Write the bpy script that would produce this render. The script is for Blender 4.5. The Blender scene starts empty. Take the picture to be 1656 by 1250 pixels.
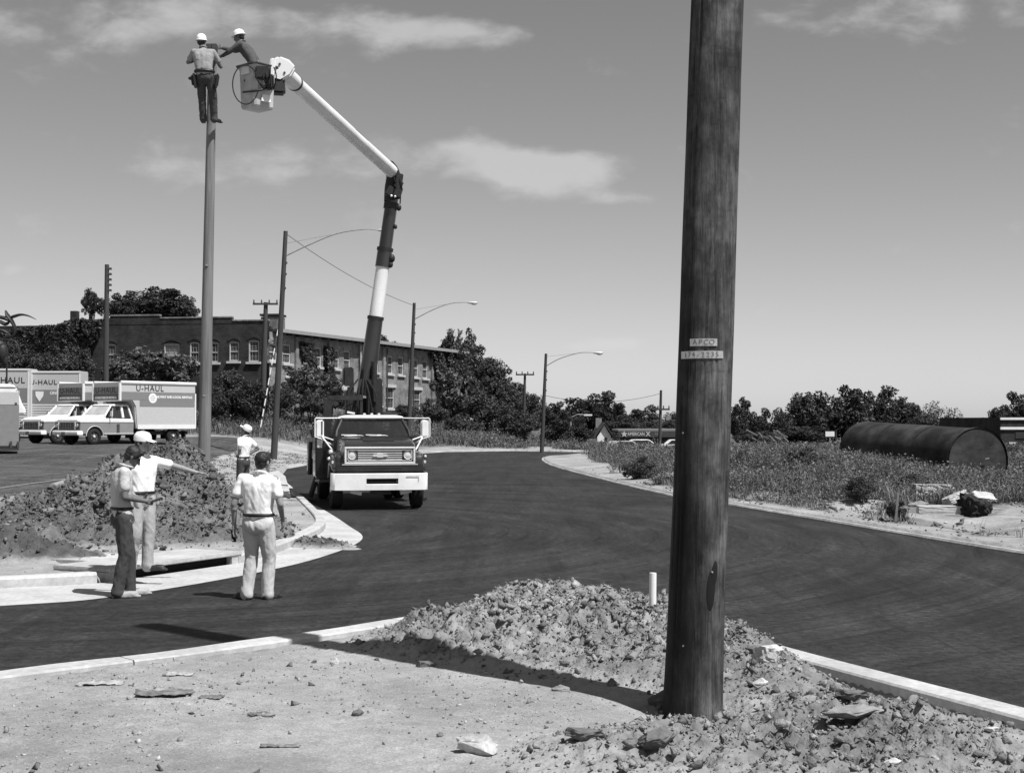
import bpy, bmesh, math, random
import numpy as np
from mathutils import Vector, Matrix, Euler

random.seed(7)
rng = np.random.default_rng(7)
C = bpy.context.scene.collection
R = math.radians

# ---------------------------------------------------------------- camera, sky, sun, exposure
scene = bpy.context.scene
CAM_H, F_PX, CX, CY, HORIZON = 2.1, 2300.0, 828.0, 625.0, 680.0
PITCH = math.atan((HORIZON - CY) / F_PX)
cam_data = bpy.data.cameras.new('camera')
cam = bpy.data.objects.new('camera', cam_data)
C.objects.link(cam)
cam.location = (0, 0, CAM_H)
cam.rotation_euler = (math.pi / 2 + PITCH, 0, 0)
cam_data.sensor_width = 36.0
cam_data.lens = 36.0 * F_PX / 1656.0
cam_data.clip_start = 0.1
cam_data.clip_end = 5000
scene.camera = cam

SUN_EL = R(60)
SUN_DIR = Vector((1.2, -1.0, 0)).normalized()          # horizontal direction towards the sun
sun_vec = Vector((SUN_DIR.x * math.cos(SUN_EL), SUN_DIR.y * math.cos(SUN_EL), math.sin(SUN_EL)))
sl = bpy.data.lights.new('sun', 'SUN')
sl.energy = 5.0
sl.angle = R(0.5)
sl.color = (1.0, 1.0, 1.0)
sun = bpy.data.objects.new('sun', sl)
C.objects.link(sun)
sun.rotation_euler = sun_vec.to_track_quat('Z', 'Y').to_euler()
sun.location = (20, -20, 40)

world = bpy.data.worlds.new('World')
scene.world = world
world.use_nodes = True
wn, wl = world.node_tree.nodes, world.node_tree.links
wn.clear()


def wnode(t, **kw):
    n = wn.new(t)
    for k, v in kw.items():
        setattr(n, k, v)
    return n


def wmath(op, a, b=None, c=None, clamp=False):
    n = wnode('ShaderNodeMath', operation=op)
    n.use_clamp = clamp
    for i, v in enumerate((a, b, c)):
        if v is None:
            continue
        if isinstance(v, (int, float)):
            n.inputs[i].default_value = v
        else:
            wl.new(v, n.inputs[i])
    return n.outputs[0]


SKY_STRENGTH = 0.085
sky = wnode('ShaderNodeTexSky', sky_type='NISHITA')
sky.sun_disc = False
sky.sun_elevation = SUN_EL
sky.sun_rotation = math.atan2(SUN_DIR.x, SUN_DIR.y)
sky.air_density = 1.0
sky.dust_density = 0.6
sky.ozone_density = 1.0
sep = wnode('ShaderNodeSeparateColor')
wl.new(sky.outputs[0], sep.inputs[0])
# black and white film behind a yellow filter: mostly the red and green of the sky
grey = wmath('ADD', wmath('MULTIPLY', sep.outputs[0], 0.62), wmath('MULTIPLY', sep.outputs[1], 0.30))
tc = wnode('ShaderNodeTexCoord')
sx = wnode('ShaderNodeSeparateXYZ')
wl.new(tc.outputs['Generated'], sx.inputs[0])
dx, dy, dz = sx.outputs
ady = wmath('MAXIMUM', dy, 0.05)
az = wmath('DIVIDE', dx, ady)
el = wmath('DIVIDE', dz, ady)


def cloud(px, py, rx, ry, amp):
    a = wmath('DIVIDE', wmath('SUBTRACT', az, (px - 828) / F_PX), rx / F_PX)
    b = wmath('DIVIDE', wmath('SUBTRACT', el, (HORIZON - py) / F_PX), ry / F_PX)
    r2 = wmath('ADD', wmath('MULTIPLY', a, a), wmath('MULTIPLY', b, b))
    return wmath('MULTIPLY', wmath('EXPONENT', wmath('MULTIPLY', r2, -1.0)), amp * 1.25)


CLOUDS = [(900, 282, 120, 42, .46), (830, 262, 60, 30, .2), (745, 238, 70, 20, .26), (480, 275, 230, 36, .30), (260, 30, 330, 70, .22), (520, 15, 220, 34, .12), (720, 50, 170, 26, .26),
          (1000, 558, 60, 13, .30), (930, 562, 30, 9, .2), (20, 438, 26, 18, .3), (1500, 8, 260, 50, .24), (1600, 372, 80, 20, .18),
          (1010, 320, 60, 14, .25), (120, 440, 60, 10, .14), (1150, 640, 300, 20, .14), (350, 505, 90, 14, .16)]
acc = None
for c in CLOUDS:
    v = cloud(*c)
    acc = v if acc is None else wmath('ADD', acc, v)
comb = wnode('ShaderNodeCombineXYZ')
wl.new(az, comb.inputs[0]); wl.new(wmath('MULTIPLY', el, 2.0), comb.inputs[1])
wl.new(wmath('MULTIPLY', dy, 1.3), comb.inputs[2])
nz = wnode('ShaderNodeTexNoise')
nz.inputs['Scale'].default_value = 19.0
nz.inputs['Detail'].default_value = 9.0
nz.inputs['Roughness'].default_value = 0.56
nz.inputs['Distortion'].default_value = 0.15
wl.new(comb.outputs[0], nz.inputs['Vector'])
dens = wmath('ADD', wmath('MULTIPLY', nz.outputs[0], 0.95), acc)
ramp = wnode('ShaderNodeMapRange')
ramp.interpolation_type = 'SMOOTHSTEP'
ramp.inputs['From Min'].default_value = 0.58
ramp.inputs['From Max'].default_value = 0.98
wl.new(dens, ramp.inputs['Value'])
cl = ramp.outputs[0]
# clouds: brighter than the blue behind them
CLOUD_V = 6.4
CLOUD_MIX = 0.60
m = wmath('MULTIPLY', cl, CLOUD_MIX)
# pale summer haze low over the horizon
hz = wmath('EXPONENT', wmath('MULTIPLY', wmath('MAXIMUM', dz, 0.0), -6.0))
skyg = wmath('ADD', wmath('MULTIPLY', grey, 0.98), wmath('MULTIPLY', hz, 1.35))
mixed = wmath('ADD', wmath('MULTIPLY', skyg, wmath('SUBTRACT', 1.0, m)), wmath('MULTIPLY', m, wmath('MAXIMUM', skyg, CLOUD_V)))
bg = wnode('ShaderNodeBackground')
bg.inputs['Strength'].default_value = SKY_STRENGTH
wl.new(mixed, bg.inputs['Color'])
wo = wnode('ShaderNodeOutputWorld')
wl.new(bg.outputs[0], wo.inputs[0])

scene.view_settings.view_transform = 'Standard'
scene.view_settings.look = 'None'
scene.view_settings.exposure = 0.35
scene.view_settings.gamma = 1.0
scene.view_settings.use_curve_mapping = False
scene.render.engine = 'CYCLES'
scene.cycles.max_bounces = 6


# ---------------------------------------------------------------- helpers
def P(px, py, D):
    """point at depth D (metres along +Y) seen at photo pixel px, py"""
    u, v = (px - CX) / F_PX, (CY - py) / F_PX
    ddy = math.cos(PITCH) - v * math.sin(PITCH)
    ddz = math.sin(PITCH) + v * math.cos(PITCH)
    s = D / ddy
    return Vector((u * s, D, CAM_H + ddz * s))


def XZ(px, D):
    return (px - CX) / F_PX * D


def tag(o, label=None, cat=None, group=None, kind=None):
    if label: o['label'] = label
    if cat: o['category'] = cat
    if group: o['group'] = group
    if kind: o['kind'] = kind
    return o


def empty(name, loc=(0, 0, 0), rz=0.0, label=None, cat=None, group=None):
    o = bpy.data.objects.new(name, None)
    C.objects.link(o)
    o.empty_display_size = 0.2
    o.location = loc
    o.rotation_euler = (0, 0, rz)
    return tag(o, label, cat, group)


def link_mesh(name, me, parent=None, mat=None):
    o = bpy.data.objects.new(name, me)
    C.objects.link(o)
    if parent: o.parent = parent
    if mat and not me.materials: me.materials.append(mat)
    return o


def copy_tree(o, parent=None):
    c = o.copy()
    C.objects.link(c)
    c.parent = parent
    for ch in list(o.children):
        copy_tree(ch, c)
    return c


def np_mesh(name, verts, faces, mat=None, smooth=False):
    """verts (n,3) array, faces (m,k) int array, constant k"""
    verts = np.asarray(verts, dtype=np.float32)
    faces = np.asarray(faces, dtype=np.int32)
    me = bpy.data.meshes.new(name)
    k = faces.shape[1]
    me.vertices.add(len(verts)); me.vertices.foreach_set('co', verts.ravel())
    me.loops.add(faces.size); me.loops.foreach_set('vertex_index', faces.ravel())
    me.polygons.add(len(faces))
    me.polygons.foreach_set('loop_start', np.arange(0, faces.size, k, dtype=np.int32))
    me.polygons.foreach_set('loop_total', np.full(len(faces), k, dtype=np.int32))
    me.polygons.foreach_set('use_smooth', np.full(len(faces), bool(smooth), dtype=bool))
    me.update(calc_edges=True)
    if mat: me.materials.append(mat)
    return me


class MB:
    def __init__(s):
        s.v, s.f = [], []

    def add(s, vs, fs, M=None):
        n = len(s.v)
        for v in vs:
            s.v.append((M @ Vector(v)) if M is not None else Vector(v))
        for f in fs:
            s.f.append([i + n for i in f])
        return s

    def box(s, c, d, M=None, rot=None, taper=1.0):
        x, y, z = (q / 2 for q in d)
        vs = []
        for zz, t in ((-z, 1.0), (z, taper)):
            vs += [(-x * t, -y * t, zz), (x * t, -y * t, zz), (x * t, y * t, zz), (-x * t, y * t, zz)]
        T = Matrix.Translation(c)
        if rot: T = T @ Euler(rot).to_matrix().to_4x4()
        if M is not None: T = M @ T
        return s.add(vs, [(0, 3, 2, 1), (4, 5, 6, 7), (0, 1, 5, 4), (1, 2, 6, 5), (2, 3, 7, 6), (3, 0, 4, 7)], T)

    def path(s, pts, rad, n=10, caps=True, flat=1.0):
        pts = [Vector(p) for p in pts]
        if not hasattr(rad, '__len__'): rad = [rad] * len(pts)
        rings = []
        up = None
        for i, p in enumerate(pts):
            t = (pts[min(i + 1, len(pts) - 1)] - pts[max(i - 1, 0)])
            if t.length < 1e-9: t = Vector((0, 0, 1))
            t.normalize()
            if up is None:
                up = Vector((0, 0, 1)) if abs(t.z) < .9 else Vector((1, 0, 0))
            a = t.cross(up)
            if a.length < 1e-6:
                up = Vector((0, 1, 0)); a = t.cross(up)
            a.normalize(); b = a.cross(t).normalized(); up = b
            rings.append([p + (a * math.cos(2 * math.pi * k / n) + b * flat * math.sin(2 * math.pi * k / n)) * rad[i] for k in range(n)])
        vs = [q for r in rings for q in r]
        fs = []
        for i in range(len(pts) - 1):
            for k in range(n):
                k2 = (k + 1) % n
                fs.append((i * n + k, (i + 1) * n + k, (i + 1) * n + k2, i * n + k2))
        if caps:
            fs.append(tuple(range(n)))
            fs.append(tuple((len(pts) - 1) * n + k for k in reversed(range(n))))
        return s.add(vs, fs)

    def ball(s, c, r, sc=(1, 1, 1), n=12, m=8, M=None):
        vs, fs = [], []
        c = Vector(c)
        for i in range(m + 1):
            th = math.pi * i / m
            for k in range(n):
                ph = 2 * math.pi * k / n
                q = Vector((r * math.sin(th) * math.cos(ph) * sc[0], r * math.sin(th) * math.sin(ph) * sc[1], r * math.cos(th) * sc[2]))
                if M is not None: q = M @ q
                vs.append(c + q)
        for i in range(m):
            for k in range(n):
                k2 = (k + 1) % n
                fs.append((i * n + k, (i + 1) * n + k, (i + 1) * n + k2, i * n + k2))
        return s.add(vs, fs)

    def cap(s, a, b, ra, rb, n=12):
        """tapered capsule: ingredients for a remesh union"""
        s.ball(a, ra, n=n, m=7); s.ball(b, rb, n=n, m=7)
        return s.path([a, b], [ra, rb], n=n)

    def loft(s, secs, closed=True, caps=True):
        n = len(secs[0])
        vs = [q for r in secs for q in r]
        fs = []
        for i in range(len(secs) - 1):
            for k in range(n if closed else n - 1):
                k2 = (k + 1) % n
                fs.append((i * n + k, i * n + k2, (i + 1) * n + k2, (i + 1) * n + k))
        if caps:
            fs.append(tuple(reversed(range(n))))
            fs.append(tuple((len(secs) - 1) * n + k for k in range(n)))
        return s.add(vs, fs)

    def prism(s, poly, axis, a, b, M=None):
        """poly: 2d points; axis 'x' -> (y,z), 'y' -> (x,z), 'z' -> (x,y)"""
        def mk(p, t):
            return {'x': (t, p[0], p[1]), 'y': (p[0], t, p[1]), 'z': (p[0], p[1], t)}[axis]
        n = len(poly)
        vs = [mk(p, a) for p in poly] + [mk(p, b) for p in poly]
        fs = [tuple(range(n)), tuple(reversed(range(n, 2 * n)))]
        fs += [(k, k + n, (k + 1) % n + n, (k + 1) % n) for k in range(n)]
        return s.add(vs, fs, M)

    def build(s, name, mat=None, parent=None, smooth=False, bevel=0.0, segs=2, angle=35):
        me = bpy.data.meshes.new(name)
        me.from_pydata([tuple(v) for v in s.v], [], s.f)
        bm = bmesh.new(); bm.from_mesh(me)
        bmesh.ops.recalc_face_normals(bm, faces=bm.faces)
        if bevel > 0:
            es = [e for e in bm.edges if len(e.link_faces) == 2 and e.calc_face_angle(0) > R(angle)]
            bmesh.ops.bevel(bm, geom=es, offset=bevel, segments=segs, affect='EDGES', clamp_overlap=True)
        if smooth:
            for f in bm.faces: f.smooth = True
            for e in bm.edges:
                if len(e.link_faces) == 2 and e.calc_face_angle(0) > R(42): e.smooth = False
        bm.to_mesh(me); bm.free()
        if mat: me.materials.append(mat)
        return link_mesh(name, me, parent)


# ---------------------------------------------------------------- materials (all grey: a black and white photograph)
def mat(name, v, rough=0.8, var=0.15, scale=3.0, bump=0.0, bscale=40.0, metal=0.0, spec=0.3, coat=0.0, v2=None, stretch=None, detail=6, big=None):
    """v base grey, var relative variation by noise, bump strength in metres"""
    m_ = bpy.data.materials.new(name); m_.use_nodes = True
    nt = m_.node_tree; ns, ls = nt.nodes, nt.links
    b = ns['Principled BSDF']
    b.inputs['Roughness'].default_value = rough
    b.inputs['Metallic'].default_value = metal
    b.inputs['Specular IOR Level'].default_value = spec
    b.inputs['Coat Weight'].default_value = coat
    t = ns.new('ShaderNodeTexCoord'); mp = ns.new('ShaderNodeMapping')
    ls.new(t.outputs['Object'], mp.inputs[0])
    if stretch: mp.inputs['Scale'].default_value = stretch
    n1 = ns.new('ShaderNodeTexNoise'); n1.inputs['Scale'].default_value = scale; n1.inputs['Detail'].default_value = detail
    n1.inputs['Roughness'].default_value = .62
    ls.new(mp.outputs[0], n1.inputs['Vector'])
    rp = ns.new('ShaderNodeValToRGB')
    lo = v * (1 - var) if v2 is None else v
    hi = v * (1 + var) if v2 is None else v2
    rp.color_ramp.elements[0].position = .3; rp.color_ramp.elements[1].position = .7
    rp.color_ramp.elements[0].color = (lo, lo, lo, 1); rp.color_ramp.elements[1].color = (hi, hi, hi, 1)
    ls.new(n1.outputs[0], rp.inputs[0])
    out = rp.outputs[0]
    if big:
        n3 = ns.new('ShaderNodeTexNoise'); n3.inputs['Scale'].default_value = big[0]; n3.inputs['Detail'].default_value = 3
        ls.new(t.outputs['Object'], n3.inputs['Vector'])
        mr = ns.new('ShaderNodeMapRange'); mr.inputs['From Min'].default_value = .35; mr.inputs['From Max'].default_value = .65
        mr.inputs['To Min'].default_value = 1 - big[1]; mr.inputs['To Max'].default_value = 1 + big[1]
        ls.new(n3.outputs[0], mr.inputs[0])
        mx = ns.new('ShaderNodeVectorMath'); mx.operation = 'SCALE'
        ls.new(out, mx.inputs[0]); ls.new(mr.outputs[0], mx.inputs['Scale'])
        out = mx.outputs[0]
    ls.new(out, b.inputs['Base Color'])
    if bump > 0:
        n2 = ns.new('ShaderNodeTexNoise'); n2.inputs['Scale'].default_value = bscale; n2.inputs['Detail'].default_value = 5
        ls.new(mp.outputs[0], n2.inputs['Vector'])
        bp = ns.new('ShaderNodeBump'); bp.inputs['Distance'].default_value = bump; bp.inputs['Strength'].default_value = 1.0
        ls.new(n2.outputs[0], bp.inputs['Height']); ls.new(bp.outputs[0], b.inputs['Normal'])
    return m_


def leaf_mat(name, lo, hi):
    m_ = bpy.data.materials.new(name); m_.use_nodes = True
    ns, ls = m_.node_tree.nodes, m_.node_tree.links
    b = ns['Principled BSDF']; b.inputs['Roughness'].default_value = .55; b.inputs['Specular IOR Level'].default_value = .35
    g = ns.new('ShaderNodeNewGeometry')
    rp = ns.new('ShaderNodeValToRGB')
    rp.color_ramp.elements[0].color = (lo, lo, lo, 1); rp.color_ramp.elements[1].color = (hi, hi, hi, 1)
    ls.new(g.outputs['Random Per Island'], rp.inputs[0]); ls.new(rp.outputs[0], b.inputs['Base Color'])
    tr = ns.new('ShaderNodeBsdfTranslucent'); ls.new(rp.outputs[0], tr.inputs[0])
    mx = ns.new('ShaderNodeMixShader'); mx.inputs[0].default_value = .22
    ls.new(b.outputs[0], mx.inputs[1]); ls.new(tr.outputs[0], mx.inputs[2])
    ls.new(mx.outputs[0], ns['Material Output'].inputs[0])
    return m_


M = {}
M['black'] = mat('black_paint', .012, .35, .2, 4, spec=.5)
M['dark_paint'] = mat('dark_truck_paint', .020, .28, .25, 2.5, spec=.55, coat=.5, big=(1.2, .25))
M['black_metal'] = mat('black_greasy_metal', .022, .55, .4, 9, bump=.002, bscale=30)
M['dark_metal'] = mat('dark_grey_metal', .06, .5, .3, 6, bump=.001, bscale=50)
M['white_paint'] = mat('white_paint', .78, .4, .05, 3, spec=.4, big=(1.5, .06))
M['bumper'] = mat('chipped_white_bumper_paint', .80, .45, .10, 14, v2=.84, spec=.4, big=(3, .07))
M['chrome'] = mat('worn_chrome', .80, .30, .05, 10, metal=.25, spec=.6)
M['silver'] = mat('silver_trim', .60, .38, .08, 10, metal=.2)
M['glass'] = mat('window_glass', .03, .06, .15, 3, spec=.7)
M['lens'] = mat('headlight_glass', .66, .12, .12, 20, spec=.8, metal=.1)
M['rubber'] = mat('tyre_rubber', .018, .85, .3, 18, bump=.002, bscale=60)
M['rim'] = mat('wheel_rim_steel', .07, .5, .4, 8)
M['boom_white'] = mat('white_fibreglass_boom', .74, .35, .06, 2.5, spec=.45, big=(1.0, .07))
M['bucket'] = mat('grey_fibreglass_bucket', .45, .4, .10, 5, spec=.4, big=(2.5, .12))
M['skin'] = mat('skin', .26, .6, .10, 8, spec=.3)
M['skin_dark'] = mat('tanned_skin', .15, .6, .10, 8, spec=.3)
M['hair'] = mat('dark_hair', .018, .55, .5, 70, bump=.006, bscale=90, spec=.4)
M['shirt_white'] = mat('white_shirt_cloth', .86, .85, .03, 6, bump=.010, bscale=11, stretch=(1, 1, .6))
M['shirt_light'] = mat('pale_shirt_cloth', .48, .85, .05, 6, bump=.016, bscale=11)
M['shirt_mid'] = mat('mid_grey_shirt_cloth', .27, .85, .10, 6, bump=.016, bscale=11)
M['shirt_dark'] = mat('dark_work_shirt_cloth', .075, .85, .12, 6)
M['trouser_light'] = mat('khaki_trouser_cloth', .50, .9, .07, 5, bump=.022, bscale=8, stretch=(1.3, 1.3, .55))
M['trouser_mid'] = mat('grey_trouser_cloth', .36, .9, .08, 5, bump=.022, bscale=8, stretch=(1.3, 1.3, .55))
M['trouser_dark'] = mat('dark_trouser_cloth', .055, .9, .20, 5, bump=.022, bscale=8, stretch=(1.3, 1.3, .55))
M['leather'] = mat('dark_leather', .02, .5, .3, 12)
M['shoe_light'] = mat('pale_work_shoe', .33, .7, .15, 12)
M['shoe_dark'] = mat('dark_shoe', .03, .5, .3, 12)
M['hard_hat'] = mat('white_hard_hat_shell', .82, .35, .02, 6, spec=.5)
M['cap_dark'] = mat('dark_cap_cloth', .05, .8, .1, 6)
M['concrete'] = mat('pale_concrete', .42, .9, .18, 14, bump=.003, bscale=60, big=(1.3, .13))
M['concrete_old'] = mat('broken_old_concrete', .38, .92, .30, 18, bump=.002, bscale=90, big=(2.0, .2))
M['dirt'] = mat('dug_clay_dirt', .20, .95, .40, 7, bump=.035, bscale=17, big=(.9, .25))
M['dirt_dark'] = mat('dark_dug_dirt', .11, .95, .4, 5, bump=.03, bscale=16, big=(.7, .4))
M['dirt_mid'] = mat('brown_dug_dirt', .115, .95, .45, 5, bump=.04, bscale=12, big=(.8, .35))
M['clod'] = mat('clay_clod', .21, .95, .4, 14, bump=.016, bscale=60, big=(1.3, .35))
M['clod_mid'] = mat('brown_clod', .115, .95, .4, 4, bump=.012, bscale=25, big=(1.0, .4))
M['clod_dark'] = mat('dark_clay_clod', .12, .95, .4, 4, bump=.012, bscale=25, big=(1.0, .4))
M['stone'] = mat('grey_stone', .30, .85, .25, 9, bump=.006, bscale=30)
M['rock'] = mat('grey_rock', .22, .85, .3, 16, bump=.002, bscale=90)
M['stone_pale'] = mat('white_stone', .46, .85, .25, 18, bump=.002, bscale=90)
M['stone_dark'] = mat('dark_stone', .12, .85, .3, 16, bump=.002, bscale=90)
M['weed'] = leaf_mat('weed_leaves', .06, .20)
M['weed_dry'] = leaf_mat('dry_grass_blades', .10, .30)
M['leaf'] = leaf_mat('tree_leaves', .028, .095)
M['leaf_dark'] = leaf_mat('dark_tree_leaves', .018, .06)
M['leaf_big'] = leaf_mat('broad_shrub_leaves', .035, .16)
M['leaf_pale'] = leaf_mat('pale_wispy_leaves', .05, .14)
M['bark'] = mat('bark', .05, .95, .3, 6, bump=.01, bscale=12)
M['pole_grey'] = mat('weathered_pole_wood', .17, .9, .25, 9, bump=.004, bscale=25, stretch=(3, 3, .12), big=(.5, .15))
M['pole_dark'] = mat('old_dark_pole_wood', .10, .9, .35, 9, bump=.004, bscale=20, stretch=(3, 3, .1))
M['pole_far'] = mat('creosoted_pole_wood', .055, .9, .3, 9, stretch=(3, 3, .1))
M['steel_rust'] = mat('rusted_steel_plate', .010, .75, .45, 1.6, bump=.006, bscale=9, v2=.055, big=(.5, .6), stretch=(1, 1, 1.6))
M['galv'] = mat('galvanised_metal', .32, .5, .15, 6, metal=.2)
M['roofing'] = mat('dark_roofing', .05, .9, .3, 2)
M['truck_grey'] = mat('mid_grey_truck_paint', .22, .4, .08, 4, spec=.4)
M['box_light'] = mat('pale_truck_box_panel', .47, .5, .06, 12, spec=.35)
M['box_band'] = mat('mid_grey_truck_box_band', .20, .5, .06, 12, spec=.35)
M['box_white'] = mat('white_truck_box_rail', .72, .5, .04, 3)
M['letter_dark'] = mat('dark_lettering', .025, .6, .1, 5)
M['letter_white'] = mat('white_lettering', .75, .6, .04, 5)
M['void'] = mat('dark_interior', .008, .9, .1, 3)
M['plate'] = mat('stamped_aluminium_tag', .52, .35, .2, 25, metal=.6, bump=.002, bscale=120)


def text_mesh(name, s, size, mat_, parent, loc, rot, extrude=.004, align='CENTER', spacing=1.0, bold=0.0, sx=1.0):
    cu = bpy.data.curves.new(name, 'FONT')
    cu.body = s; cu.size = size; cu.extrude = extrude; cu.align_x = align; cu.align_y = 'CENTER'
    cu.space_character = spacing; cu.offset = bold; cu.resolution_u = 3
    tmp = bpy.data.objects.new(name, cu); C.objects.link(tmp)
    dg = bpy.context.evaluated_depsgraph_get()
    me = bpy.data.meshes.new_from_object(tmp.evaluated_get(dg))
    bpy.data.objects.remove(tmp); bpy.data.curves.remove(cu)
    me.materials.clear(); me.materials.append(mat_)
    o = link_mesh(name, me, parent)
    o.location = loc; o.rotation_euler = rot; o.scale = (sx, 1, 1)
    return o


def spread_dirt(name):
    """dug earth that thins out over the pale crust: the 'spread' attribute is 1 on the heap, 0 at its feather edge"""
    src = M[name]; m_ = src.copy(); m_.name = src.name + '_thinning'
    ns, ls = m_.node_tree.nodes, m_.node_tree.links
    b = ns['Principled BSDF']; old = b.inputs['Base Color'].links[0].from_socket
    at = ns.new('ShaderNodeAttribute'); at.attribute_name = 'spread'
    t = ns.new('ShaderNodeTexCoord'); n = ns.new('ShaderNodeTexNoise'); n.inputs['Scale'].default_value = 5; n.inputs['Detail'].default_value = 8
    n.inputs['Roughness'].default_value = .75
    ls.new(t.outputs['Object'], n.inputs['Vector'])
    a = ns.new('ShaderNodeMath'); a.operation = 'ADD'; ls.new(at.outputs['Fac'], a.inputs[0]); ls.new(n.outputs[0], a.inputs[1])
    r = ns.new('ShaderNodeMapRange'); r.inputs['From Min'].default_value = .65; r.inputs['From Max'].default_value = 1.15; ls.new(a.outputs[0], r.inputs[0])
    mx = ns.new('ShaderNodeMix'); mx.data_type = 'RGBA'; ls.new(r.outputs[0], mx.inputs[0]); mx.inputs[6].default_value = (.29, .29, .29, 1); ls.new(old, mx.inputs[7])
    ls.new(mx.outputs[2], b.inputs['Base Color'])
    return m_


for q in ('dirt', 'dirt_mid', 'dirt_dark'): M[q] = spread_dirt(q)


def per_piece(name, lo, hi):
    """every clod its own tone"""
    m_ = M[name]; ns, ls = m_.node_tree.nodes, m_.node_tree.links
    b = ns['Principled BSDF']; old = b.inputs['Base Color'].links[0].from_socket
    g = ns.new('ShaderNodeNewGeometry'); r = ns.new('ShaderNodeMapRange'); r.inputs['To Min'].default_value = lo; r.inputs['To Max'].default_value = hi
    ls.new(g.outputs['Random Per Island'], r.inputs[0])
    vm = ns.new('ShaderNodeVectorMath'); vm.operation = 'SCALE'; ls.new(old, vm.inputs[0]); ls.new(r.outputs[0], vm.inputs['Scale'])
    ls.new(vm.outputs[0], b.inputs['Base Color'])


for q in ('clod', 'clod_mid', 'clod_dark', 'stone'): per_piece(q, .6, 1.4)


# ---------------------------------------------------------------- numpy noise
_perm = rng.integers(0, 1 << 30, 65536)


def _h(ix, iy, k=0):
    return _perm[(ix * 7919 + iy * 104729 + k * 1299721) & 65535] / float(1 << 30)


def vnoise(x, y, k=0):
    ix, iy = np.floor(x).astype(np.int64), np.floor(y).astype(np.int64)
    fx, fy = x - ix, y - iy
    fx, fy = fx * fx * (3 - 2 * fx), fy * fy * (3 - 2 * fy)
    a, b, c, d = _h(ix, iy, k), _h(ix + 1, iy, k), _h(ix, iy + 1, k), _h(ix + 1, iy + 1, k)
    return (a * (1 - fx) + b * fx) * (1 - fy) + (c * (1 - fx) + d * fx) * fy


def fbm(x, y, o=4, k=0, gain=.5):
    s, a, t = 0, 1.0, 0
    for i in range(o):
        s = s + a * vnoise(x, y, k + i); t += a
        x, y, a = x * 2.03 + 5.1, y * 2.03 + 1.7, a * gain
    return s / t - .5


def worley(x, y, k=0):
    """distance to nearest jittered point and that point's random value"""
    ix, iy = np.floor(x).astype(np.int64), np.floor(y).astype(np.int64)
    best = np.full(x.shape, 9.0); val = np.zeros(x.shape)
    for a in (-1, 0, 1):
        for b in (-1, 0, 1):
            jx, jy = ix + a, iy + b
            px_, py_ = jx + _h(jx, jy, k + 3), jy + _h(jx, jy, k + 5)
            d = np.hypot(px_ - x, py_ - y)
            m_ = d < best
            best = np.where(m_, d, best); val = np.where(m_, _h(jx, jy, k + 9), val)
    return best, val


def clods_h(x, y, s, k):
    """heightfield of rounded clods, size s, range 0..1"""
    d, v = worley(x / s + fbm(x * 3 / s, y * 3 / s, 2, k + 40) * .5, y / s, k)
    return np.sqrt(np.clip(1 - (d / .75) ** 2, 0, 1)) * (v > .35) * (.4 + .6 * v)


def ss(t):
    t = np.clip(t, 0, 1)
    return t * t * (3 - 2 * t)


def in_poly(x, y, poly):
    r = np.zeros(x.shape, bool)
    n = len(poly)
    for i in range(n):
        x0, y0 = poly[i]; x1, y1 = poly[(i + 1) % n]
        if y0 == y1: continue
        c = ((y0 > y) != (y1 > y)) & (x < (x1 - x0) * (y - y0) / (y1 - y0) + x0)
        r ^= c
    return r


def d_line(x, y, pts, closed=False):
    best = np.full(x.shape, 1e9)
    n = len(pts)
    for i in range(n if closed else n - 1):
        x0, y0 = pts[i]; x1, y1 = pts[(i + 1) % n]
        dx_, dy_ = x1 - x0, y1 - y0
        t = np.clip(((x - x0) * dx_ + (y - y0) * dy_) / (dx_ * dx_ + dy_ * dy_ + 1e-12), 0, 1)
        best = np.minimum(best, np.hypot(x - x0 - t * dx_, y - y0 - t * dy_))
    return best


def smooth_line(pts, n=6):
    """Catmull-Rom"""
    out = []
    q = [pts[0]] + list(pts) + [pts[-1]]
    for i in range(1, len(q) - 2):
        p0, p1, p2, p3 = (np.array(a, float) for a in q[i - 1:i + 3])
        for t in np.linspace(0, 1, n, endpoint=False):
            out.append(tuple(.5 * ((2 * p1) + (-p0 + p2) * t + (2 * p0 - 5 * p1 + 4 * p2 - p3) * t * t + (-p0 + 3 * p1 - 3 * p2 + p3) * t ** 3)))
    out.append(tuple(pts[-1]))
    return out
# ---------------------------------------------------------------- lie of the land
LEFT_KERB = smooth_line([(-40, -3), (-14, 13.4), (-9, 16.4), (-6.44, 17.8), (-5.15, 18.6), (-4.0, 20.9), (-3.62, 24.2), (-3.62, 27.6), (-4.35, 31.8), (-5.9, 39.3), (-8.3, 50.8)])
LEFT_EDGE = smooth_line([(-40, -5.5), (-14, 11.2), (-9, 14.4), (-5.8, 16.15), (-4.78, 16.95), (-3.69, 19.2), (-2.95, 21.8), (-2.65, 25.2), (-3.3, 28.6), (-4.55, 34), (-6.1, 40), (-8.7, 53.7)])
FAR_LEFT = [(-9.8, 62), (-9.5, 72), (-7.6, 84), (-4.5, 95), (0, 98), (6, 94), (16, 91), (60, 86)]
RIGHT_EDGE = smooth_line([(60, 74), (16, 80.5), (8, 82.5), (3.2, 83), (1.7, 79), (1.75, 67), (2.85, 53.7), (4.4, 39.3), (5.4, 35), (6.9, 27.6), (8.0, 22.3), (10, 16), (16, 4), (24, -12)])
ISLAND = smooth_line([(14, -12), (6.6, 2), (4.9, 6.5), (3.53, 9.8), (2.39, 12.5), (1.7, 14.6), (1.1, 16.2), (.3, 16.9), (-.3, 16.1), (-.81, 14.7), (-2.6, 12.6), (-4.04, 11.25), (-7, 8.3), (-14, 1.2), (-26, -12)])
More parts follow.
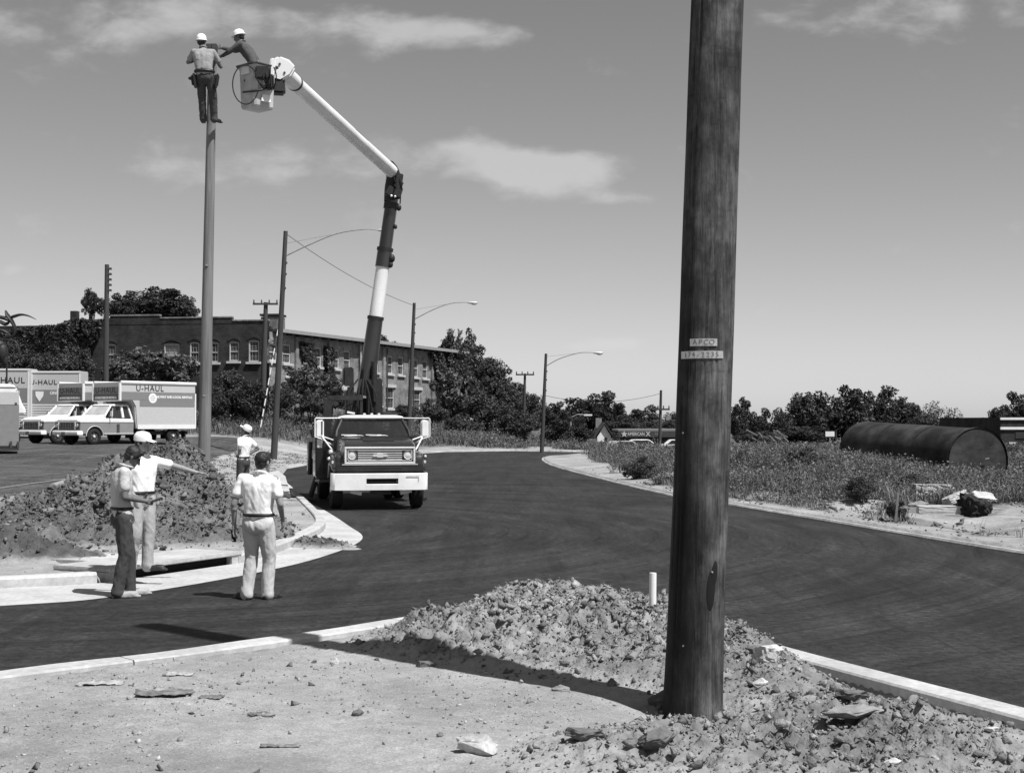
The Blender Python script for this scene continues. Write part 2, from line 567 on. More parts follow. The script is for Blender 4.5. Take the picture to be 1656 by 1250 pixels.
DRAIN = [(-5.02, 18.42), (-3.72, 20.85), (-4.75, 21.35), (-6.0, 18.95)]
ROADALL = LEFT_KERB + FAR_LEFT + RIGHT_EDGE + ISLAND
ASPHALT = LEFT_EDGE + FAR_LEFT + RIGHT_EDGE + ISLAND
LOT = [(-90, 20), (-30, 27), (-14.5, 29.5), (-11.6, 36), (-11.0, 46), (-12.2, 56), (-13.6, 66), (-14.6, 80), (-90, 84)]

CTRL = np.array([(-6, 5, .1), (0, 6, .1), (5, 4, .1), (-2, 10, .1), (1, 12, .1), (-12, 24, .15), (-8, 28, .15), (-18, 45, .55), (-12, 45, .45),
                 (-7, 36, .28), (-9, 48, .4), (-15, 60, .9), (-25, 62, .9), (-40, 60, .9), (-11.5, 70, .83), (-18, 67, .98), (-26, 68, 1.0), (-22, 78, 1.15),
                 (-30, 80, 1.2), (-14, 80, 1.25), (-17, 92, 2.1), (-12, 92, 1.8), (-27, 92, 2.0), (-45, 95, 2.0), (-13, 112, 2.3), (-30, 108, 2.2), (-8, 104, 1.3),
                 (-3, 106, .6), (3, 104, .2), (-2, 125, 1.2), (-8, 140, 2.0), (-20, 160, 2.2), (10, 130, -.4), (10, 180, -.9), (30, 180, -.6), (60, 150, -.2),
                 (0, 220, -.8), (-60, 160, 2), (-90, 80, 1.5), (-60, 20, .5),
                 (4.5, 56, .18), (7, 48, .55), (8.5, 43, .60), (9.5, 47, .65), (7.5, 58, .5), (11.5, 50, .50), (12, 58, .45), (17, 50, -.20), (15.5, 46, -.1), (16.5, 40, -.1), (16, 58, .3), (24, 50, .05), (8, 38, .2), (12, 35, .12),
                 (12, 28, .1), (20, 35, .05), (20, 25, .1), (12, 18, .1), (14, 75, .4), (30, 75, .3), (4, 70, .1), (40, 110, .1), (90, 60, .3), (10, 104, -.7), (4, 108, -.5), (16, 104, -.8), (22, 98, -.5), (12, 118, -1.1), (22, 118, -1.0), (14, 140, -1.3), (32, 130, -.8), (32, 100, -.2), (4, 122, -.6), (200, 200, 0), (-200, 200, 2), (0, 900, 0), (600, 600, 0), (-600, 600, 2)])


def zbase(x, y):
    num = 0; den = 0
    for cx_, cy_, cz_ in CTRL:
        d2 = (x - cx_) ** 2 + (y - cy_) ** 2
        w = 1 / (d2 + 3.0) ** 1.7
        num = num + w * cz_; den = den + w
    return num / den


def zground(x, y, fine=True):
    x = np.asarray(x, float); y = np.asarray(y, float)
    inside = in_poly(x, y, ROADALL)
    d = d_line(x, y, ROADALL, closed=True)
    zb = zbase(x, y)
    left = ss((-x - 3) / 3) * ss((y - 14) / 3)
    blend = ss(d / (5 + 4 * left))
    z = .10 * (1 - blend) + np.maximum(zb, -2) * blend
    if fine:
        near = 1 / (1 + (np.maximum(y, 0) / 30) ** 2)
        z = z + near * (.028 * fbm(x * 1.1, y * 1.1, 4, 11) + .012 * fbm(x * 9, y * 9, 3, 21)) * ss(d / .5)
        # scattered shallow clods over the trodden clay
        lump = clods_h(x, y, .11, 31) * ss((fbm(x * .8, y * .8, 3, 51) + .1) * 5)
        z = z + .016 * lump * ss(d / .4) * (y < 24)
        rough = ss((x - 4) / 3) * ss((y - 18) / 3) * ss((70 - y) / 30)          # rutted shoulder on the far right
        ruts = .46 * fbm(x * .45, y * .45, 4, 61) + .10 * fbm(x * 1.9, y * 1.9, 3, 71)
        z = z + rough * ruts * ss((d - .5) / 1.6)
        z = z + ss((y - 30) / 30) * .12 * fbm(x * .3, y * .3, 3, 81) * ss(d / 3)
        # trench dug behind the right-hand kerb of the near island
        dk = d_line(x, y, [p for p in ISLAND if p[0] > 2.3 and 5 < p[1] < 12.8])
        z = z - .16 * ss(1.6 * (1 - np.abs(dk - .46) / .22)) * (~inside)
    dr = in_poly(x, y, DRAIN)
    inside = inside | dr
    rise = ss((d - .03) / .12)
    isl = (d_line(x, y, ISLAND) < .34) & (y < 18) & (~inside)
    z = np.where(isl, np.minimum(z, .07), z)
    z = z - .12 * np.exp(-(((x - 1.25) ** 2 + (y - 9.9) ** 2) / .30))
    z = np.where(inside, -.07, -.07 + (z + .07) * rise)
    return z


def zat(x, y):
    return float(zground(np.array([x]), np.array([y]), fine=False)[0])


def zfine(x, y):
    return float(zground(np.array([x]), np.array([y]))[0])


def axis_lines(a, b, f0, grow, hi):
    out = [a]
    while out[-1] < hi:
        out.append(out[-1] + max(f0, grow * (out[-1] - b)))
    return out


ys = [-14.0, -8.0, -4.0, -1, 1.0, 2.5, 4.0, 5.0]
while ys[-1] < 900:
    ys.append(ys[-1] + max(.045, .0052 * ys[-1]) * (1 if ys[-1] < 110 else 1 + (ys[-1] - 110) * .05))
xp = [0.0]
while xp[-1] < 900:
    xp.append(xp[-1] + (.045 if xp[-1] < 5.5 else .045 + (xp[-1] - 5.5) * .022))
xs = np.array([-v for v in reversed(xp[1:])] + xp)
ys = np.array(ys)
GX, GY = np.meshgrid(xs, ys)
GZ = zground(GX.ravel(), GY.ravel())
gv = np.stack([GX.ravel(), GY.ravel(), GZ], 1)
nx, ny = len(xs), len(ys)
ii = np.arange(nx * ny).reshape(ny, nx)
gf = np.stack([ii[:-1, :-1].ravel(), ii[:-1, 1:].ravel(), ii[1:, 1:].ravel(), ii[1:, :-1].ravel()], 1)
fc = gv[gf].mean(1)
jit = .5 * fbm(fc[:, 0] * .7, fc[:, 1] * .7, 3, 91)
lot_mask = in_poly(fc[:, 0] + jit, fc[:, 1] + jit, LOT)


def submesh(faces, verts):
    u, inv = np.unique(faces.ravel(), return_inverse=True)
    return verts[u], inv.reshape(faces.shape)


# bare clay ground: pale trodden crust, darker damp patches, grit; green-grey where the weeds stand
def ground_material():
    m_ = bpy.data.materials.new('bare_clay_ground'); m_.use_nodes = True
    nt = m_.node_tree; ns, ls = nt.nodes, nt.links
    b = ns['Principled BSDF']; b.inputs['Roughness'].default_value = .95; b.inputs['Specular IOR Level'].default_value = .15
    t = ns.new('ShaderNodeTexCoord')

    def noise(scale, det=5, rough=.6):
        n = ns.new('ShaderNodeTexNoise'); n.inputs['Scale'].default_value = scale; n.inputs['Detail'].default_value = det
        n.inputs['Roughness'].default_value = rough
        ls.new(t.outputs['Object'], n.inputs['Vector']); return n.outputs[0]

    def rmp(src, a, b_, lo, hi):
        r = ns.new('ShaderNodeMapRange'); r.inputs['From Min'].default_value = a; r.inputs['From Max'].default_value = b_
        r.inputs['To Min'].default_value = lo; r.inputs['To Max'].default_value = hi
        ls.new(src, r.inputs[0]); return r.outputs[0]

    def mul(a, b_, op='MULTIPLY'):
        n = ns.new('ShaderNodeMath'); n.operation = op
        for i, v in enumerate((a, b_)):
            if isinstance(v, (int, float)): n.inputs[i].default_value = v
            else: ls.new(v, n.inputs[i])
        return n.outputs[0]
    v = rmp(noise(.55, 6), .35, .65, .24, .38)
    v = mul(v, rmp(noise(7, 6, .7), .3, .7, .80, 1.14))
    v = mul(v, rmp(noise(60, 4, .7), .3, .7, .66, 1.25))
    v = mul(v, rmp(noise(26, 4, .75), .58, .66, 1.0, 1.3))
    v = mul(v, rmp(noise(23, 3), .66, .72, 1.0, .62))
    at = ns.new('ShaderNodeAttribute'); at.attribute_name = 'cover'
    mx = ns.new('ShaderNodeMix'); mx.data_type = 'FLOAT'
    ls.new(at.outputs['Fac'], mx.inputs[0]); ls.new(v, mx.inputs[2])
    g = mul(rmp(noise(.9, 6), .35, .65, .06, .13), rmp(noise(15, 5), .3, .7, .7, 1.25))
    ls.new(g, mx.inputs[3])
    cb = ns.new('ShaderNodeCombineColor')
    for i in range(3): ls.new(mx.outputs[0], cb.inputs[i])
    ls.new(cb.outputs[0], b.inputs['Base Color'])
    h = mul(mul(noise(30, 6, .7), .014), mul(noise(130, 3, .7), .004), 'ADD')
    bp = ns.new('ShaderNodeBump'); bp.inputs['Distance'].default_value = 1.0
    ls.new(h, bp.inputs['Height']); ls.new(bp.outputs[0], b.inputs['Normal'])
    return m_


def asphalt_material(name, base, streak=True):
    m_ = bpy.data.materials.new(name); m_.use_nodes = True
    nt = m_.node_tree; ns, ls = nt.nodes, nt.links
    b = ns['Principled BSDF']; b.inputs['Roughness'].default_value = .75; b.inputs['Specular IOR Level'].default_value = .22
    t = ns.new('ShaderNodeTexCoord')

    def noise(scale, det=5, rough=.6, st=None, rz=0.0, dist=0):
        n = ns.new('ShaderNodeTexNoise'); n.inputs['Scale'].default_value = scale; n.inputs['Detail'].default_value = det
        n.inputs['Roughness'].default_value = rough; n.inputs['Distortion'].default_value = dist
        mp = ns.new('ShaderNodeMapping')
        if st: mp.inputs['Scale'].default_value = st
        mp.inputs['Rotation'].default_value = (0, 0, rz)
        ls.new(t.outputs['Object'], mp.inputs[0]); ls.new(mp.outputs[0], n.inputs['Vector']); return n.outputs[0]

    def rmp(src, a, b_, lo, hi):
        r = ns.new('ShaderNodeMapRange'); r.inputs['From Min'].default_value = a; r.inputs['From Max'].default_value = b_
        r.inputs['To Min'].default_value = lo; r.inputs['To Max'].default_value = hi
        ls.new(src, r.inputs[0]); return r.outputs[0]

    def mul(a, b_, op='MULTIPLY'):
        n = ns.new('ShaderNodeMath'); n.operation = op
        for i, v in enumerate((a, b_)):
            if isinstance(v, (int, float)): n.inputs[i].default_value = v
            else: ls.new(v, n.inputs[i])
        return n.outputs[0]
    v = rmp(noise(.35, 5), .35, .65, base * .88, base * 1.16)
    v = mul(v, rmp(noise(90, 4, .75), .36, .64, .62, 1.40))
    if streak:
        # rolled lanes and dusty wheel tracks sweeping round the bend
        v = mul(v, rmp(noise(1.4, 6, .65, (1.0, .12, 1), R(-28), .6), .38, .66, .78, 1.3))
        # tyre-polished and dusty lanes running round the bend: noise laid out in polar coordinates about its centre
        def polar(cx_, cy_, sr, st, det, rough, seed):
            sp = ns.new('ShaderNodeSeparateXYZ'); ls.new(t.outputs['Object'], sp.inputs[0])
            ax, ay = mul(sp.outputs[0], -cx_, 'ADD'), mul(sp.outputs[1], -cy_, 'ADD')
            rr = mul(mul(mul(ax, ax), mul(ay, ay), 'ADD'), .5, 'POWER')
            th = mul(ay, ax, 'ARCTAN2')
            cv = ns.new('ShaderNodeCombineXYZ'); ls.new(mul(rr, sr), cv.inputs[0]); ls.new(mul(th, st), cv.inputs[1]); cv.inputs[2].default_value = seed
            n = ns.new('ShaderNodeTexNoise'); n.inputs['Scale'].default_value = 1; n.inputs['Detail'].default_value = det; n.inputs['Roughness'].default_value = rough
            ls.new(cv.outputs[0], n.inputs['Vector']); return n.outputs[0]
        v = mul(v, rmp(polar(-8, 27, 1.3, 2.0, 8, .72, 1.0), .41, .59, .76, 1.30))
        v = mul(v, rmp(polar(-8, 27, 4.5, 3.0, 5, .7, 4.0), .56, .66, 1.0, 1.5))
        v = mul(v, rmp(polar(-8, 27, 5.0, 2.2, 4, .6, 9.0), .58, .63, 1.0, .66))
        v = mul(v, rmp(polar(14, 34, 3.0, 2.5, 6, .7, 14.0), .56, .68, 1.0, 1.4))
        v = mul(v, rmp(noise(2.2, 5, .7, (1.6, .10, 1), R(38), .8), .58, .72, 1.0, 1.5))
        v = mul(v, rmp(noise(3.0, 4, .6, (2.0, .12, 1), R(-50), .5), .60, .70, 1.0, .68))
    v = mul(v, rmp(noise(10, 8, .85), .42, .58, .55, 1.55))
    v = mul(v, rmp(noise(38, 3, .6), .60, .72, 1.0, 2.2))
    cb = ns.new('ShaderNodeCombineColor')
    for i in range(3): ls.new(v, cb.inputs[i])
    ls.new(cb.outputs[0], b.inputs['Base Color'])
    bp = ns.new('ShaderNodeBump'); bp.inputs['Distance'].default_value = .006
    ls.new(noise(110, 4, .7), bp.inputs['Height']); ls.new(bp.outputs[0], b.inputs['Normal'])
    return m_


M['ground'] = ground_material()
M['asphalt'] = asphalt_material('fresh_asphalt', .023)
M['lot'] = asphalt_material('car_park_asphalt', .060)

v_, f_ = submesh(gf[~lot_mask], gv)
me = np_mesh('ground', v_, f_, M['ground'], smooth=True)


def cover(x, y):
    """how much weed-covered soil: 0 bare clay, 1 overgrown"""
    d = d_line(x, y, ROADALL, closed=True)
    wob = fbm(x * .25, y * .25, 4, 95) * 6
    right = ss((x - 2) / 2) * ss((y - 24) / 4) * ss((d + wob * .5 - 1.0 - 3.6 * ss((37 - y) / 8)) / 1.2) * ss((y + wob * .5 - 30) / 3)
    island_gravel = ss((8 - x) / 3) * ss((y - 44) / 6)
    right = right * (1 - island_gravel * ss((3.6 - d) / 2))
    left = ss((2 - x) / 2) * ss((y + wob - 80) / 5) * ss((d + wob * .5 - 1.0) / 2)
    far = ss((y - 100) / 8)
    patchy = .62 * ss((fbm(x * .9, y * .9, 4, 97) + .10) * 5) * ss((x - 3) / 1.5) * ss((y - 18) / 3) * ss((d - .25) / .8) * ss((60 - y) / 10)
    return np.clip(np.maximum(np.maximum(np.maximum(right, patchy * (1 - island_gravel)), left), far * ss(d / 2)), 0, 1)


cv = cover(v_[:, 0], v_[:, 1])
a_ = me.attributes.new('cover', 'FLOAT', 'POINT')
a_.data.foreach_set('value', cv.astype(np.float32))
ground = link_mesh('ground', me); ground['kind'] = 'structure'
v_, f_ = submesh(gf[lot_mask], gv)
lot = link_mesh('parking_lot', np_mesh('parking_lot', v_, f_, M['lot'], smooth=True)); lot['kind'] = 'structure'


def flat_sheet(name, poly, z, m_):
    bm = bmesh.new()
    vs = [bm.verts.new((x, y, z)) for x, y in poly]
    bm.faces.new(vs)
    bmesh.ops.triangulate(bm, faces=bm.faces)
    bmesh.ops.recalc_face_normals(bm, faces=bm.faces)
    me = bpy.data.meshes.new(name); bm.to_mesh(me); bm.free()
    if me.polygons[0].normal.z < 0: me.flip_normals()
    me.materials.append(m_)
    o = link_mesh(name, me); o['kind'] = 'structure'
    return o


def dedupe(poly):
    out = []
    for p in poly:
        if not out or math.hypot(p[0] - out[-1][0], p[1] - out[-1][1]) > .02: out.append(p)
    return out


flat_sheet('road', dedupe(ASPHALT), 0.0, M['asphalt'])
# concrete gutter apron between kerb and asphalt at the left corner, running 30 cm under the asphalt edge
flat_sheet('gutter', dedupe(LEFT_KERB[6:] + list(reversed(LEFT_EDGE[6:]))), 0.006, M['concrete'])


def offset_line(pts, d):
    out = []
    for i, p in enumerate(pts):
        a, b = np.array(pts[max(i - 1, 0)]), np.array(pts[min(i + 1, len(pts) - 1)])
        t = (b - a) / np.linalg.norm(b - a)
        out.append((p[0] - t[1] * d, p[1] + t[0] * d))
    return out


def resample(pts, step):
    pts = np.array(pts); seg = np.hypot(*np.diff(pts, axis=0).T); s = np.concatenate([[0], np.cumsum(seg)])
    n = max(2, int(s[-1] / step) + 1)
    t = np.linspace(0, s[-1], n)
    return list(zip(np.interp(t, s, pts[:, 0]), np.interp(t, s, pts[:, 1])))


def kerb_run(name, pts, side, w=.17, h=.13, piece=3.0, base=-.12, mat_=None, face=.03):
    """poured kerb cut by joints: every length between two joints is a part of its own"""
    pts = resample(pts, .3)
    root = empty(name, (pts[len(pts) // 2][0], pts[len(pts) // 2][1], 0))
    root['kind'] = 'structure'
    per = max(2, int(piece / .3))
    L1, L2, L2b, L3 = (offset_line(pts, side * q) for q in (0.0, face, w - .015, w))
    i = 0
    while i < len(pts) - 1:
        sub = pts[i:min(i + per, len(pts) - 1) + 1]
        if len(sub) < 2: break
        e_ = i + len(sub)
        o1, o2, o2b, o3 = L1[i:e_], L2[i:e_], L2b[i:e_], L3[i:e_]
        secs = []
        for k in range(len(sub)):
            sh = 0.0
            wob = .004 * math.sin(sub[k][0] * 3.1 + sub[k][1] * 1.7)
            secs.append([Vector((*o1[k], base)), Vector((*o1[k], h - .035)), Vector((*o2[k], h + wob)), Vector((*o2b[k], h + wob)), Vector((*o3[k], h - .015)), Vector((*o3[k], base))])
        # 12 mm joint at each end
        for e, q in ((0, 1), (-1, -2)):
            for a in range(6):
                dv = (secs[q][a] - secs[e][a]); dv.z = 0
                if dv.length > 0: secs[e][a] = secs[e][a] + dv.normalized() * .006
        ob = MB().loft(secs).build('kerbstone', mat_ or M['concrete'], root)
        ob.location = -Vector(root.location)
        i += per
    return root


kerb_run('kerb', [p for p in LEFT_KERB if -13 < p[0] < -5.25 and p[1] < 19], +1, w=.2, h=.145)
kerb_run('kerb', [p for p in LEFT_KERB if (p[0] > -4.35 or p[1] > 21) and p[1] > 20.5], +1, w=.2, h=.145)
kerb_run('kerb', [p for p in RIGHT_EDGE if p[1] > 17 and p[0] < 14], +1, w=.11, h=.055, mat_=M['concrete_old'])
kerb_run('kerb', [p for p in ISLAND if -13 < p[0] < 12 and p[1] > 2], +1, w=.28, h=.135)
# ---------------------------------------------------------------- heaps of dug earth
def lump_variant(k, sub=1, amp=.28):
    """broken clod: hull of random points, angular; finer ones get a crumbly surface"""
    r = np.random.default_rng(100 + k)
    bm = bmesh.new()
    for _ in range(8 if sub == 1 else 17):
        d = r.normal(size=3); d /= np.linalg.norm(d)
        bm.verts.new(d * (r.uniform(.45, 1.05) if sub == 1 else r.uniform(.80, 1.0)) * np.array([1.0, r.uniform(.65, 1.0), r.uniform(.5, .85)]))
    res = bmesh.ops.convex_hull(bm, input=bm.verts)
    junk = list({g for g in res['geom_interior'] + res['geom_unused'] if isinstance(g, bmesh.types.BMVert)})
    if junk: bmesh.ops.delete(bm, geom=junk, context='VERTS')
    if sub >= 2:
        bmesh.ops.subdivide_edges(bm, edges=bm.edges, cuts=3 if sub == 2 else 6, use_grid_fill=True)
    bmesh.ops.triangulate(bm, faces=bm.faces)
    bm.verts.index_update()
    co = np.array([v.co for v in bm.verts]); f = np.array([[v.index for v in p.verts] for p in bm.faces])
    bm.free()
    if sub >= 2:
        n = co / np.linalg.norm(co, axis=1)[:, None]
        co = co + n * (.26 * fbm(co[:, 0] * 2.6 + k, co[:, 1] * 2.6 + co[:, 2] * 3.1, 4, k + 300) + .10 * r.uniform(-.5, .5, len(co)))[:, None]
    return co, f


LUMPS = [lump_variant(k, 1) for k in range(14)]
LUMPS_F = [lump_variant(k + 20, 2) for k in range(6)]


def rand_rot(n, r):
    q = r.normal(size=(n, 4)); q /= np.linalg.norm(q, axis=1)[:, None]
    w, x, y, z = q.T
    return np.stack([np.stack([1 - 2 * (y * y + z * z), 2 * (x * y - z * w), 2 * (x * z + y * w)], -1),
                     np.stack([2 * (x * y + z * w), 1 - 2 * (x * x + z * z), 2 * (y * z - x * w)], -1),
                     np.stack([2 * (x * z - y * w), 2 * (y * z + x * w), 1 - 2 * (x * x + y * y)], -1)], 1)


def scatter_lumps(name, pts, sizes, mat_, parent=None, fine=False, seed=1):
    r = np.random.default_rng(seed)
    lib = LUMPS_F if fine else LUMPS
    rots = rand_rot(len(pts), r)
    V, Fc, n0 = [], [], 0
    for i, (p, s) in enumerate(zip(pts, sizes)):
        co, f = lib[r.integers(len(lib))]
        V.append((co @ rots[i].T) * s * np.array([1, 1, .85]) + p)
        Fc.append(f + n0); n0 += len(co)
    me = np_mesh(name, np.concatenate(V), np.concatenate(Fc), mat_, smooth=True)
    return link_mesh(name, me, parent)


def mound(name, label, bumps, x0, x1, y0, y1, step, amp, matd, matc, n_clods, clod_rng, seed, over=.35, heap_cut=.004, floor=None):
    x = np.arange(x0, x1, step); y = np.arange(y0, y1, step)
    X, Y = np.meshgrid(x, y); X, Y = X.ravel(), Y.ravel()
    wx = X + .35 * fbm(X * .9, Y * .9, 3, seed); wy = Y + .35 * fbm(X * .9, Y * .9, 3, seed + 5)
    H = np.zeros(X.shape)
    for bx, by, bh, rx, ry in bumps:
        H = H + bh * np.exp(-(((wx - bx) / rx) ** 2 + ((wy - by) / ry) ** 2) ** .85)
    inside = in_poly(X, Y, ROADALL); d = d_line(X, Y, ROADALL, closed=True)
    sd = np.where(inside, -d, d)
    mask = ss((sd + over) / .45)
    H = H * mask
    m_ = ss(H / .16)
    tex = amp * (.50 * clods_h(X, Y, .42, seed + 1) * ss((fbm(X * 1.1, Y * 1.1, 2, seed + 9) + .12) * 5)
                 + .40 * clods_h(X + .3, Y, .21, seed + 2) + .34 * clods_h(X, Y + .7, .11, seed + 3) + .20 * clods_h(X, Y, .06, seed + 4)
                 + .9 * fbm(X * 1.7, Y * 1.7, 5, seed + 7) - .30)
    smooth_slide = ss((fbm(X * .55, Y * .55, 2, seed + 77)) * 5)      # some faces slid smooth
    tex = tex * (1 - .35 * smooth_slide)
    dl = d_line(X, Y, [(1.45, 9.75), (1.1, 10.25), (-.53, 11.4), (-1.87, 12.4)])
    H = H * (1 - .8 * ss(1 - dl / .55) * (Y > 8) * (Y < 13))      # shallow gully worn across the near heap
    dk = d_line(X, Y, [(2.30, 12.7), (2.39, 12.5), (2.9, 11.3), (3.53, 9.8), (4.9, 6.5)])
    H = H * ss((dk - .50) / .35)
    base = np.where(inside, 0.0, np.maximum(zground(X, Y), -.2))
    Z = base + H + tex * m_ - .05 * (1 - ss(H / .06))
    rj = np.random.default_rng(seed + 50)
    Z = Z + rj.normal(size=len(Z)) * step * .24 * m_
    v = np.stack([X + rj.uniform(-.3, .3, len(X)) * step, Y + rj.uniform(-.3, .3, len(X)) * step, Z], 1)
    ii = np.arange(len(x) * len(y)).reshape(len(y), len(x))
    f = np.stack([ii[:-1, :-1].ravel(), ii[:-1, 1:].ravel(), ii[1:, 1:].ravel(), ii[1:, :-1].ravel()], 1)
    keep = (H[f].max(1) > heap_cut)
    sv, sf = submesh(f[keep], v)
    su = np.unique(f[keep].ravel())
    cx_, cy_ = bumps[0][0], bumps[0][1]
    root = empty(name, (cx_, cy_, 0), 0, label, 'dirt pile')
    hm = np_mesh('heap', sv, sf, matd, smooth=True)
    ha = hm.attributes.new('spread', 'FLOAT', 'POINT'); ha.data.foreach_set('value', ss(H[su] / .12).astype(np.float32))
    o = link_mesh('heap', hm, root)
    o.location = -Vector(root.location)
    r = np.random.default_rng(seed)
    w = np.clip(H, 0, .5) * (H > heap_cut) + .004 * (H > .002)
    idx = r.choice(len(H), size=n_clods, p=w / w.sum())
    sz = clod_rng[0] * (1 - r.random(n_clods)) ** (-.42); sz = np.minimum(sz, clod_rng[1])
    pts = np.stack([X[idx] + r.uniform(-step, step, n_clods), Y[idx] + r.uniform(-step, step, n_clods), Z[idx] + sz * .18], 1)
    c = scatter_lumps('clods', pts, sz, matc, root, seed=seed); c['kind'] = 'stuff'
    c.location = -Vector(root.location)
    return root


near_heap = mound('dirt_pile', 'cloddy grey clay heap around the foot of the big near pole', [
    (.3, 14.7, .20, .75, 1.2), (.1, 13.4, .19, .9, .8), (1.1, 13.9, .15, .7, .9), (1.85, 12.7, .13, .5, .8), (1.35, 12.1, .24, 1.0, 1.0), (-.4, 12.7, .13, .6, .6), (1.9, 11.3, .19, .55, .8), (.95, 8.7, .07, .7, .5), (.7, 12.4, .10, .8, .7), (-.2, 12.5, .10, .8, .5),
    (2.1, 9.3, .10, .8, .8), (2.7, 8.2, .06, .8, .8), (1.9, 8.2, .09, 1.3, .8), (3.5, 7.8, .04, .6, .8)],
    -2.6, 5.2, 5.8, 16.8, .024, .19, M['dirt'], M['clod'], 30000, (.010, .075), 11, over=.15)
far_heap = mound('dirt_pile', 'tall dark heap of dug earth behind the two men at the storm drain', [
    (-5.95, 25.6, 1.32, .92, 1.6), (-7.2, 25.3, .80, .9, 1.4), (-8.3, 25.0, .42, .9, 1.3), (-4.85, 24.8, .22, .5, .9),
    (-6.5, 23.4, .22, 1.4, .8), (-5.0, 23.2, .14, .9, .6)],
    -16.0, -3.4, 21.6, 29.5, .045, .34, M['dirt_mid'], M['clod_mid'], 19000, (.020, .15), 23, over=-.05)
left_heap = mound('dirt_pile', 'low dark earth lump at the left edge beside the pale kerb', [
    (-7.35, 20.9, .34, .8, .5), (-8.4, 20.7, .28, .7, .6), (-6.5, 20.4, .12, .6, .3), (-7.6, 22.2, .25, .8, .5)],
    -10.5, -5.6, 18.6, 23.4, .04, .25, M['dirt_dark'], M['clod_dark'], 900, (.025, .12), 37, over=-.1)
kerb_heap = mound('dirt_pile', 'small scatter of dark clods spilled over the rounded kerb corner', [
    (-3.55, 24.0, .12, .55, .35), (-3.0, 23.6, .10, .35, .3), (-4.1, 24.1, .14, .35, .5), (-2.6, 23.2, .04, .35, .2)],
    -4.8, -1.9, 22.2, 25.2, .03, .12, M['dirt_dark'], M['clod_dark'], 300, (.022, .10), 41, over=1.6)

# shallow gravelly ruts on the far right shoulder
def scatter_on_ground(name, n, region, size, mat_, seed, lift=.2, label=None):
    r = np.random.default_rng(seed)
    x0, x1, y0, y1 = region
    X = r.uniform(x0, x1, n * 3); Y = y0 + (y1 - y0) * r.random(n * 3)
    inside = in_poly(X, Y, ROADALL); dd = d_line(X, Y, ROADALL, closed=True)
    ok = (~inside) & (dd > .22) & ((np.abs(X) < Y * .42 + 1))
    clump = ss((fbm(X * .7, Y * .7, 3, seed) + .12) * 4)
    ok &= r.random(n * 3) < clump
    X, Y = X[ok][:n], Y[ok][:n]
    Z = zground(X, Y)
    s = np.minimum(size[0] * (1 - r.random(len(X))) ** (-.45), size[1])
    o = scatter_lumps(name, np.stack([X, Y, Z + s * lift], 1), s, mat_, seed=seed)
    return tag(o, kind='stuff')


scatter_on_ground('gravel', 6500, (-7, 6, 6.2, 15.5), (.006, .035), M['stone'], 51)
scatter_on_ground('clods', 2600, (-7, 5, 6.2, 15), (.008, .05), M['clod'], 52)
rb = np.random.default_rng(5)
aa = rb.uniform(0, 6.28, 160); rr_ = .20 + .16 * rb.random(160) ** 1.5
px_, py_ = 1.275 + np.cos(aa) * rr_, 10.1 + np.sin(aa) * rr_
sz_ = rb.uniform(.015, .045, 160)
tag(scatter_lumps('clods', np.stack([px_, py_, zground(px_, py_) + sz_ * .3 + .01], 1), sz_, M['clod'], seed=6), kind='stuff')
scatter_on_ground('clods', 3200, (4, 17, 19, 46), (.03, .17), M['clod_mid'], 53)
scatter_on_ground('gravel', 900, (3, 17, 19, 60), (.02, .10), M['stone'], 54)
scatter_on_ground('clods', 900, (-12, -3, 18, 50), (.02, .09), M['clod'], 55)


from mathutils.bvhtree import BVHTree
_hb = next(c for c in near_heap.children if c.name.startswith('heap'))
_bvh = BVHTree.FromPolygons([tuple(v.co) for v in _hb.data.vertices], [tuple(p.vertices) for p in _hb.data.polygons])


def zheap(x, y):
    hit = _bvh.ray_cast(Vector((x, y, 3)), Vector((0, 0, -1)))
    z = zfine(x, y)
    return max(z, hit[0].z) if hit[0] is not None else z


def stone(px, py, size, label, mat_, k, sc=(1, 1, .75), z=None, rz=0.0, name='stone', tilt=0.0):
    """one stone lying where photo pixel px,py meets the ground"""
    D = 7.0 if py > 900 else 20.0
    while D < 60:
        zz = zheap(XZ(px, D), D)
        if P(px, py, D).z <= zz: break
        D += .04
    co, f = LUMPS_F[k % len(LUMPS_F)]
    me = np_mesh(name, co * np.array(sc) * size, f, mat_)
    o = link_mesh(name, me)
    o.location = (XZ(px, D), D, zz + size * sc[2] * .22)
    o.rotation_euler = (tilt, 0, rz)
    return tag(o, label, 'stone')


stone(542, 1074, .075, 'upright pale stone standing at the shadow edge near the kerb', M['stone_pale'], 0, (.6, .5, 1.1))
stone(580, 1157, .055, 'dark rounded stone alone on the pale trodden clay', M['stone_dark'], 1, (1, .8, .9), rz=.5)
stone(437, 1158, .05, 'small grey stone on bare clay left of the dark rounded one', M['rock'], 2, (1.1, .8, .6))
stone(1240, 1062, .15, 'big whitish rock on the right shoulder of the near heap', M['stone_pale'], 3, (1, .9, .8), z=.27, rz=.4)
stone(1214, 1058, .08, 'dark rock touching the big whitish rock on the heap', M['stone_dark'], 4, (.8, .8, 1.0), z=.26)
stone(1378, 1172, .20, 'flat grey slab stone lying on clods in front of the right kerb', M['rock'], 1, (1.25, .8, .36), z=.22, rz=.1)
stone(1376, 1135, .12, 'brown lump half hanging in the trench behind the right kerb', M['stone_dark'], 5, (1, .8, .75), z=.14)
stone(1228, 1110, .07, 'small pale lump on the heap slope right of the big pole', M['stone_pale'], 2, (1, .8, .9), z=.20)
stone(688, 1078, .09, 'angular dark rock at the left foot of the near heap', M['stone_dark'], 3, (1.2, .8, .7), z=.14)
stone(906, 1118, .08, 'cube-like pale clod on the near heap front', M['rock'], 0, (1, .8, .7), z=.16)
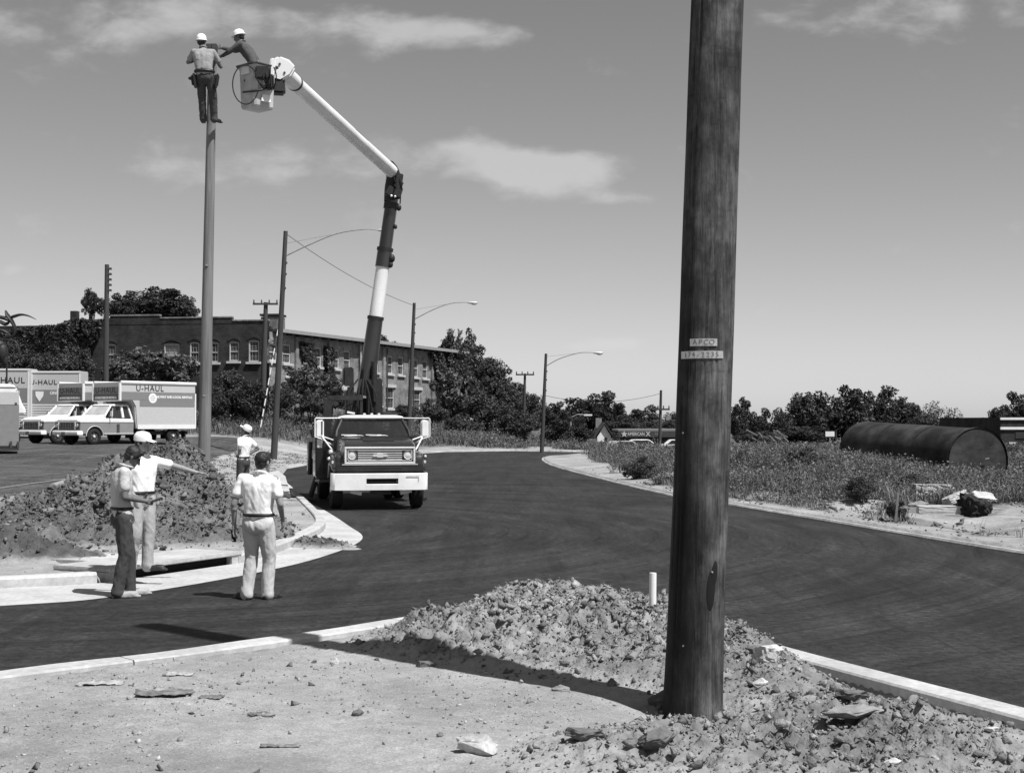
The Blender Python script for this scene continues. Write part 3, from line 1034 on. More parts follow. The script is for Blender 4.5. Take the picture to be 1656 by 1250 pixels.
stone(947, 1192, .12, 'rounded brown boulder near the bottom edge left of the big pole', M['stone_dark'], 5, (1.1, .9, .8), z=.12)
stone(1070, 1140, .13, 'dark crumbly lump leaning against the left side of the big pole', M['stone_dark'], 2, (1, .8, .9), z=.15)
stone(1062, 1205, .13, 'large broken lump below the foot of the big pole', M['stone_dark'], 1, (1.2, .9, .8), z=.12, rz=.6)
stone(1440, 1235, .06, 'pale pebble by the bottom edge in the clods', M['stone_pale'], 2, (1, .8, .6), z=.1)
stone(1598, 1188, .045, 'small white stone by the end of the right kerb trench', M['stone_pale'], 4, (1.4, .8, .5), z=.05)
stone(418, 862, .0 + .10, 'brown clod beside the pointing kerb corner', M['stone_dark'], 3, (1, .8, .7), z=.12)

# broken lump of old concrete, bottom centre
def slab(name, px, py, D, size, rot, label, mat_='concrete_old', cat='concrete slab', z=None, jag=.02, seed=1):
    c = Vector((XZ(px, D), D, 0)); c.z = P(px, py, D).z if z is None else z
    r = np.random.default_rng(seed)
    bm = bmesh.new(); bmesh.ops.create_cube(bm, size=1)
    bmesh.ops.subdivide_edges(bm, edges=bm.edges, cuts=6, use_grid_fill=True)
    for v in bm.verts:
        nzv = fbm(np.array([v.co.x * 3 + seed]), np.array([v.co.y * 3 + v.co.z * 2]), 3, seed)[0]
        e = Vector((v.co.x * size[0] * (1 + nzv * jag * 12), v.co.y * size[1] * (1 + nzv * jag * 9), v.co.z * size[2]))
        v.co = e + Vector((r.uniform(-1, 1), r.uniform(-1, 1), r.uniform(-.5, .5))) * jag
    me = bpy.data.meshes.new(name); bm.to_mesh(me); bm.free(); me.materials.append(M[mat_])
    o = link_mesh(name, me); o.location = c; o.rotation_euler = rot
    return tag(o, label, cat)


co, f = lump_variant(93, 2)
co = co * np.array([.19, .10, .10])
o = link_mesh('concrete_lump', np_mesh('concrete_lump', co, f, M['concrete_old']))
o.location = (-.19, 8.6, zfine(-.19, 8.6) + .03); o.rotation_euler = (R(-8), R(8), R(-20))
tag(o, 'broken piece of old concrete with rough crust at the bottom centre', 'concrete lump')
scatter_on_ground('gravel', 1400, (2, 11, 17, 60), (.012, .05), M['stone'], 57)


def crumpled(name, cx_, cy_, L, W, label, seed, mat_, cat, rz=0):
    r = np.random.default_rng(seed)
    n, m_ = 22, 9
    X, Y = np.meshgrid(np.linspace(-1, 1, n), np.linspace(-1, 1, m_))
    edge = 1 + 1.1 * fbm(X * 2.3 + seed, Y * 1.3, 4, seed)
    Z = np.abs(fbm(X * 2.2 + seed, Y * 2.4, 5, seed + 3)) * .10 + .003
    v = np.stack([X.ravel() * L / 2 * (.8 + .2 * edge.ravel()) + r.normal(size=X.size) * .006, Y.ravel() * W / 2 * edge.ravel(), Z.ravel() * min(1, L * 2)], 1)
    ii = np.arange(n * m_).reshape(m_, n)
    f = np.stack([ii[:-1, :-1].ravel(), ii[:-1, 1:].ravel(), ii[1:, 1:].ravel(), ii[1:, :-1].ravel()], 1)
    o = link_mesh(name, np_mesh(name, v, f, mat_, smooth=True))
    o.location = (cx_, cy_, zfine(cx_, cy_) + .005); o.rotation_euler = (0, 0, rz)
    md = o.modifiers.new('thickness', 'SOLIDIFY'); md.thickness = .004
    return tag(o, label, cat)


M['paper'] = mat('grey_torn_paper', .15, .9, .5, 14)
M['paper_pale'] = mat('pale_torn_paper', .34, .9, .4, 14)
crumpled('torn_sack', -2.52, 10.35, .42, .17, 'torn grey paper sack crumpled flat on the bare clay', 3, M['paper'], 'paper sack', .15)
crumpled('torn_sack', -2.16, 10.30, .16, .12, 'smaller scrap right of the torn grey sack', 5, M['paper'], 'paper scrap', -.2)
crumpled('torn_sack', -3.12, 10.85, .34, .12, 'flattened pale paper near the left kerb', 8, M['paper_pale'], 'paper scrap', .12)
crumpled('torn_sack', -2.62, 11.25, .22, .12, 'pale crumpled scrap just below the left kerb', 9, M['paper_pale'], 'paper scrap', .05)
crumpled('torn_sack', -1.42, 8.75, .24, .05, 'thin curled dark strip on the clay near the bottom edge', 12, M['paper'], 'scrap strip', .0)
crumpled('torn_sack', -1.72, 9.7, .14, .10, 'grey scrap lying on clay right of centre left', 13, M['paper'], 'paper scrap', .4)

# ---------------------------------------------------------------- storm drain inlet and walk
A0, B0 = Vector((-5.22, 18.52, 0)), Vector((-3.98, 20.98, 0))
t_ = (B0 - A0).normalized(); n_ = Vector((-t_.y, t_.x, 0))
if n_.x > 0: n_ = -n_
root = empty('storm_drain', tuple((A0 + B0) / 2), 0, 'concrete storm drain inlet with a long dark slot under its lid', 'storm drain')
off = -Vector(root.location)


def quad_prism(poly, z0, z1):
    return MB().prism([(p.x, p.y) for p in poly], 'z', z0, z1)


fr = -.02
o = quad_prism([A0 - n_ * .02, B0 - n_ * .02, B0 + n_ * 1.0, A0 + n_ * 1.0], .125, .18).build('lid', M['concrete'], root, bevel=.012); o.location = off
o = quad_prism([A0 + n_ * .0 + t_ * .0, A0 + t_ * .42 + n_ * .0, A0 + t_ * .42 + n_ * 1.0, A0 + n_ * 1.0 + t_ * .02], -.1, .122).build('end_block', M['concrete'], root); o.location = off
o = quad_prism([B0 - t_ * .22 + n_ * .0, B0 - t_ * .0 + n_ * .0, B0 + n_ * 1.0 - t_ * .02, B0 - t_ * .22 + n_ * 1.0], -.1, .122).build('end_block', M['concrete'], root); o.location = off
o = quad_prism([A0 + t_ * .42 + n_ * .10, B0 - t_ * .22 + n_ * .10, B0 - t_ * .22 + n_ * .95, A0 + t_ * .42 + n_ * .95], -.1, .121).build('throat', M['void'], root); o.location = off
o = quad_prism([A0 - n_ * .42 - t_ * .1, B0 - n_ * .42 + t_ * .1, B0 + n_ * .001 + t_ * .1, A0 + n_ * .001 - t_ * .1], -.1, .010).build('apron', M['concrete'], root); o.location = off

o = quad_prism([A0 + t_ * .425 + n_ * .002, B0 - t_ * .225 + n_ * .002, B0 - t_ * .225 + n_ * .099, A0 + t_ * .425 + n_ * .099], -.1, -.02).build('pit', M['void'], root); o.location = off
walk = empty('footpath', (-6.2, 20.4, 0)); walk['kind'] = 'structure'
for q in ([(-7.3, 21.5), (-6.35, 21.05), (-6.0, 19.75), (-6.9, 20.2)], [(-6.34, 21.045), (-5.4, 20.6), (-5.05, 19.3), (-5.99, 19.745)], [(-5.39, 20.595), (-4.9, 20.35), (-4.7, 19.9), (-5.2, 19.85)]):
    cx_ = sum(p[0] for p in q) / 4; cy_ = sum(p[1] for p in q) / 4
    q = [(cx_ + (x - cx_) * .99, cy_ + (y - cy_) * .99) for x, y in q]
    o = MB().prism(q, 'z', .02, .165).build('paving_slab', M['concrete'], walk, bevel=.008); o.location = -Vector(walk.location)
# far pale concrete patch left behind the man looking up
for nm, q in (('concrete_pad', [(462, 772), (470, 800), (425, 783), (415, 772), (450, 762)]), ):
    pts = []
    for a, bb in q:
        D = 2300 * (CAM_H - .2) / (bb - 680); pts.append((XZ(a, D), D))
    o = MB().prism(pts, 'z', .05, .24).build(nm, M['concrete'])
    tag(o, 'ragged pale concrete pad at the kerb behind the man looking up', 'concrete pad')
# ---------------------------------------------------------------- poles
def wood_pole(name, base, top, r0, r1, mat_, label, group=None, n=20, segs=24, seed=0):
    base, top = Vector(base), Vector(top)
    root = empty(name, base, 0, label, 'utility pole', group)
    r = np.random.default_rng(seed)
    pts, rad = [], []
    for i in range(segs + 1):
        t = i / segs
        pts.append((top - base) * t)
        rad.append((r0 + (r1 - r0) * t) * (1 + r.uniform(-.012, .012)))
    pts[0] = pts[0] - (top - base).normalized() * .5
    MB().path(pts, rad, n).build('shaft', mat_, root, smooth=True)
    return root


def creosote():
    """brown-black butt of a treated pole: fine vertical grain, dark bleeding patches, paler checks"""
    m_ = bpy.data.materials.new('creosoted_wood'); m_.use_nodes = True
    ns, ls = m_.node_tree.nodes, m_.node_tree.links
    b = ns['Principled BSDF']; b.inputs['Roughness'].default_value = .7; b.inputs['Specular IOR Level'].default_value = .25
    t = ns.new('ShaderNodeTexCoord')

    def noise(scale, st, det=6, rough=.65, dist=0.0):
        mp = ns.new('ShaderNodeMapping'); mp.inputs['Scale'].default_value = st
        n = ns.new('ShaderNodeTexNoise'); n.inputs['Scale'].default_value = scale; n.inputs['Detail'].default_value = det
        n.inputs['Roughness'].default_value = rough; n.inputs['Distortion'].default_value = dist
        ls.new(t.outputs['Object'], mp.inputs[0]); ls.new(mp.outputs[0], n.inputs['Vector']); return n.outputs[0]

    def rmp(src, a, b_, lo, hi):
        r = ns.new('ShaderNodeMapRange'); r.inputs['From Min'].default_value = a; r.inputs['From Max'].default_value = b_
        r.inputs['To Min'].default_value = lo; r.inputs['To Max'].default_value = hi
        ls.new(src, r.inputs[0]); return r.outputs[0]

    def mul(a, b_, op='MULTIPLY'):
        n = ns.new('ShaderNodeMath'); n.operation = op
        for i, v in enumerate((a, b_)):
            if isinstance(v, (int, float)): n.inputs[i].default_value = v
            else: ls.new(v, n.inputs[i])
        return n.outputs[0]
    grain = noise(34, (1, 1, .07), 7, .75)
    v = rmp(grain, .3, .7, .022, .115)
    v = mul(v, rmp(noise(2.2, (1, 1, .45), 5, .6, .5), .38, .62, .40, 1.3))
    v = mul(v, rmp(noise(9, (1, 1, .16), 5, .7), .60, .68, 1.0, .40))
    v = mul(v, rmp(noise(7, (1, 1, .7), 6, .7), .38, .62, .55, 1.45))
    v = mul(v, rmp(noise(70, (1, 1, .02), 3, .7), .60, .66, 1.0, .25))
    v = mul(v, rmp(noise(1.6, (.3, .3, 2.6), 6, .75, .3), .60, .66, 1.0, .45))
    v = mul(v, rmp(noise(3.2, (.5, .5, 1.6), 4, .6), .60, .68, 1.0, .6))
    # shade painted into the wood colour: the left side darkens unevenly
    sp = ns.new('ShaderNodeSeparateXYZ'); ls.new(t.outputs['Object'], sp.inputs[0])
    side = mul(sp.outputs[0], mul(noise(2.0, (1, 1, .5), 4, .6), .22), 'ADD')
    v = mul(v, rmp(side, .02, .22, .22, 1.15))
    cb = ns.new('ShaderNodeCombineColor')
    for i in range(3): ls.new(v, cb.inputs[i])
    ls.new(cb.outputs[0], b.inputs['Base Color'])
    bp = ns.new('ShaderNodeBump'); bp.inputs['Distance'].default_value = .010
    ls.new(grain, bp.inputs['Height']); ls.new(bp.outputs[0], b.inputs['Normal'])
    return m_


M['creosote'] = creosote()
BP = Vector((1.275, 10.1, .02)); LEAN = Vector((.0385, 0, 1)).normalized(); BH = 12.3
root = empty('utility_pole', BP, 0, 'huge dark creosoted wooden pole in the foreground with two metal tags', 'utility pole')
n = 128; segs = 170
_r = np.random.default_rng(12)
CHECKS = [(-.55, 1.3, 1.2), (-2.35, 2.6, 1.6), (-1.05, 3.6, .9), (-.9, .6, .5)] + [(_r.uniform(-math.pi, 0), _r.uniform(.2, 5.2), _r.uniform(.3, 1.1)) for _ in range(16)]
pts_, rad_ = [], []
vs, fs = [], []
for i in range(segs + 1):
    t = i / segs; z = -.4 + t * (BH + .4)
    c = LEAN * z
    r0 = .200 + (.168 - .200) * max(z, 0) / BH + .016 * math.exp(-max(z, 0) / .35)
    for k in range(n):
        a = 2 * math.pi * k / n
        rr = r0 * (1 + .010 * math.sin(a * 3 + z * .9) + .006 * math.sin(a * 7 + 1.3 * z) + .004 * math.sin(z * 5.1 + a))
        # long season checks: narrow vertical grooves
        for (ca, zc, zl) in CHECKS:
            dA = math.atan2(math.sin(a - ca), math.cos(a - ca))
            if abs(dA) < .12: rr -= .013 * math.exp(-(dA / .032) ** 2) * max(0, 1 - ((z - zc) / zl) ** 2)
        vs.append(c + Vector((rr * math.cos(a), rr * math.sin(a), 0)))
vs = np.array([tuple(v) for v in vs]); ii = np.arange((segs + 1) * n).reshape(segs + 1, n)
f = np.stack([ii[:-1].ravel(), np.roll(ii, -1, 1)[:-1].ravel(), np.roll(ii, -1, 1)[1:].ravel(), ii[1:].ravel()], 1)
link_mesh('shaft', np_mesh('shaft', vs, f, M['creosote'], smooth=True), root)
MB().path([LEAN * (BH - .01), LEAN * (BH + .005)], .165, 32).build('top', M['pole_dark'], root)


def on_pole(px, py, lift=.0):
    """point on the camera side of the big pole at photo pixel px, py; local to the pole, with the outward normal"""
    D = BP.y - .20
    w = P(px, py, D) - BP
    c = LEAN * w.z
    rad = .200 + (.168 - .200) * w.z / BH
    dx_ = max(-.98, min(.98, (w.x - c.x) / rad))
    a = math.asin(dx_)
    nrm = Vector((math.sin(a), -math.cos(a), 0))
    return c + nrm * (rad + lift), nrm, a


def pole_tag(x0, x1, yc, h, txt, tsize):
    p0, _, a0 = on_pole(x0, yc); p1, _, a1 = on_pole(x1, yc)
    zc = (p0.z + p1.z) / 2
    rad = .200 + (.168 - .200) * zc / BH + .0035
    secs = []
    for k in range(9):
        a = a0 + (a1 - a0) * k / 8
        for_r = []
        for rr, zz in ((rad, -h / 2), (rad + .003, -h / 2), (rad + .003, h / 2), (rad, h / 2)):
            for_r.append(Vector((LEAN.x * (zc) + rr * math.sin(a), -rr * math.cos(a), zc + zz)))
        secs.append(for_r)
    pl = MB().loft(secs).build('metal_tag', M['plate'], root, bevel=.001)
    per = len(txt)
    for k, ch in enumerate(txt):
        a = a0 + (a1 - a0) * (.10 + .80 * (k + .5) / per)
        if ch == ' ': continue
        rr = rad + .004
        text_mesh('letter', ch, tsize, M['letter_tag'], pl, (LEAN.x * zc + rr * math.sin(a), -rr * math.cos(a), zc), (math.pi / 2, 0, a), .0012)


M['letter_tag'] = mat('stamped_tag_letters', .13, .6, .2, 30)
pole_tag(1118, 1160, 553, .052, 'APCO', .052)
pole_tag(1106, 1170, 573, .052, '174-2235', .050)
for (hx, hy) in ((1107, 700), (1152, 925), (1106, 1045), (1118, 1080)):
    p, nn, a = on_pole(hx, hy, -.002)
    MB().path([p, p + nn * .008], .007, 8).build('nail', M['galv'], root)
# gouged dark knot hole low on the right side
p, nn, a = on_pole(1150, 955, -.004)
mb = MB(); mb.ball((0, 0, 0), 1, (.035, .010, .15), 14, 10)
o = mb.build('gouge', M['void'], root, smooth=True); o.location = p; o.rotation_euler = (0, R(3), a)
p, nn, a = on_pole(1156, 930, -.004)
mb = MB(); mb.ball((0, 0, 0), 1, (.028, .010, .10), 14, 10)
o = mb.build('gouge', M['void'], root, smooth=True); o.location = p; o.rotation_euler = (0, R(8), a)

# white marker pipe standing in the heap
D = 12.5
p0 = P(1055, 990, D); p1 = P(1056, 926, D)
r_ = empty('marker_pipe', p0, 0, 'short white pipe stuck upright in the near heap', 'pipe')
mb = MB(); mb.path([Vector((0, 0, -.2)), p1 - p0], .031, 20, caps=False); mb.path([(p1 - p0), (p1 - p0) - Vector((0, 0, .05))], .026, 20)
mb.build('pipe_wall', M['white_paint'], r_, smooth=True)

# pole the lineman stands on
LD = 29.2
LB = Vector((XZ(329, LD), LD, zat(XZ(329, LD), LD)))
LT = P(344, 78, LD)
lineman_pole = wood_pole('utility_pole', LB, LT, .135, .085, M['pole_grey'], 'new weathered grey pole with a lineman standing near its top', seed=3)
for (py, dx_) in ((640, .03), (430, -.02)):
    z = P(335, py, LD).z - LB.z
    c = (LT - LB) * (z / (LT - LB).z)
    MB().box((c.x, -.118, c.z), (.05, .02, .03)).build('band_tag', M['galv'], lineman_pole)


def streetlight(bpx, bpy, tpx, tpy, D, arm_pts, r0, label, head=True, matp='pole_far', grp='wooden poles with long curved lamp arms'):
    zb_ = zat(XZ(bpx, D), D)
    base = Vector((XZ(bpx, D), D, zb_)); top = P(tpx, tpy, D)
    root = wood_pole('street_lamp', base, top, r0, r0 * .62, M[matp], label, grp, n=12, segs=10, seed=int(D))
    root['category'] = 'street lamp'
    pts = [P(a, b, D) - base for a, b in arm_pts]
    pts = [Vector(p) for p in smooth_line3(pts)]
    rr = [.035 + (.022 - .035) * i / (len(pts) - 1) for i in range(len(pts))]
    MB().path(pts, rr, 8).build('arm', M['galv'], root, smooth=True)
    # stay rod above the arm
    j = len(pts) // 2
    MB().path([pts[0] + Vector((0, 0, .62)), pts[j]], .012, 6).build('stay_rod', M['galv'], root)
    e = pts[-1]
    hd = MB(); hd.ball((.30, 0, .01), 1, (.36, .15, .085), 14, 8)
    h = hd.build('lamp_head', M['silver'], root, smooth=True); h.location = e
    gl = MB(); gl.ball((.38, 0, -.05), 1, (.19, .12, .09), 12, 6)
    g = gl.build('lens', M['lens'], h, smooth=True)
    for zz in (.35, .9, 1.6):
        ln_ = (top - base) * ((pts[0].z - zz) / (top - base).z)
        MB().box((ln_.x + r0 * .68, -r0 * .2, pts[0].z - zz), (.10, .1, .10)).build('clamp', M['dark_metal'], root)
    return root


def smooth_line3(pts, n=5):
    q = [pts[0]] + list(pts) + [pts[-1]]
    out = []
    for i in range(1, len(q) - 2):
        p0, p1, p2, p3 = q[i - 1:i + 3]
        for k in range(n):
            t = k / n
            out.append(.5 * ((2 * p1) + (-p0 + p2) * t + (2 * p0 - 5 * p1 + 4 * p2 - p3) * t * t + (-p0 + 3 * p1 - 3 * p2 + p3) * t ** 3))
    out.append(pts[-1])
    return out


streetlight(443, 722, 462, 374, 70, [(462, 414), (500, 396), (545, 378), (590, 371), (612, 373)], .17, 'tall leaning street lamp pole left of the bucket truck, arm reaching to the boom')
streetlight(660, 707, 670, 490, 92, [(671, 516), (700, 501), (728, 491), (750, 489), (757, 490)], .16, 'street lamp pole standing directly behind the bucket truck cab')
streetlight(876, 733, 883, 572, 93, [(883, 592), (905, 580), (935, 571), (953, 570), (960, 571)], .14, 'street lamp pole at the far bend of the road')


def far_lamp(px, py_base, py_top, D, reach, label):
    base = Vector((XZ(px, D), D, zat(XZ(px, D), D))); top = P(px, py_top, D)
    root = empty('street_lamp', base, 0, label, 'street lamp', 'distant metal street lamps')
    h = top.z - base.z
    MB().path([(0, 0, 0), (0, 0, h)], [.10, .07], 8).build('column', M['galv'], root, smooth=True)
    MB().path([(0, 0, h), (reach * .5, 0, h + .35), (reach, 0, h + .3)], .05, 6).build('arm', M['galv'], root)
    MB().box((reach + math.copysign(.35, reach), 0, h + .27), (.9, .35, .18)).build('lamp_head', M['box_white'], root)


far_lamp(923, 700, 675, 160, 1.6, 'distant street lamp above the dark shrubs by the road bend')
far_lamp(1240, 700, 671, 150, 2.6, 'distant street lamp right of the big pole before dark trees')
far_lamp(1352, 702, 695, 150, 1.6, 'distant street lamp beside the far end of the rusty tank')


def cross_pole(bpx, bpy, tpx, tpy, D, arm_w, arm_py, label, r0=.15, tilt=0.0, extra=None):
    zb_ = min(zat(XZ(bpx, D), D), P(bpx, bpy, D).z)
    base = Vector((XZ(bpx, D), D, zb_)); top = P(tpx, tpy, D)
    root = wood_pole('utility_pole', base, top, r0, r0 * .65, M['pole_far'], label, 'old utility poles with crossarms', n=12, segs=8, seed=int(D))
    az_ = P(tpx, arm_py, D).z - zb_
    c = (top - base) * (az_ / (top - base).z)
    ca = MB().box((c.x, -.16, az_), (arm_w, .10, .12), rot=(0, tilt, 0)).build('crossarm', M['pole_far'], root)
    for k in range(4):
        xx = (k - 1.5) / 1.5 * arm_w * .46
        MB().path([(c.x + xx, -.16, az_ + .06 - xx * math.sin(tilt)), (c.x + xx, -.16, az_ + .26 - xx * math.sin(tilt))], [.05, .035], 8).build('insulator', M['dark_metal'], ca)
    return root


cross_pole(424, 690, 430, 489, 88, 1.55, 492, 'old crossarm pole before the factory corner, just left of the leaning lamp', r0=.20)
cross_pole(846, 700, 849, 604, 112, 1.45, 606, 'small crossarm pole poking out of the trees right of the factory', r0=.14)
cross_pole(1066, 728, 1069, 631, 100, 1.25, 662, 'crossarm pole just left of the big near pole in front of the long dark shed', r0=.13)
# pole with bracket insulators on its left, before the ivy-covered wing
D = 84
base = Vector((XZ(171, D), D, zat(XZ(171, D), D))); top = P(173, 428, D)
rt = wood_pole('utility_pole', base, top, .19, .13, M['pole_far'], 'dark pole with stacked bracket insulators before the ivy covered wing', n=12, segs=8, seed=5)
h = (top - base).z
for k in range(5):
    MB().box((.16, -.02, h - .25 - k * .32), (.26, .2, .12)).build('bracket', M['dark_metal'], rt)

# wires
def wire(name, a, b, sag, label, r=.012, n=20):
    a, b = Vector(a), Vector(b)
    pts = [a.lerp(b, t / n) - Vector((0, 0, sag * 4 * (t / n) * (1 - t / n))) for t in range(n + 1)]
    o = MB().path(pts, r, 5).build(name, M['black'])
    return tag(o, label, 'wire')


wire('overhead_wire', P(465, 380, 70), P(672, 495, 92), .35, 'thin wire running from the tall leaning lamp pole down to the next lamp pole', .014)
wire('overhead_wire', P(883, 640, 93), P(1069, 636, 100), .5, 'thin wire between the bend lamp pole and the crossarm pole', .014)
# guy wire with white guards
ga, gb = P(450, 530, 71), P(421, 693, 66)
rt = empty('guy_wire', gb, 0, 'slanting guy wire wrapped in white guard pieces beside the leaning lamp pole', 'guy wire')
MB().path([Vector((0, 0, -.4)), ga - gb], .012, 6).build('strand', M['dark_metal'], rt)
nseg = 10
for k in range(nseg):
    t0, t1 = (k + .12) / nseg, (k + .80) / nseg
    MB().path([(ga - gb) * t0, (ga - gb) * t1], .026, 8).build('guard', M['box_light'], rt)
# ---------------------------------------------------------------- bucket truck
def rrect(w, h, zc, y, r, n=4, xc=0.0, wt=None):
    """rounded rectangle in the XZ plane at depth y; wt: width at the top"""
    pts = []
    wt = w if wt is None else wt
    for (sx_, sz, a0) in ((1, -1, -90), (1, 1, 0), (-1, 1, 90), (-1, -1, 180)):
        ww = (w if sz < 0 else wt) / 2 - r
        for k in range(n + 1):
            a = R(a0 + 90 * k / n)
            pts.append(Vector((xc + sx_ * ww + r * math.cos(a), y, zc + sz * (h / 2 - r) + r * math.sin(a))))
    return pts


def wheel(parent, x, y, rad, w, z=None, rim=.55, steer=0.0, dual=False):
    z = rad if z is None else z
    s = 1 if x > 0 else -1
    hub = empty('wheel', (x, y, z), steer); hub.parent = parent
    prof = [(-w / 2, rad * .62), (-w / 2, rad * .9), (-w * .38, rad * .985), (0, rad), (w * .38, rad * .985), (w / 2, rad * .9), (w / 2, rad * .62)]
    n = 40; vs, fs = [], []
    for (xx, rr) in prof:
        for k in range(n):
            a = 2 * math.pi * k / n
            g = 1 - (.012 if (k % 2 and abs(xx) < w * .45) else 0)
            vs.append((xx, rr * g * math.cos(a), rr * g * math.sin(a)))
    for i in range(len(prof) - 1):
        for k in range(n):
            fs.append((i * n + k, i * n + (k + 1) % n, (i + 1) * n + (k + 1) % n, (i + 1) * n + k))
    MB().add(vs, fs).build('tyre', M['rubber'], hub, smooth=True)
    rm = MB()
    rm.path([(-w * .35, 0, 0), (s * w * .30, 0, 0)], rad * .615, 32)
    rm.path([(s * w * .28, 0, 0), (s * w * .49, 0, 0)], [rad * .62, rad * .60], 32, caps=False)
    rm.path([(s * w * .30, 0, 0), (s * w * .44, 0, 0)], [rad * .26, rad * .20], 20)
    rm.build('rim', M['rim'], hub, smooth=True)
    hc = MB(); hc.path([(s * w * .44, 0, 0), (s * w * .52, 0, 0)], [rad * .17, rad * .12], 16); hc.build('hub_cap', M['silver'], hub, smooth=True)
    for k in range(6):
        a = k * math.pi / 3
        MB().path([(s * w * .30, rad * .44 * math.cos(a), rad * .44 * math.sin(a)), (s * w * .31, rad * .44 * math.cos(a), rad * .44 * math.sin(a))], rad * .09, 10).build('hole', M['void'], hub)
    return hub


YAW = R(11)
TR = Vector((-3.27, 34.3, 0))
truck = empty('bucket_truck', TR, YAW, 'dark utility bucket truck facing us with white bumper and roof, boom raised', 'bucket truck')
dk = M['dark_paint']; bk0 = M['black_metal']
# hood: nose to windscreen, domed
secs = []
for y, w, zt, zb_ in ((-.88, 1.74, 1.50, .92), (-.86, 1.80, 1.555, .90), (-.70, 1.84, 1.60, .9), (-.2, 1.88, 1.65, .9), (.45, 1.92, 1.69, .9), (.72, 1.94, 1.70, .9)):
    secs.append(rrect(w, zt - zb_, (zt + zb_) / 2, y, .10, 5, wt=w - .14))
MB().loft(secs).build('hood', dk, truck, smooth=True)
MB().box((0, -.15, 1.664), (.75, .9, .03), rot=(R(6.5), 0, 0)).build('hood_bulge', dk, truck, bevel=.012)
# fenders
for s in (-1, 1):
    secs = []
    for y, w, zt, zb_ in ((-.80, .30, 1.16, .90), (-.74, .38, 1.27, .86), (-.5, .42, 1.34, .90), (.0, .44, 1.36, 1.02), (.5, .44, 1.36, .98), (.78, .42, 1.34, .60), (1.0, .36, 1.30, .58)):
        secs.append(rrect(w, zt - zb_, (zt + zb_) / 2, y, .08, 4, xc=s * (.90 + .0), wt=w - .08))
    fd = MB().loft(secs).build('fender', dk, truck, smooth=True)
    mk = MB(); mk.box((s * 1.08, -.66, 1.12), (.07, .10, .07)); mk.build('side_marker', M['lens'], fd, bevel=.01)
# windshield header, cab shell
cab = MB()
cab.loft([[Vector(p) for p in q] for q in (
    [(-.98, .74, .75), (.98, .74, .75), (.98, 2.15, .75), (-.98, 2.15, .75)],
    [(-.985, .72, 1.45), (.985, .72, 1.45), (.985, 2.16, 1.45), (-.985, 2.16, 1.45)],
    [(-.95, .70, 1.72), (.95, .70, 1.72), (.95, 2.14, 1.72), (-.95, 2.14, 1.72)])])
cab.build('cab', dk, truck, smooth=True, bevel=.03)
# pillars + roof
for s in (-1, 1):
    MB().path([(s * .915, .78, 1.69), (s * .885, .86, 1.85), (s * .735, 1.14, 2.15)], [.042, .040, .040], 8).build('windscreen_pillar', bk0, truck, smooth=True)
    MB().path([(s * .93, 2.06, 1.70), (s * .76, 2.02, 2.16)], [.07, .06], 8).build('rear_pillar', dk, truck, smooth=True)
secs = []
for z, wx, y0, y1 in ((2.14, .775, 1.10, 2.10), (2.17, .79, 1.06, 2.12), (2.205, .76, 1.10, 2.10), (2.235, .62, 1.22, 2.0)):
    secs.append([Vector(p) for p in ((-wx + .06, y0, z), (-wx * .5, y0 - .03, z), (wx * .5, y0 - .03, z), (wx - .06, y0, z), (wx, y0 + .08, z), (wx, y1 - .06, z), (wx - .06, y1, z), (-wx + .06, y1, z), (-wx, y1 - .06, z), (-wx, y0 + .08, z))])
MB().loft(secs).build('roof', M['white_paint'], truck, smooth=True)
for k in range(3):
    MB().box(((k - 1) * .18, 1.22, 2.262), (.07, .09, .045)).build('roof_marker', M['lens'], truck, bevel=.012)
# glass
g = MB().add([(-.89, .775, 1.70), (.89, .775, 1.70), (.72, 1.12, 2.145), (-.72, 1.12, 2.145), (-.89, .79, 1.70), (.89, .79, 1.70), (.72, 1.135, 2.145), (-.72, 1.135, 2.145)],
             [(0, 1, 2, 3), (7, 6, 5, 4), (0, 4, 5, 1), (1, 5, 6, 2), (2, 6, 7, 3), (3, 7, 4, 0)])
M['windscreen'] = bpy.data.materials.new('windscreen_glass'); M['windscreen'].use_nodes = True
_b = M['windscreen'].node_tree.nodes['Principled BSDF']
_b.inputs['Base Color'].default_value = (.8, .8, .8, 1); _b.inputs['Roughness'].default_value = .03
_tn, _tl = M['windscreen'].node_tree.nodes, M['windscreen'].node_tree.links
_tr = _tn.new('ShaderNodeBsdfTransparent'); _tr.inputs[0].default_value = (.62, .62, .62, 1)
_gl = _tn.new('ShaderNodeBsdfGlossy'); _gl.inputs['Roughness'].default_value = .03
_fr = _tn.new('ShaderNodeLayerWeight'); _fr.inputs[0].default_value = .35
_mp = _tn.new('ShaderNodeMapRange'); _mp.inputs['To Min'].default_value = .06; _mp.inputs['To Max'].default_value = .9
_mx = _tn.new('ShaderNodeMixShader')
_tl.new(_fr.outputs['Fresnel'], _mp.inputs[0]); _tl.new(_mp.outputs[0], _mx.inputs[0]); _tl.new(_tr.outputs[0], _mx.inputs[1]); _tl.new(_gl.outputs[0], _mx.inputs[2])
_tl.new(_mx.outputs[0], _tn['Material Output'].inputs[0])
g.build('windscreen', M['windscreen'], truck)
for s in (-1, 1):
    MB().add([(s * .925, .86, 1.72), (s * .925, 2.0, 1.72), (s * .765, 1.97, 2.14), (s * .765, 1.16, 2.14)], [(0, 1, 2, 3)]).build('side_window', M['windscreen'], truck)
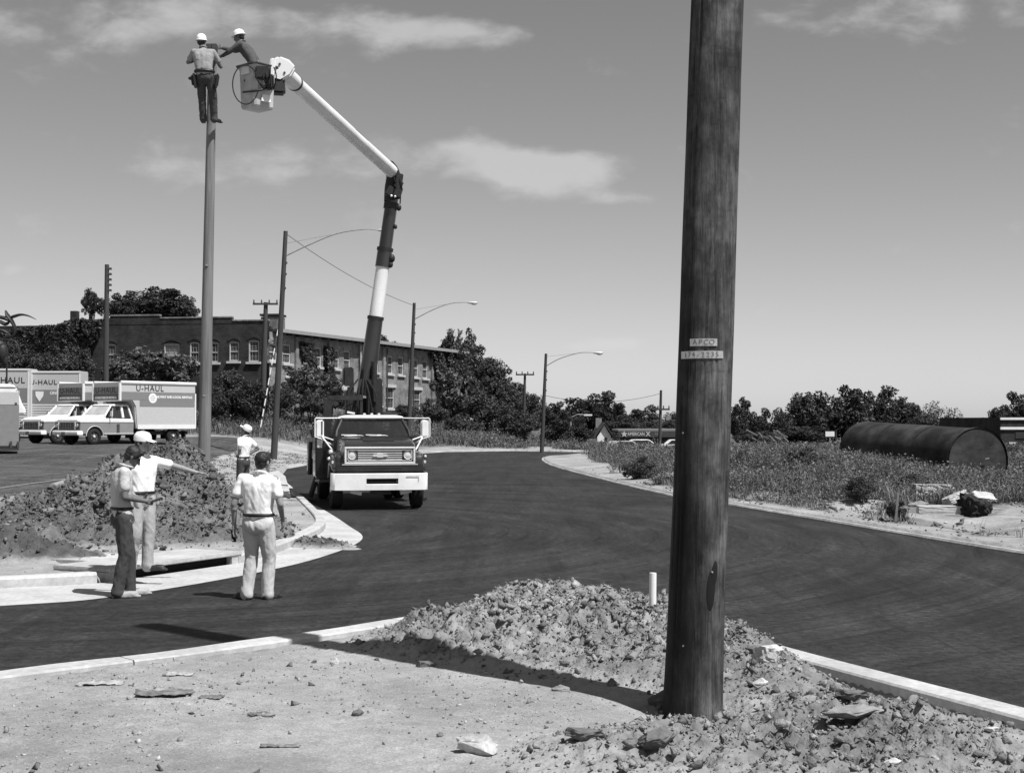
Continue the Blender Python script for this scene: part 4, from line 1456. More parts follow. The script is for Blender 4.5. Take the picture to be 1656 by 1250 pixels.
# back wall of the cab with window, seat, steering wheel, dashboard
bw = MB(); bw.box((0, 2.08, 1.78), (1.7, .05, .16)); bw.box((0, 2.06, 2.12), (1.5, .05, .08)); bw.box((-.68, 2.07, 1.95), (.28, .05, .3)); bw.box((.68, 2.07, 1.95), (.28, .05, .3))
bw.build('cab_back_wall', M['dark_metal'], truck)
MB().box((0, 1.75, 1.62), (1.6, .16, .42)).build('seat_back', M['dark_metal'], truck, bevel=.04)
MB().box((0, .95, 1.66), (1.7, .3, .10)).build('dashboard', M['black'], truck, bevel=.03)
sw = MB()
ring = [(.42 + .20 * math.cos(a), 1.12 + .06 * math.sin(a), 1.77 + .17 * math.sin(a)) for a in np.linspace(0, 2 * math.pi, 21)]
sw.path(ring, .014, 6, caps=False).build('steering_wheel', M['black'], truck, smooth=True)
for s, xx in ((-1, -.42), (1, .18)):
    w_ = MB(); w_.path([(xx - .30, .765, 1.715), (xx + .10, .775, 1.735), (xx + .26, .745, 1.70)], .010, 6); w_.path([(xx - .36, .80, 1.745), (xx + .02, .79, 1.742)], .012, 6)
    w_.build('wiper', M['silver'], truck)
MB().box((.02, .70, 1.735), (.14, .03, .035)).build('cowl_badge', M['white_paint'], truck)
# grille: silver surround, dark slots, headlights, bow tie
gx, gz, gw, gh = 0.0, 1.285, 1.66, .40
yg = -.90
gr = empty('grille', (0, yg, 0)); gr.parent = truck
fr_ = MB()
fr_.box((0, 0, gz + gh / 2 - .022), (gw, .06, .045)); fr_.box((0, 0, gz - gh / 2 + .022), (gw, .06, .045))
fr_.box((-gw / 2 + .022, 0, gz), (.045, .058, gh - .091)); fr_.box((gw / 2 - .022, 0, gz), (.045, .058, gh - .091))
fr_.build('surround', M['chrome'], gr, bevel=.008)
fi = MB()
iw, ih = gw - .16, gh - .15
fi.box((0, .012, gz + ih / 2), (iw, .05, .022)); fi.box((0, .012, gz - ih / 2), (iw, .05, .022)); fi.box((-iw / 2, .012, gz), (.022, .048, ih - .024)); fi.box((iw / 2, .012, gz), (.022, .048, ih - .024))
fi.build('inner_trim', M['silver'], gr, bevel=.004)
MB().box((0, .05, gz), (gw - .1, .03, gh - .1)).build('backing', M['void'], gr)
for k in range(5):
    z = gz + (k - 2) * .050
    MB().box((0, .02, z), (1.04, .045, .024)).build('slat', M['silver'], gr, bevel=.005)
bt = [(-.20, -.028), (-.085, -.028), (-.075, -.050), (.075, -.050), (.085, -.028), (.20, -.028), (.17, .028), (.085, .028), (.075, .050), (-.075, .050), (-.085, .028), (-.17, .028)]
MB().prism([(x * .9, z + gz - .003) for x, z in bt], 'y', -.035, 0.0).build('emblem', M['silver'], gr, bevel=.004)
for s in (-1, 1):
    hx = s * .655
    bz = MB(); bz.box((hx, .03, gz), (.235, .03, .225)); bz.build('headlight_bezel', M['dark_metal'], gr, bevel=.01)
    ri = MB(); ri.path([(hx, .018, gz), (hx, -.022, gz)], [.098, .095], 28, caps=False); ri.path([(hx, -.022, gz), (hx, .0, gz)], [.095, .083], 28, caps=False); ri.build('headlight_ring', M['chrome'], gr, smooth=True)
    hl = MB(); hl.ball((hx, .008, gz), 1, (.084, .026, .084), 20, 12); hl.build('headlight', M['lens'], gr, smooth=True)
# dark lower valance with louvres
MB().box((0, -.84, .975), (2.06, .16, .17)).build('valance', dk, truck, bevel=.03)
for k in range(3):
    MB().box((.02, -.925, .935 + k * .035), (.98, .03, .007)).build('louvre', M['rim'], truck)
MB().box((0, -.915, 1.07), (1.78, .04, .018)).build('trim_strip', M['silver'], truck)
# bumper: wrapped heavy channel with slot
bp_ = []
for x, y in ((-1.14, -.62), (-1.135, -.80), (-1.06, -.955), (-.95, -.985), (-.30, -1.005)):
    bp_.append((x, y))


def bump_secs(pts, z0, z1):
    return [[Vector((x, y, z0 + .02)), Vector((x, y - .012, z0)), Vector((x, y - .02, z1 - .01)), Vector((x, y, z1)), Vector((x * .97, y + .05, z1)), Vector((x * .97, y + .05, z0 + .02))] for x, y in pts]


full = bp_ + [(.38, -1.005)] + [(-x, y) for x, y in reversed(bp_[:-1])]
bm_ = MB()
bm_.loft(bump_secs([(-1.14, -.62), (-1.135, -.80), (-1.06, -.955), (-.95, -.985), (-.33, -1.005)], .475, .865))
bm_.loft(bump_secs([(.42, -1.005), (.95, -.985), (1.06, -.955), (1.135, -.80), (1.14, -.62)], .475, .865))
bm_.loft(bump_secs([(-.335, -1.0051), (.425, -1.0051)], .475, .615)); bm_.loft(bump_secs([(-.335, -1.0051), (.425, -1.0051)], .745, .865))
bmp = bm_.build('bumper', M['bumper'], truck, smooth=True)
MB().box((.045, -.965, .68), (.80, .03, .16)).build('bumper_slot', M['void'], bmp)
bl = MB(); bl.path([(.60, -1.03, .79), (.90, -1.02, .79)], .006, 5); bl.path([(.90, -1.02, .79), (.90, -1.02, .66)], .004, 5); bl.build('scratch', M['dark_metal'], bmp)
# under the bumper: frame horns, axle, step
uf = MB(); uf.box((0, 0, .50), (1.7, .12, .12)); uf.box((-.42, 1.2, .62), (.10, 4.4, .2)); uf.box((.42, 1.2, .62), (.10, 4.4, .2)); uf.ball((.05, .0, .48), .16)
uf.build('front_axle', M['black_metal'], truck)
MB().box((.05, -.55, .40), (.5, .06, .10)).build('tow_plate', M['dark_metal'], truck, bevel=.01)
MB().box((-.55, -.75, .42), (.26, .2, .10), rot=(0, R(12), 0)).build('frame_horn', M['silver'], truck)
MB().box((.62, -.75, .42), (.26, .2, .08), rot=(0, R(-12), 0)).build('frame_horn', M['silver'], truck)
for s in (-1, 1):
    wheel(truck, s * .965, 0, .46, .27)
for s in (-1, 1):
    wheel(truck, s * 1.02, 4.3, .48, .26); wheel(truck, s * .74, 4.3, .48, .24)
MB().path([(-.9, 4.3, .48), (.9, 4.3, .48)], .09, 10).build('rear_axle', M['black_metal'], truck)
# mirrors on white bars
for s in (-1, 1):
    mi = empty('mirror', (s * 1.30, .92, 1.90)); mi.parent = truck
    MB().box((0, 0, 0), (.20, .07, .43)).build('mirror_housing', M['white_paint'], mi, bevel=.03)
    if s < 0: MB().box((.05, -.037, .02), (.035, .012, .33)).build('mirror_slot', M['dark_metal'], mi)
    MB().path([(s * 1.40, .90, 2.16), (s * 1.42, .90, 2.13), (s * 1.42, .90, 1.70), (s * 1.28, .90, 1.66), (s * .99, .92, 1.50)], .014, 6).build('mirror_loop', M['white_paint'], truck)
    MB().path([(s * .74, 1.16, 2.16), (s * 1.28, .92, 2.155), (s * 1.40, .90, 2.16)], .018, 6).build('mirror_bar', M['white_paint'], truck)
    MB().path([(s * .97, .80, 1.62), (s * 1.26, .92, 1.72)], .016, 6).build('mirror_brace', M['white_paint'], truck)
    MB().path([(s * 1.02, .50, 1.38), (s * 1.24, .92, 1.70)], .018, 6).build('mirror_brace', M['white_paint'], truck)
MB().box((-1.30, .98, 1.54), (.13, .04, .23)).build('lower_mirror', M['silver'], truck, bevel=.015)
# round lamps and horn cluster on the left fender
for (x, y, z, r) in ((-1.12, -.42, 1.36, .075), (-1.17, -.50, 1.20, .05), (1.13, -.42, 1.24, .05)):
    lp = MB(); lp.ball((x, y, z), r, (1, .8, 1)); lp.build('fender_lamp', M['dark_metal'], truck, smooth=True)
    ll = MB(); ll.ball((x, y - r * .45, z), r * .72, (1, .6, 1)); ll.build('lamp_glass', M['lens'], truck, smooth=True)
# service body: side bins with doors, deck, tail
bk = M['black_metal']
for s in (-1, 1):
    for (y0, y1, z0, z1) in ((2.35, 3.55, .62, 1.72), (3.57, 5.05, 1.08, 1.72), (5.07, 6.7, .62, 1.72)):
        b_ = MB().box((s * 1.08, (y0 + y1) / 2, (z0 + z1) / 2), (.46, y1 - y0, z1 - z0)).build('tool_bin', dk, truck, bevel=.015)
        d_ = MB().box((s * 1.318, (y0 + y1) / 2, (z0 + z1) / 2), (.02, y1 - y0 - .1, z1 - z0 - .1)).build('bin_door', dk, b_, bevel=.008)
        MB().box((s * 1.34, (y0 + y1) / 2, (z0 + z1) / 2 + .1), (.03, .12, .05)).build('latch', M['chrome'], b_)
MB().box((0, 4.5, 1.02), (1.7, 4.3, .12)).build('deck', bk, truck)
MB().box((-1.22, 2.28, 1.30), (.20, .12, 1.15)).build('side_locker', M['black'], truck, bevel=.02)
MB().box((-1.36, 2.65, 1.78), (.16, .5, .22), rot=(0, R(-14), 0)).build('cone_holder', bk, truck, bevel=.02)
MB().path([(-1.42, 2.9, 1.55), (-1.45, 2.9, .70)], .05, 8).build('outrigger_tube', bk, truck)
for s in (-1, 1):
    MB().path([(s * 1.18, 2.95, .9), (s * 1.42, 2.95, .12)], .07, 8).build('outrigger', bk, truck)
    MB().box((s * 1.45, 2.95, .05), (.30, .3, .06)).build('outrigger_pad', bk, truck)
MB().box((-1.23, .98, .62), (.34, .5, .05)).build('step', M['dark_metal'], truck, bevel=.01)
# headache rack behind the cab
rk = MB(); rk.box((-1.02, 2.35, 2.16), (.20, .12, 1.0)); rk.box((-.58, 2.35, 2.68), (.90, .12, .13)); rk.box((-.16, 2.35, 2.16), (.07, .08, .98)); rk.box((-.84, 2.35, 2.56), (.2, .1, .12), rot=(0, R(45), 0))
rk.build('rack', bk, truck, bevel=.008)
hp = MB(); hp.path([(-.55, 2.45, 2.45), (-.35, 2.4, 2.55), (-.2, 2.42, 2.35), (-.4, 2.45, 2.2), (-.6, 2.45, 2.1)], .018, 6); hp.build('hose', M['rubber'], truck, smooth=True)
MB().box((-.42, 2.42, 2.30), (.20, .06, .05), rot=(0, R(10), 0)).build('rack_lamp', M['white_paint'], truck)

# turret
TX, TY = -.02, 3.9
tu = MB(); tu.path([(TX, TY, 1.05), (TX, TY, 1.75)], [.42, .38], 28); tu.path([(TX, TY, 1.75), (TX, TY, 1.86)], .46, 28)
tur = tu.build('turret', bk, truck, smooth=True)
MB().box((TX + .42, TY + .05, 2.50), (.26, .62, 1.45), taper=.9).build('turret_plate', bk, truck, bevel=.03)
MB().box((TX - .32, TY + .05, 2.40), (.22, .62, 1.25), taper=.92).build('turret_plate', bk, truck, bevel=.03)
MB().box((TX + .04, TY + .25, 2.25), (.5, .2, .9)).build('turret_web', bk, truck)
MB().box((TX - .36, TY, 3.22), (.28, .40, .60), taper=.95).build('hydraulic_tank', bk, truck, bevel=.03)
MB().box((TX + .22, TY - .1, 2.65), (.2, .32, 1.1), taper=.95).build('valve_box', bk, truck, bevel=.03)
MB().box((TX + .75, TY, 2.20), (.44, .4, .26)).build('winch', M['dark_metal'], truck, bevel=.03)
MB().box((TX - .42, TY - .12, 2.96), (.22, .2, .16)).build('pump', M['silver'], truck, bevel=.03)
for k in range(6):
    x = TX - .32 + k * .12
    r = np.random.default_rng(k)
    hp = MB(); hp.path(smooth_line3([Vector((x, TY - .30, 1.85)), Vector((x + r.uniform(-.08, .08), TY - .44, 2.3)), Vector((x + r.uniform(-.1, .1), TY - .40, 2.8)), Vector((x * .4, TY - .2, 3.2))]), .022, 6)
    hp.build('hose', M['rubber'], truck, smooth=True)
# booms, in world space then into the truck's frame
inv = (Matrix.Translation(TR) @ Matrix.Rotation(YAW, 4, 'Z')).inverted()
BD = 38.3


def W(v): return inv @ Vector(v)


lo_a, lo_b = P(590, 640, BD), P(634, 322, BD)
ax = (lo_b - lo_a).normalized()


def at_lo(py):
    t = (P(0, py, BD).z - lo_a.z) / (lo_b.z - lo_a.z)
    return lo_a + (lo_b - lo_a) * t


def seg(name, a, b, ra, rb, mat_, n=28, parent=None, flat=1.0):
    return MB().path([W(a), W(b)], [ra, rb], n, flat=flat).build(name, mat_, parent or truck, smooth=True)


boom = seg('lower_boom', at_lo(640), at_lo(515), .235, .205, dk)
seg('boom_collar', at_lo(517), at_lo(512), .225, .225, bk, parent=boom)
seg('insulator_section', at_lo(512.5), at_lo(431), .185, .178, M['boom_white'], parent=boom)
seg('boom_collar', at_lo(432), at_lo(404), .205, .20, dk, parent=boom)
seg('boom_collar', at_lo(406), at_lo(401), .222, .222, bk, parent=boom)
seg('upper_lower_boom', at_lo(402), at_lo(322), .178, .17, dk, parent=boom)
seg('boom_collar', at_lo(338), at_lo(328), .20, .20, bk, parent=boom)
for (px, py, r) in ((639.5, 367, .05), (633.5, 418, .09), (631.5, 428, .07), (645, 336, .07)):
    q = W(P(px, py, BD - .05)); mb = MB(); mb.ball(q, r, (1, 1, 1.3)); mb.build('fitting', bk, boom, smooth=True)
seg('lift_cylinder', P(604, 650, BD - .35), P(606, 585, BD - .30), .09, .07, bk)
# elbow: knuckle built of plates, pins, hoses
EB = P(637, 298, BD)
el_ = MB(); pts = [W(P(632, 326, BD)), W(P(633, 305, BD)), W(P(636, 288, BD)), W(P(634, 278, BD - .1)), W(P(628, 270, BD - .3))]
el_.path(smooth_line3(pts), [.185] * 8 + [.19] * 8 + [.19] * 5, 20)
elbow = el_.build('elbow', bk, truck, smooth=True)
for k, (px, py, s_) in enumerate(((645, 290, .12), (643, 312, .13), (630, 310, .12), (644, 300, .11))):
    q = W(P(px, py, BD - .2)); MB().box(q, (s_ * 1.6, .3, s_ * 2.2), rot=(0, R(8 + 10 * k), 0)).build('knuckle_plate', bk, elbow, bevel=.02)
for (a, b, c_) in (((644, 276), (650, 300), (645, 322)), ((641, 274), (648, 296), (647, 330)), ((636, 284), (641, 300), (638, 322))):
    hp = MB(); hp.path(smooth_line3([W(P(*a, BD - .25)), W(P(*b, BD - .35)), W(P(*c_, BD - .2))]), .018, 6); hp.build('hose', M['rubber'], elbow, smooth=True)
for (px, py) in ((633, 317), (639, 318)):
    q = W(P(px, py, BD - .34)); mb = MB(); mb.ball(q, .035); mb.build('pin', M['chrome'], elbow, smooth=True)
# upper boom reaching towards us to the bucket
UD = 29.9
ua, ub = P(633, 277, BD - .2), P(452, 112, UD)


def at_u(t): return ua + (ub - ua) * t


ubm = seg('upper_boom', at_u(0.0), at_u(.90), .175, .158, M['boom_white'])
seg('boom_end_sleeve', at_u(.88), at_u(.99), .172, .180, M['boom_white'], parent=ubm)
seg('boom_strap', at_u(.885), at_u(.895), .178, .178, M['dark_metal'], parent=ubm)
a, b = at_u(.30), at_u(.42)
# maker's dark name strip on the boom's upper right side
side = Vector((.62, -.35, .70)).normalized()
st = MB(); dd = (b - a)
up_ = dd.cross(side).normalized() * .035
st.add([W(a + side * .176 - up_), W(b + side * .176 - up_), W(b + side * .176 + up_), W(a + side * .176 + up_), W(a + side * .16 - up_), W(b + side * .16 - up_), W(b + side * .16 + up_), W(a + side * .16 + up_)],
       [(0, 1, 2, 3), (7, 6, 5, 4), (0, 4, 5, 1), (1, 5, 6, 2), (2, 6, 7, 3), (3, 7, 4, 0)])
st.build('name_strip', M['black'], ubm)
# boom head: white side plates with bolts
hc = P(455, 112, UD - .1)
hd = MB()
prof = [(-.20, -.26), (-.02, -.30), (.20, -.16), (.30, .02), (.16, .17), (-.05, .24), (-.17, .18), (-.22, .0)]
q = W(hc)
hd.prism([(q.x + x, q.z + z) for x, z in prof], 'y', q.y - .17, q.y + .17)
head = hd.build('boom_head', M['boom_white'], truck, bevel=.04, smooth=True)
for x, z in ((-.04, .06), (-.12, -.04), (.06, -.12)):
    MB().path([(q.x + x, q.y - .19, q.z + z), (q.x + x, q.y - .165, q.z + z)], .025, 10).build('bolt', M['dark_metal'], head)
MB().box((q.x - .06, q.y, q.z - .36), (.30, .34, .36), taper=.8).build('bucket_pivot', bk, truck, bevel=.04)
# bucket
bc = P(416, 142, 29.3)
brot = R(38)
bk_root = empty('bucket', W(bc)); bk_root.parent = truck


def bq(w, z, ch):
    out = []
    h = w / 2
    for sx_, sy_ in ((1, 1), (-1, 1), (-1, -1), (1, -1)):
        a = (Vector((sx_ * h, sy_ * (h - ch), z)), Vector((sx_ * (h - ch), sy_ * h, z)))
        out += list(a if sx_ * sy_ > 0 else reversed(a))
    return [Matrix.Rotation(brot, 4, 'Z') @ p for p in out]


MB().loft([bq(.46, -.46, .03), bq(.50, -.42, .04), bq(.55, .0, .07), bq(.60, .30, .10), bq(.62, .43, .05), bq(.56, .43, .05), bq(.52, .1, .06), bq(.44, -.38, .03)]).build('bucket_shell', M['bucket'], bk_root, bevel=.0)
lip = bq(.64, .42, .05)
MB().path(lip + [lip[0], lip[1]], .022, 8).build('bucket_lip', M['dark_metal'], bk_root, smooth=True)
# raised white panels and steps moulded in the sides
for a_, w_, z_, hh, mt in ((brot - math.pi / 2, .20, .16, .34, 'boom_white'), (brot - math.pi, .30, .30, .16, 'boom_white'), (brot - math.pi / 2, .26, -.27, .16, 'boom_white')):
    ob = MB().box((0, 0, 0), (w_, .03, hh), taper=.75).build('moulded_rib', M[mt], bk_root, bevel=.012)
    rr = .285 + .035 * (z_ + .4)
    ob.location = (rr * math.cos(a_), rr * math.sin(a_), z_); ob.rotation_euler = (R(-3), 0, a_ + math.pi / 2)
cb_ = MB(); cb_.box((.10, -.34, .22), (.30, .22, .26)); cb_.box((.25, -.30, .05), (.16, .2, .30)); cb_.build('control_box', bk, bk_root, bevel=.03)
MB().path([(-.30, -.30, -.18), (.05, -.38, -.14), (.28, -.28, -.04), (.36, -.15, .1)], .022, 8).build('bucket_rail', M['black'], bk_root, smooth=True)
hp = []
for k in range(25):
    a = R(30 + k * 13)
    hp.append(Vector((-.24 + .26 * math.cos(a), -.42, -.05 + .40 * math.sin(a))))
MB().path([Vector((.05, -.36, .32))] + hp, .012, 6).build('hose', M['rubber'], bk_root, smooth=True)
r = np.random.default_rng(3)
for k in range(5):
    p0 = Vector((.05 + .07 * k, -.40, .34)); p1 = p0 + Vector((r.uniform(-.1, .1), -.06, -.22)); p2 = Vector((.12 + .05 * k, -.36, -.05 + r.uniform(-.08, .05)))
    MB().path(smooth_line3([p0, p1, p2]), .014, 6).build('hose', M['rubber'], bk_root, smooth=True)
MB().box((.30, -.12, .40), (.12, .16, .36), rot=(0, R(8), 0)).build('grip_plate', M['boom_white'], bk_root, bevel=.02)
# ---------------------------------------------------------------- people
def remeshed(name, mb, voxel, mat_, parent, smooth_it=4, wrinkle=0.0, wscale=9.0, seed=0, zrange=None):
    o = mb.build(name + '_raw', None, None)
    me0 = o.data
    rm = o.modifiers.new('r', 'REMESH'); rm.mode = 'VOXEL'; rm.voxel_size = voxel; rm.use_smooth_shade = True
    sm = o.modifiers.new('s', 'SMOOTH'); sm.iterations = smooth_it; sm.factor = .5
    dg = bpy.context.evaluated_depsgraph_get()
    me = bpy.data.meshes.new_from_object(o.evaluated_get(dg))
    bpy.data.objects.remove(o); bpy.data.meshes.remove(me0)
    me.name = name
    if wrinkle > 0:
        n = len(me.vertices)
        co = np.empty(n * 3, np.float32); me.vertices.foreach_get('co', co); co = co.reshape(-1, 3).astype(float)
        nr = np.empty(n * 3, np.float32); me.vertex_normals.foreach_get('vector', nr); nr = nr.reshape(-1, 3)
        a = np.arctan2(co[:, 1] - co[:, 1].mean(), co[:, 0] - co[:, 0].mean())
        w = fbm(a * 1.6 + co[:, 2] * 4 + seed, co[:, 2] * wscale + np.sin(a * 2 + seed) * 1.2, 4, seed + 500)
        w2 = fbm(co[:, 0] * 14 + seed, co[:, 2] * 8 + co[:, 1] * 9, 3, seed + 600)
        w = -np.abs(w) * 1.6 + .25 + .5 * w2
        co = co + nr * (wrinkle * w)[:, None]
        me.vertices.foreach_set('co', co.astype(np.float32).ravel())
    me.polygons.foreach_set('use_smooth', np.ones(len(me.polygons), bool))
    me.materials.clear(); me.materials.append(mat_)
    me.update()
    return link_mesh(name, me, parent)


def person(loc, face_deg, J, label, shirt='shirt_white', trousers='trouser_light', shoes='shoe_dark', skin='skin', hat=None, hair=True,
           sleeves='short', belt=True, tool_belt=False, tucked=True, hips=1.0, holding=None, name='person'):
    """J: joints in the person's own frame, facing +Y, right hand at +X, z up from the soles"""
    root = empty(name, loc, R(face_deg), label, 'person')
    D = dict(hipL=(-.09, 0, .90), hipR=(.09, 0, .90), kneeL=(-.11, .03, .49), kneeR=(.11, .03, .49), ankL=(-.12, -.02, .09), ankR=(.12, -.02, .09),
             toeL=(-.16, .16, .035), toeR=(.16, .16, .035), waist=(0, 0, 1.06), chest=(0, .0, 1.30), neck=(0, -.02, 1.47), head=(0, .02, 1.63),
             shL=(-.185, -.01, 1.405), shR=(.185, -.01, 1.405), elL=(-.25, -.03, 1.12), elR=(.25, -.03, 1.12), wrL=(-.27, .05, .87), wrR=(.27, .05, .87),
             hdL=(-.02, .03, -1), hdR=(.02, .03, -1), look=(0, 1, -.05))
    D.update(J)
    V = {k: Vector(v) for k, v in D.items()}
    pelvis = (V['hipL'] + V['hipR']) / 2
    side = (V['hipR'] - V['hipL']).normalized()
    sside = (V['shR'] - V['shL']).normalized()
    b = MB()
    # torso
    b.cap(pelvis + Vector((0, 0, .04)), V['waist'], .115, .105)
    for s in (-1, 1):
        b.cap(pelvis + side * .07 * s, V['waist'] + side * .05 * s, .10, .095)
        b.cap(V['waist'] + sside * .05 * s, V['chest'] + sside * .075 * s, .095, .11)
        b.cap(V['chest'] + sside * .08 * s, V['neck'] + sside * .07 * s - Vector((0, 0, .09)), .105, .07)
    b.cap(V['shL'], V['shR'], .062, .062); b.cap(V['neck'] - Vector((0, 0, .05)), V['neck'] + (V['head'] - V['neck']) * .5, .062, .056)
    # head
    look = V['look'].normalized()
    hr = look.cross(Vector((0, 0, 1))).normalized(); hu = hr.cross(look).normalized()
    HM = Matrix((hr, look, hu)).transposed()
    hd = V['head']

    def hp_(x, y, z): return hd + HM @ Vector((x, y, z))
    b.ball(hp_(0, -.012, .025), 1, (.075, .096, .092), 20, 14, HM)
    b.ball(hp_(0, .028, -.045), 1, (.055, .062, .075), 16, 12, HM)
    b.cap(hp_(0, .085, .015), hp_(0, .112, -.030), .011, .017, 8)       # nose
    b.ball(hp_(0, .078, -.098), .026, (1, .9, .8), 10, 8, HM)            # chin
    b.cap(hp_(-.020, .088, -.062), hp_(.020, .088, -.062), .011, .011, 8)   # mouth
    b.cap(hp_(-.045, .078, .030), hp_(.045, .078, .030), .013, .013, 8)   # brow
    for s in (-1, 1):
        b.ball(hp_(s * .079, -.010, -.005), 1, (.012, .020, .034), 10, 8, HM)
    for s, t in ((-1, 'L'), (1, 'R')):
        sh, el, wr = V['sh' + t], V['el' + t], V['wr' + t]
        b.cap(sh, el, .052, .040); b.cap(el, wr, .040, .026)
        b.ball(el.lerp(wr, .22), .043)
        hdv = V['hd' + t].normalized()
        arm = (wr - el).normalized()
        n_h = arm.cross(Vector((0, 1, 0)) if abs(arm.y) < .8 else Vector((0, 0, 1))).normalized()
        wv = hdv.cross(n_h).normalized()
        if wv.length < .1: wv = Vector((0, 0, 1))
        palm = wr + hdv * .055
        for q in (-.024, -.008, .008, .024):
            b.cap(wr + hdv * .01 + wv * q * .7, wr + hdv * .085 + wv * q, .015, .013, 8)
        curl = (n_h * (-s)).normalized()
        for i, (q, L) in enumerate(((-.029, .062), (-.010, .074), (.010, .070), (.029, .054))):
            k0 = wr + hdv * .088 + wv * q
            k1 = k0 + (hdv + curl * .25 + wv * q * 2).normalized() * L * .55
            k2 = k1 + (hdv * .7 + curl * .7).normalized() * L * .5
            b.cap(k0, k1, .0105, .0095, 8); b.cap(k1, k2, .0095, .0085, 8)
        th = wr + hdv * .02 - wv * .028
        b.cap(th, th + (hdv * .6 - wv * .7 + curl * .2).normalized() * .04, .014, .012, 8)
        b.cap(th + (hdv * .6 - wv * .7 + curl * .2).normalized() * .04, th + (hdv * .9 - wv * .9 + curl * .4).normalized() * .062, .012, .010, 8)
        # legs
        hp0, kn, an, to = V['hip' + t], V['knee' + t], V['ank' + t], V['toe' + t]
        b.cap(hp0, kn, .085, .055); b.cap(kn, an, .055, .038); b.ball(kn.lerp(an, .3) - Vector((0, .012, 0)), .056)
        b.cap(an - Vector((0, 0, .03)), to, .036, .028)
    remeshed('body', b, .0085, M[skin], root, 2)
    # eyes
    for s in (-1, 1):
        e = MB(); e.ball(hp_(s * .031, .074, .008), 1, (.013, .012, .008), 10, 8, HM); e.build('eye', M['letter_dark'], root, smooth=True)
    # shirt
    c = MB()
    lowz = pelvis.lerp(V['waist'], .25 if tucked else -.25)
    for s in (-1, 1):
        c.cap(lowz + side * .075 * s, V['waist'] + side * .065 * s, .108 if tucked else .118, .108)
        c.cap(V['waist'] + sside * .06 * s, V['chest'] + sside * .09 * s, .110, .120)
        c.cap(V['chest'] + sside * .09 * s, V['neck'] + sside * .07 * s - Vector((0, 0, .085)), .115, .078)
    c.cap(lowz, V['waist'], .118, .118); c.cap(V['waist'], V['chest'], .122, .128); c.cap(V['chest'], V['neck'] - Vector((0, 0, .10)), .128, .085)
    c.cap(V['shL'] * .55 + V['chest'] * .45, V['shR'] * .55 + V['chest'] * .45, .105, .105)
    c.cap(V['shL'], V['shR'], .066, .066); c.cap(V['neck'] - Vector((0, 0, .06)), V['neck'] - Vector((0, 0, .005)), .078, .066)
    for s, t in ((-1, 'L'), (1, 'R')):
        sh, el, wr = V['sh' + t], V['el' + t], V['wr' + t]
        if sleeves == 'short':
            c.cap(sh, sh.lerp(el, .60), .064, .066)
        else:
            c.cap(sh, el, .070, .058); c.cap(el, wr.lerp(el, .10), .056, .040)
    remeshed('shirt', c, .013, M[shirt], root, 9, wrinkle=.017, wscale=7, seed=int(abs(face_deg)) + 3)
    # collar
    cl = MB(); cc = V['neck'] + (V['head'] - V['neck']) * .10
    ring = [cc + Vector((.070 * math.cos(a), .074 * math.sin(a) + .005, .010 - .022 * math.sin(a))) for a in np.linspace(0, 2 * math.pi, 21)]
    cl.path(ring, .013, 8, caps=False).build('collar', M[shirt], root, smooth=True)
    # trousers
    tr = MB()
    for s in (-1, 1):
        tr.cap(pelvis + side * .075 * s - Vector((0, 0, .02)), pelvis.lerp(V['waist'], .55) + side * .06 * s, .122 * hips, .104)
    tr.cap(pelvis + Vector((0, -.035, -.04)) - side * .05, pelvis + Vector((0, -.035, -.04)) + side * .05, .105 * hips, .105 * hips)
    tr.cap(pelvis + Vector((0, .01, -.02)), pelvis.lerp(V['waist'], .5), .12, .11)
    for t in 'LR':
        hp0, kn, an, to = V['hip' + t], V['knee' + t], V['ank' + t], V['toe' + t]
        tr.cap(hp0, kn, .108 * hips, .082); tr.cap(kn, an.lerp(kn, .02), .080, .073)
        tr.cap(an, an - Vector((0, 0, .035)), .074, .078)
    remeshed('trousers', tr, .013, M[trousers], root, 5, wrinkle=.020, wscale=5, seed=int(abs(face_deg)) + 17)
    if belt:
        bl = MB(); c0 = pelvis.lerp(V['waist'], .58)
        ring = [c0 + side * (.178 * math.cos(a)) + Vector((0, 1, 0)) * (.120 * math.sin(a)) for a in np.linspace(0, 2 * math.pi, 33)]
        bl.path(ring, .020 if not tool_belt else .035, 8, caps=False, flat=1).build('belt', M['leather'], root, smooth=True)
    if tool_belt:
        for (x, y, w_, h_, n_) in ((.22, .0, .10, .22, 'tool_pouch'), (-.22, .02, .12, .20, 'tool_pouch'), (-.20, -.06, .05, .30, 'hanging_tool'), (.24, -.05, .035, .30, 'hanging_tool'), (-.26, .04, .16, .05, 'hanging_tool')):
            MB().box(pelvis + Vector((x, y, -.02 - h_ * .3)), (w_, .10, h_), rot=(0, R(8 if x > 0 else -8), 0)).build(n_, M['leather'], root, bevel=.012)
    for t in 'LR':
        an, to = V['ank' + t], V['toe' + t]
        sh_ = MB(); base = Vector((an.x, an.y, to.z)); dv = (to - base); dv.z = 0; dvn = dv.normalized()
        sh_.cap(an - Vector((0, 0, .03)), base - dvn * .03 + Vector((0, 0, .01)), .052, .046)
        sh_.cap(base - dvn * .03, to, .045, .040); sh_.ball(to - dvn * .03, 1, (.052, .052, .035))
        sh_.box((base + to) / 2 - Vector((0, 0, .024)), (.088, dv.length + .13, .024), rot=(0, 0, math.atan2(-dvn.x, dvn.y)))
        remeshed('shoe', sh_, .011, M[shoes], root, 2)
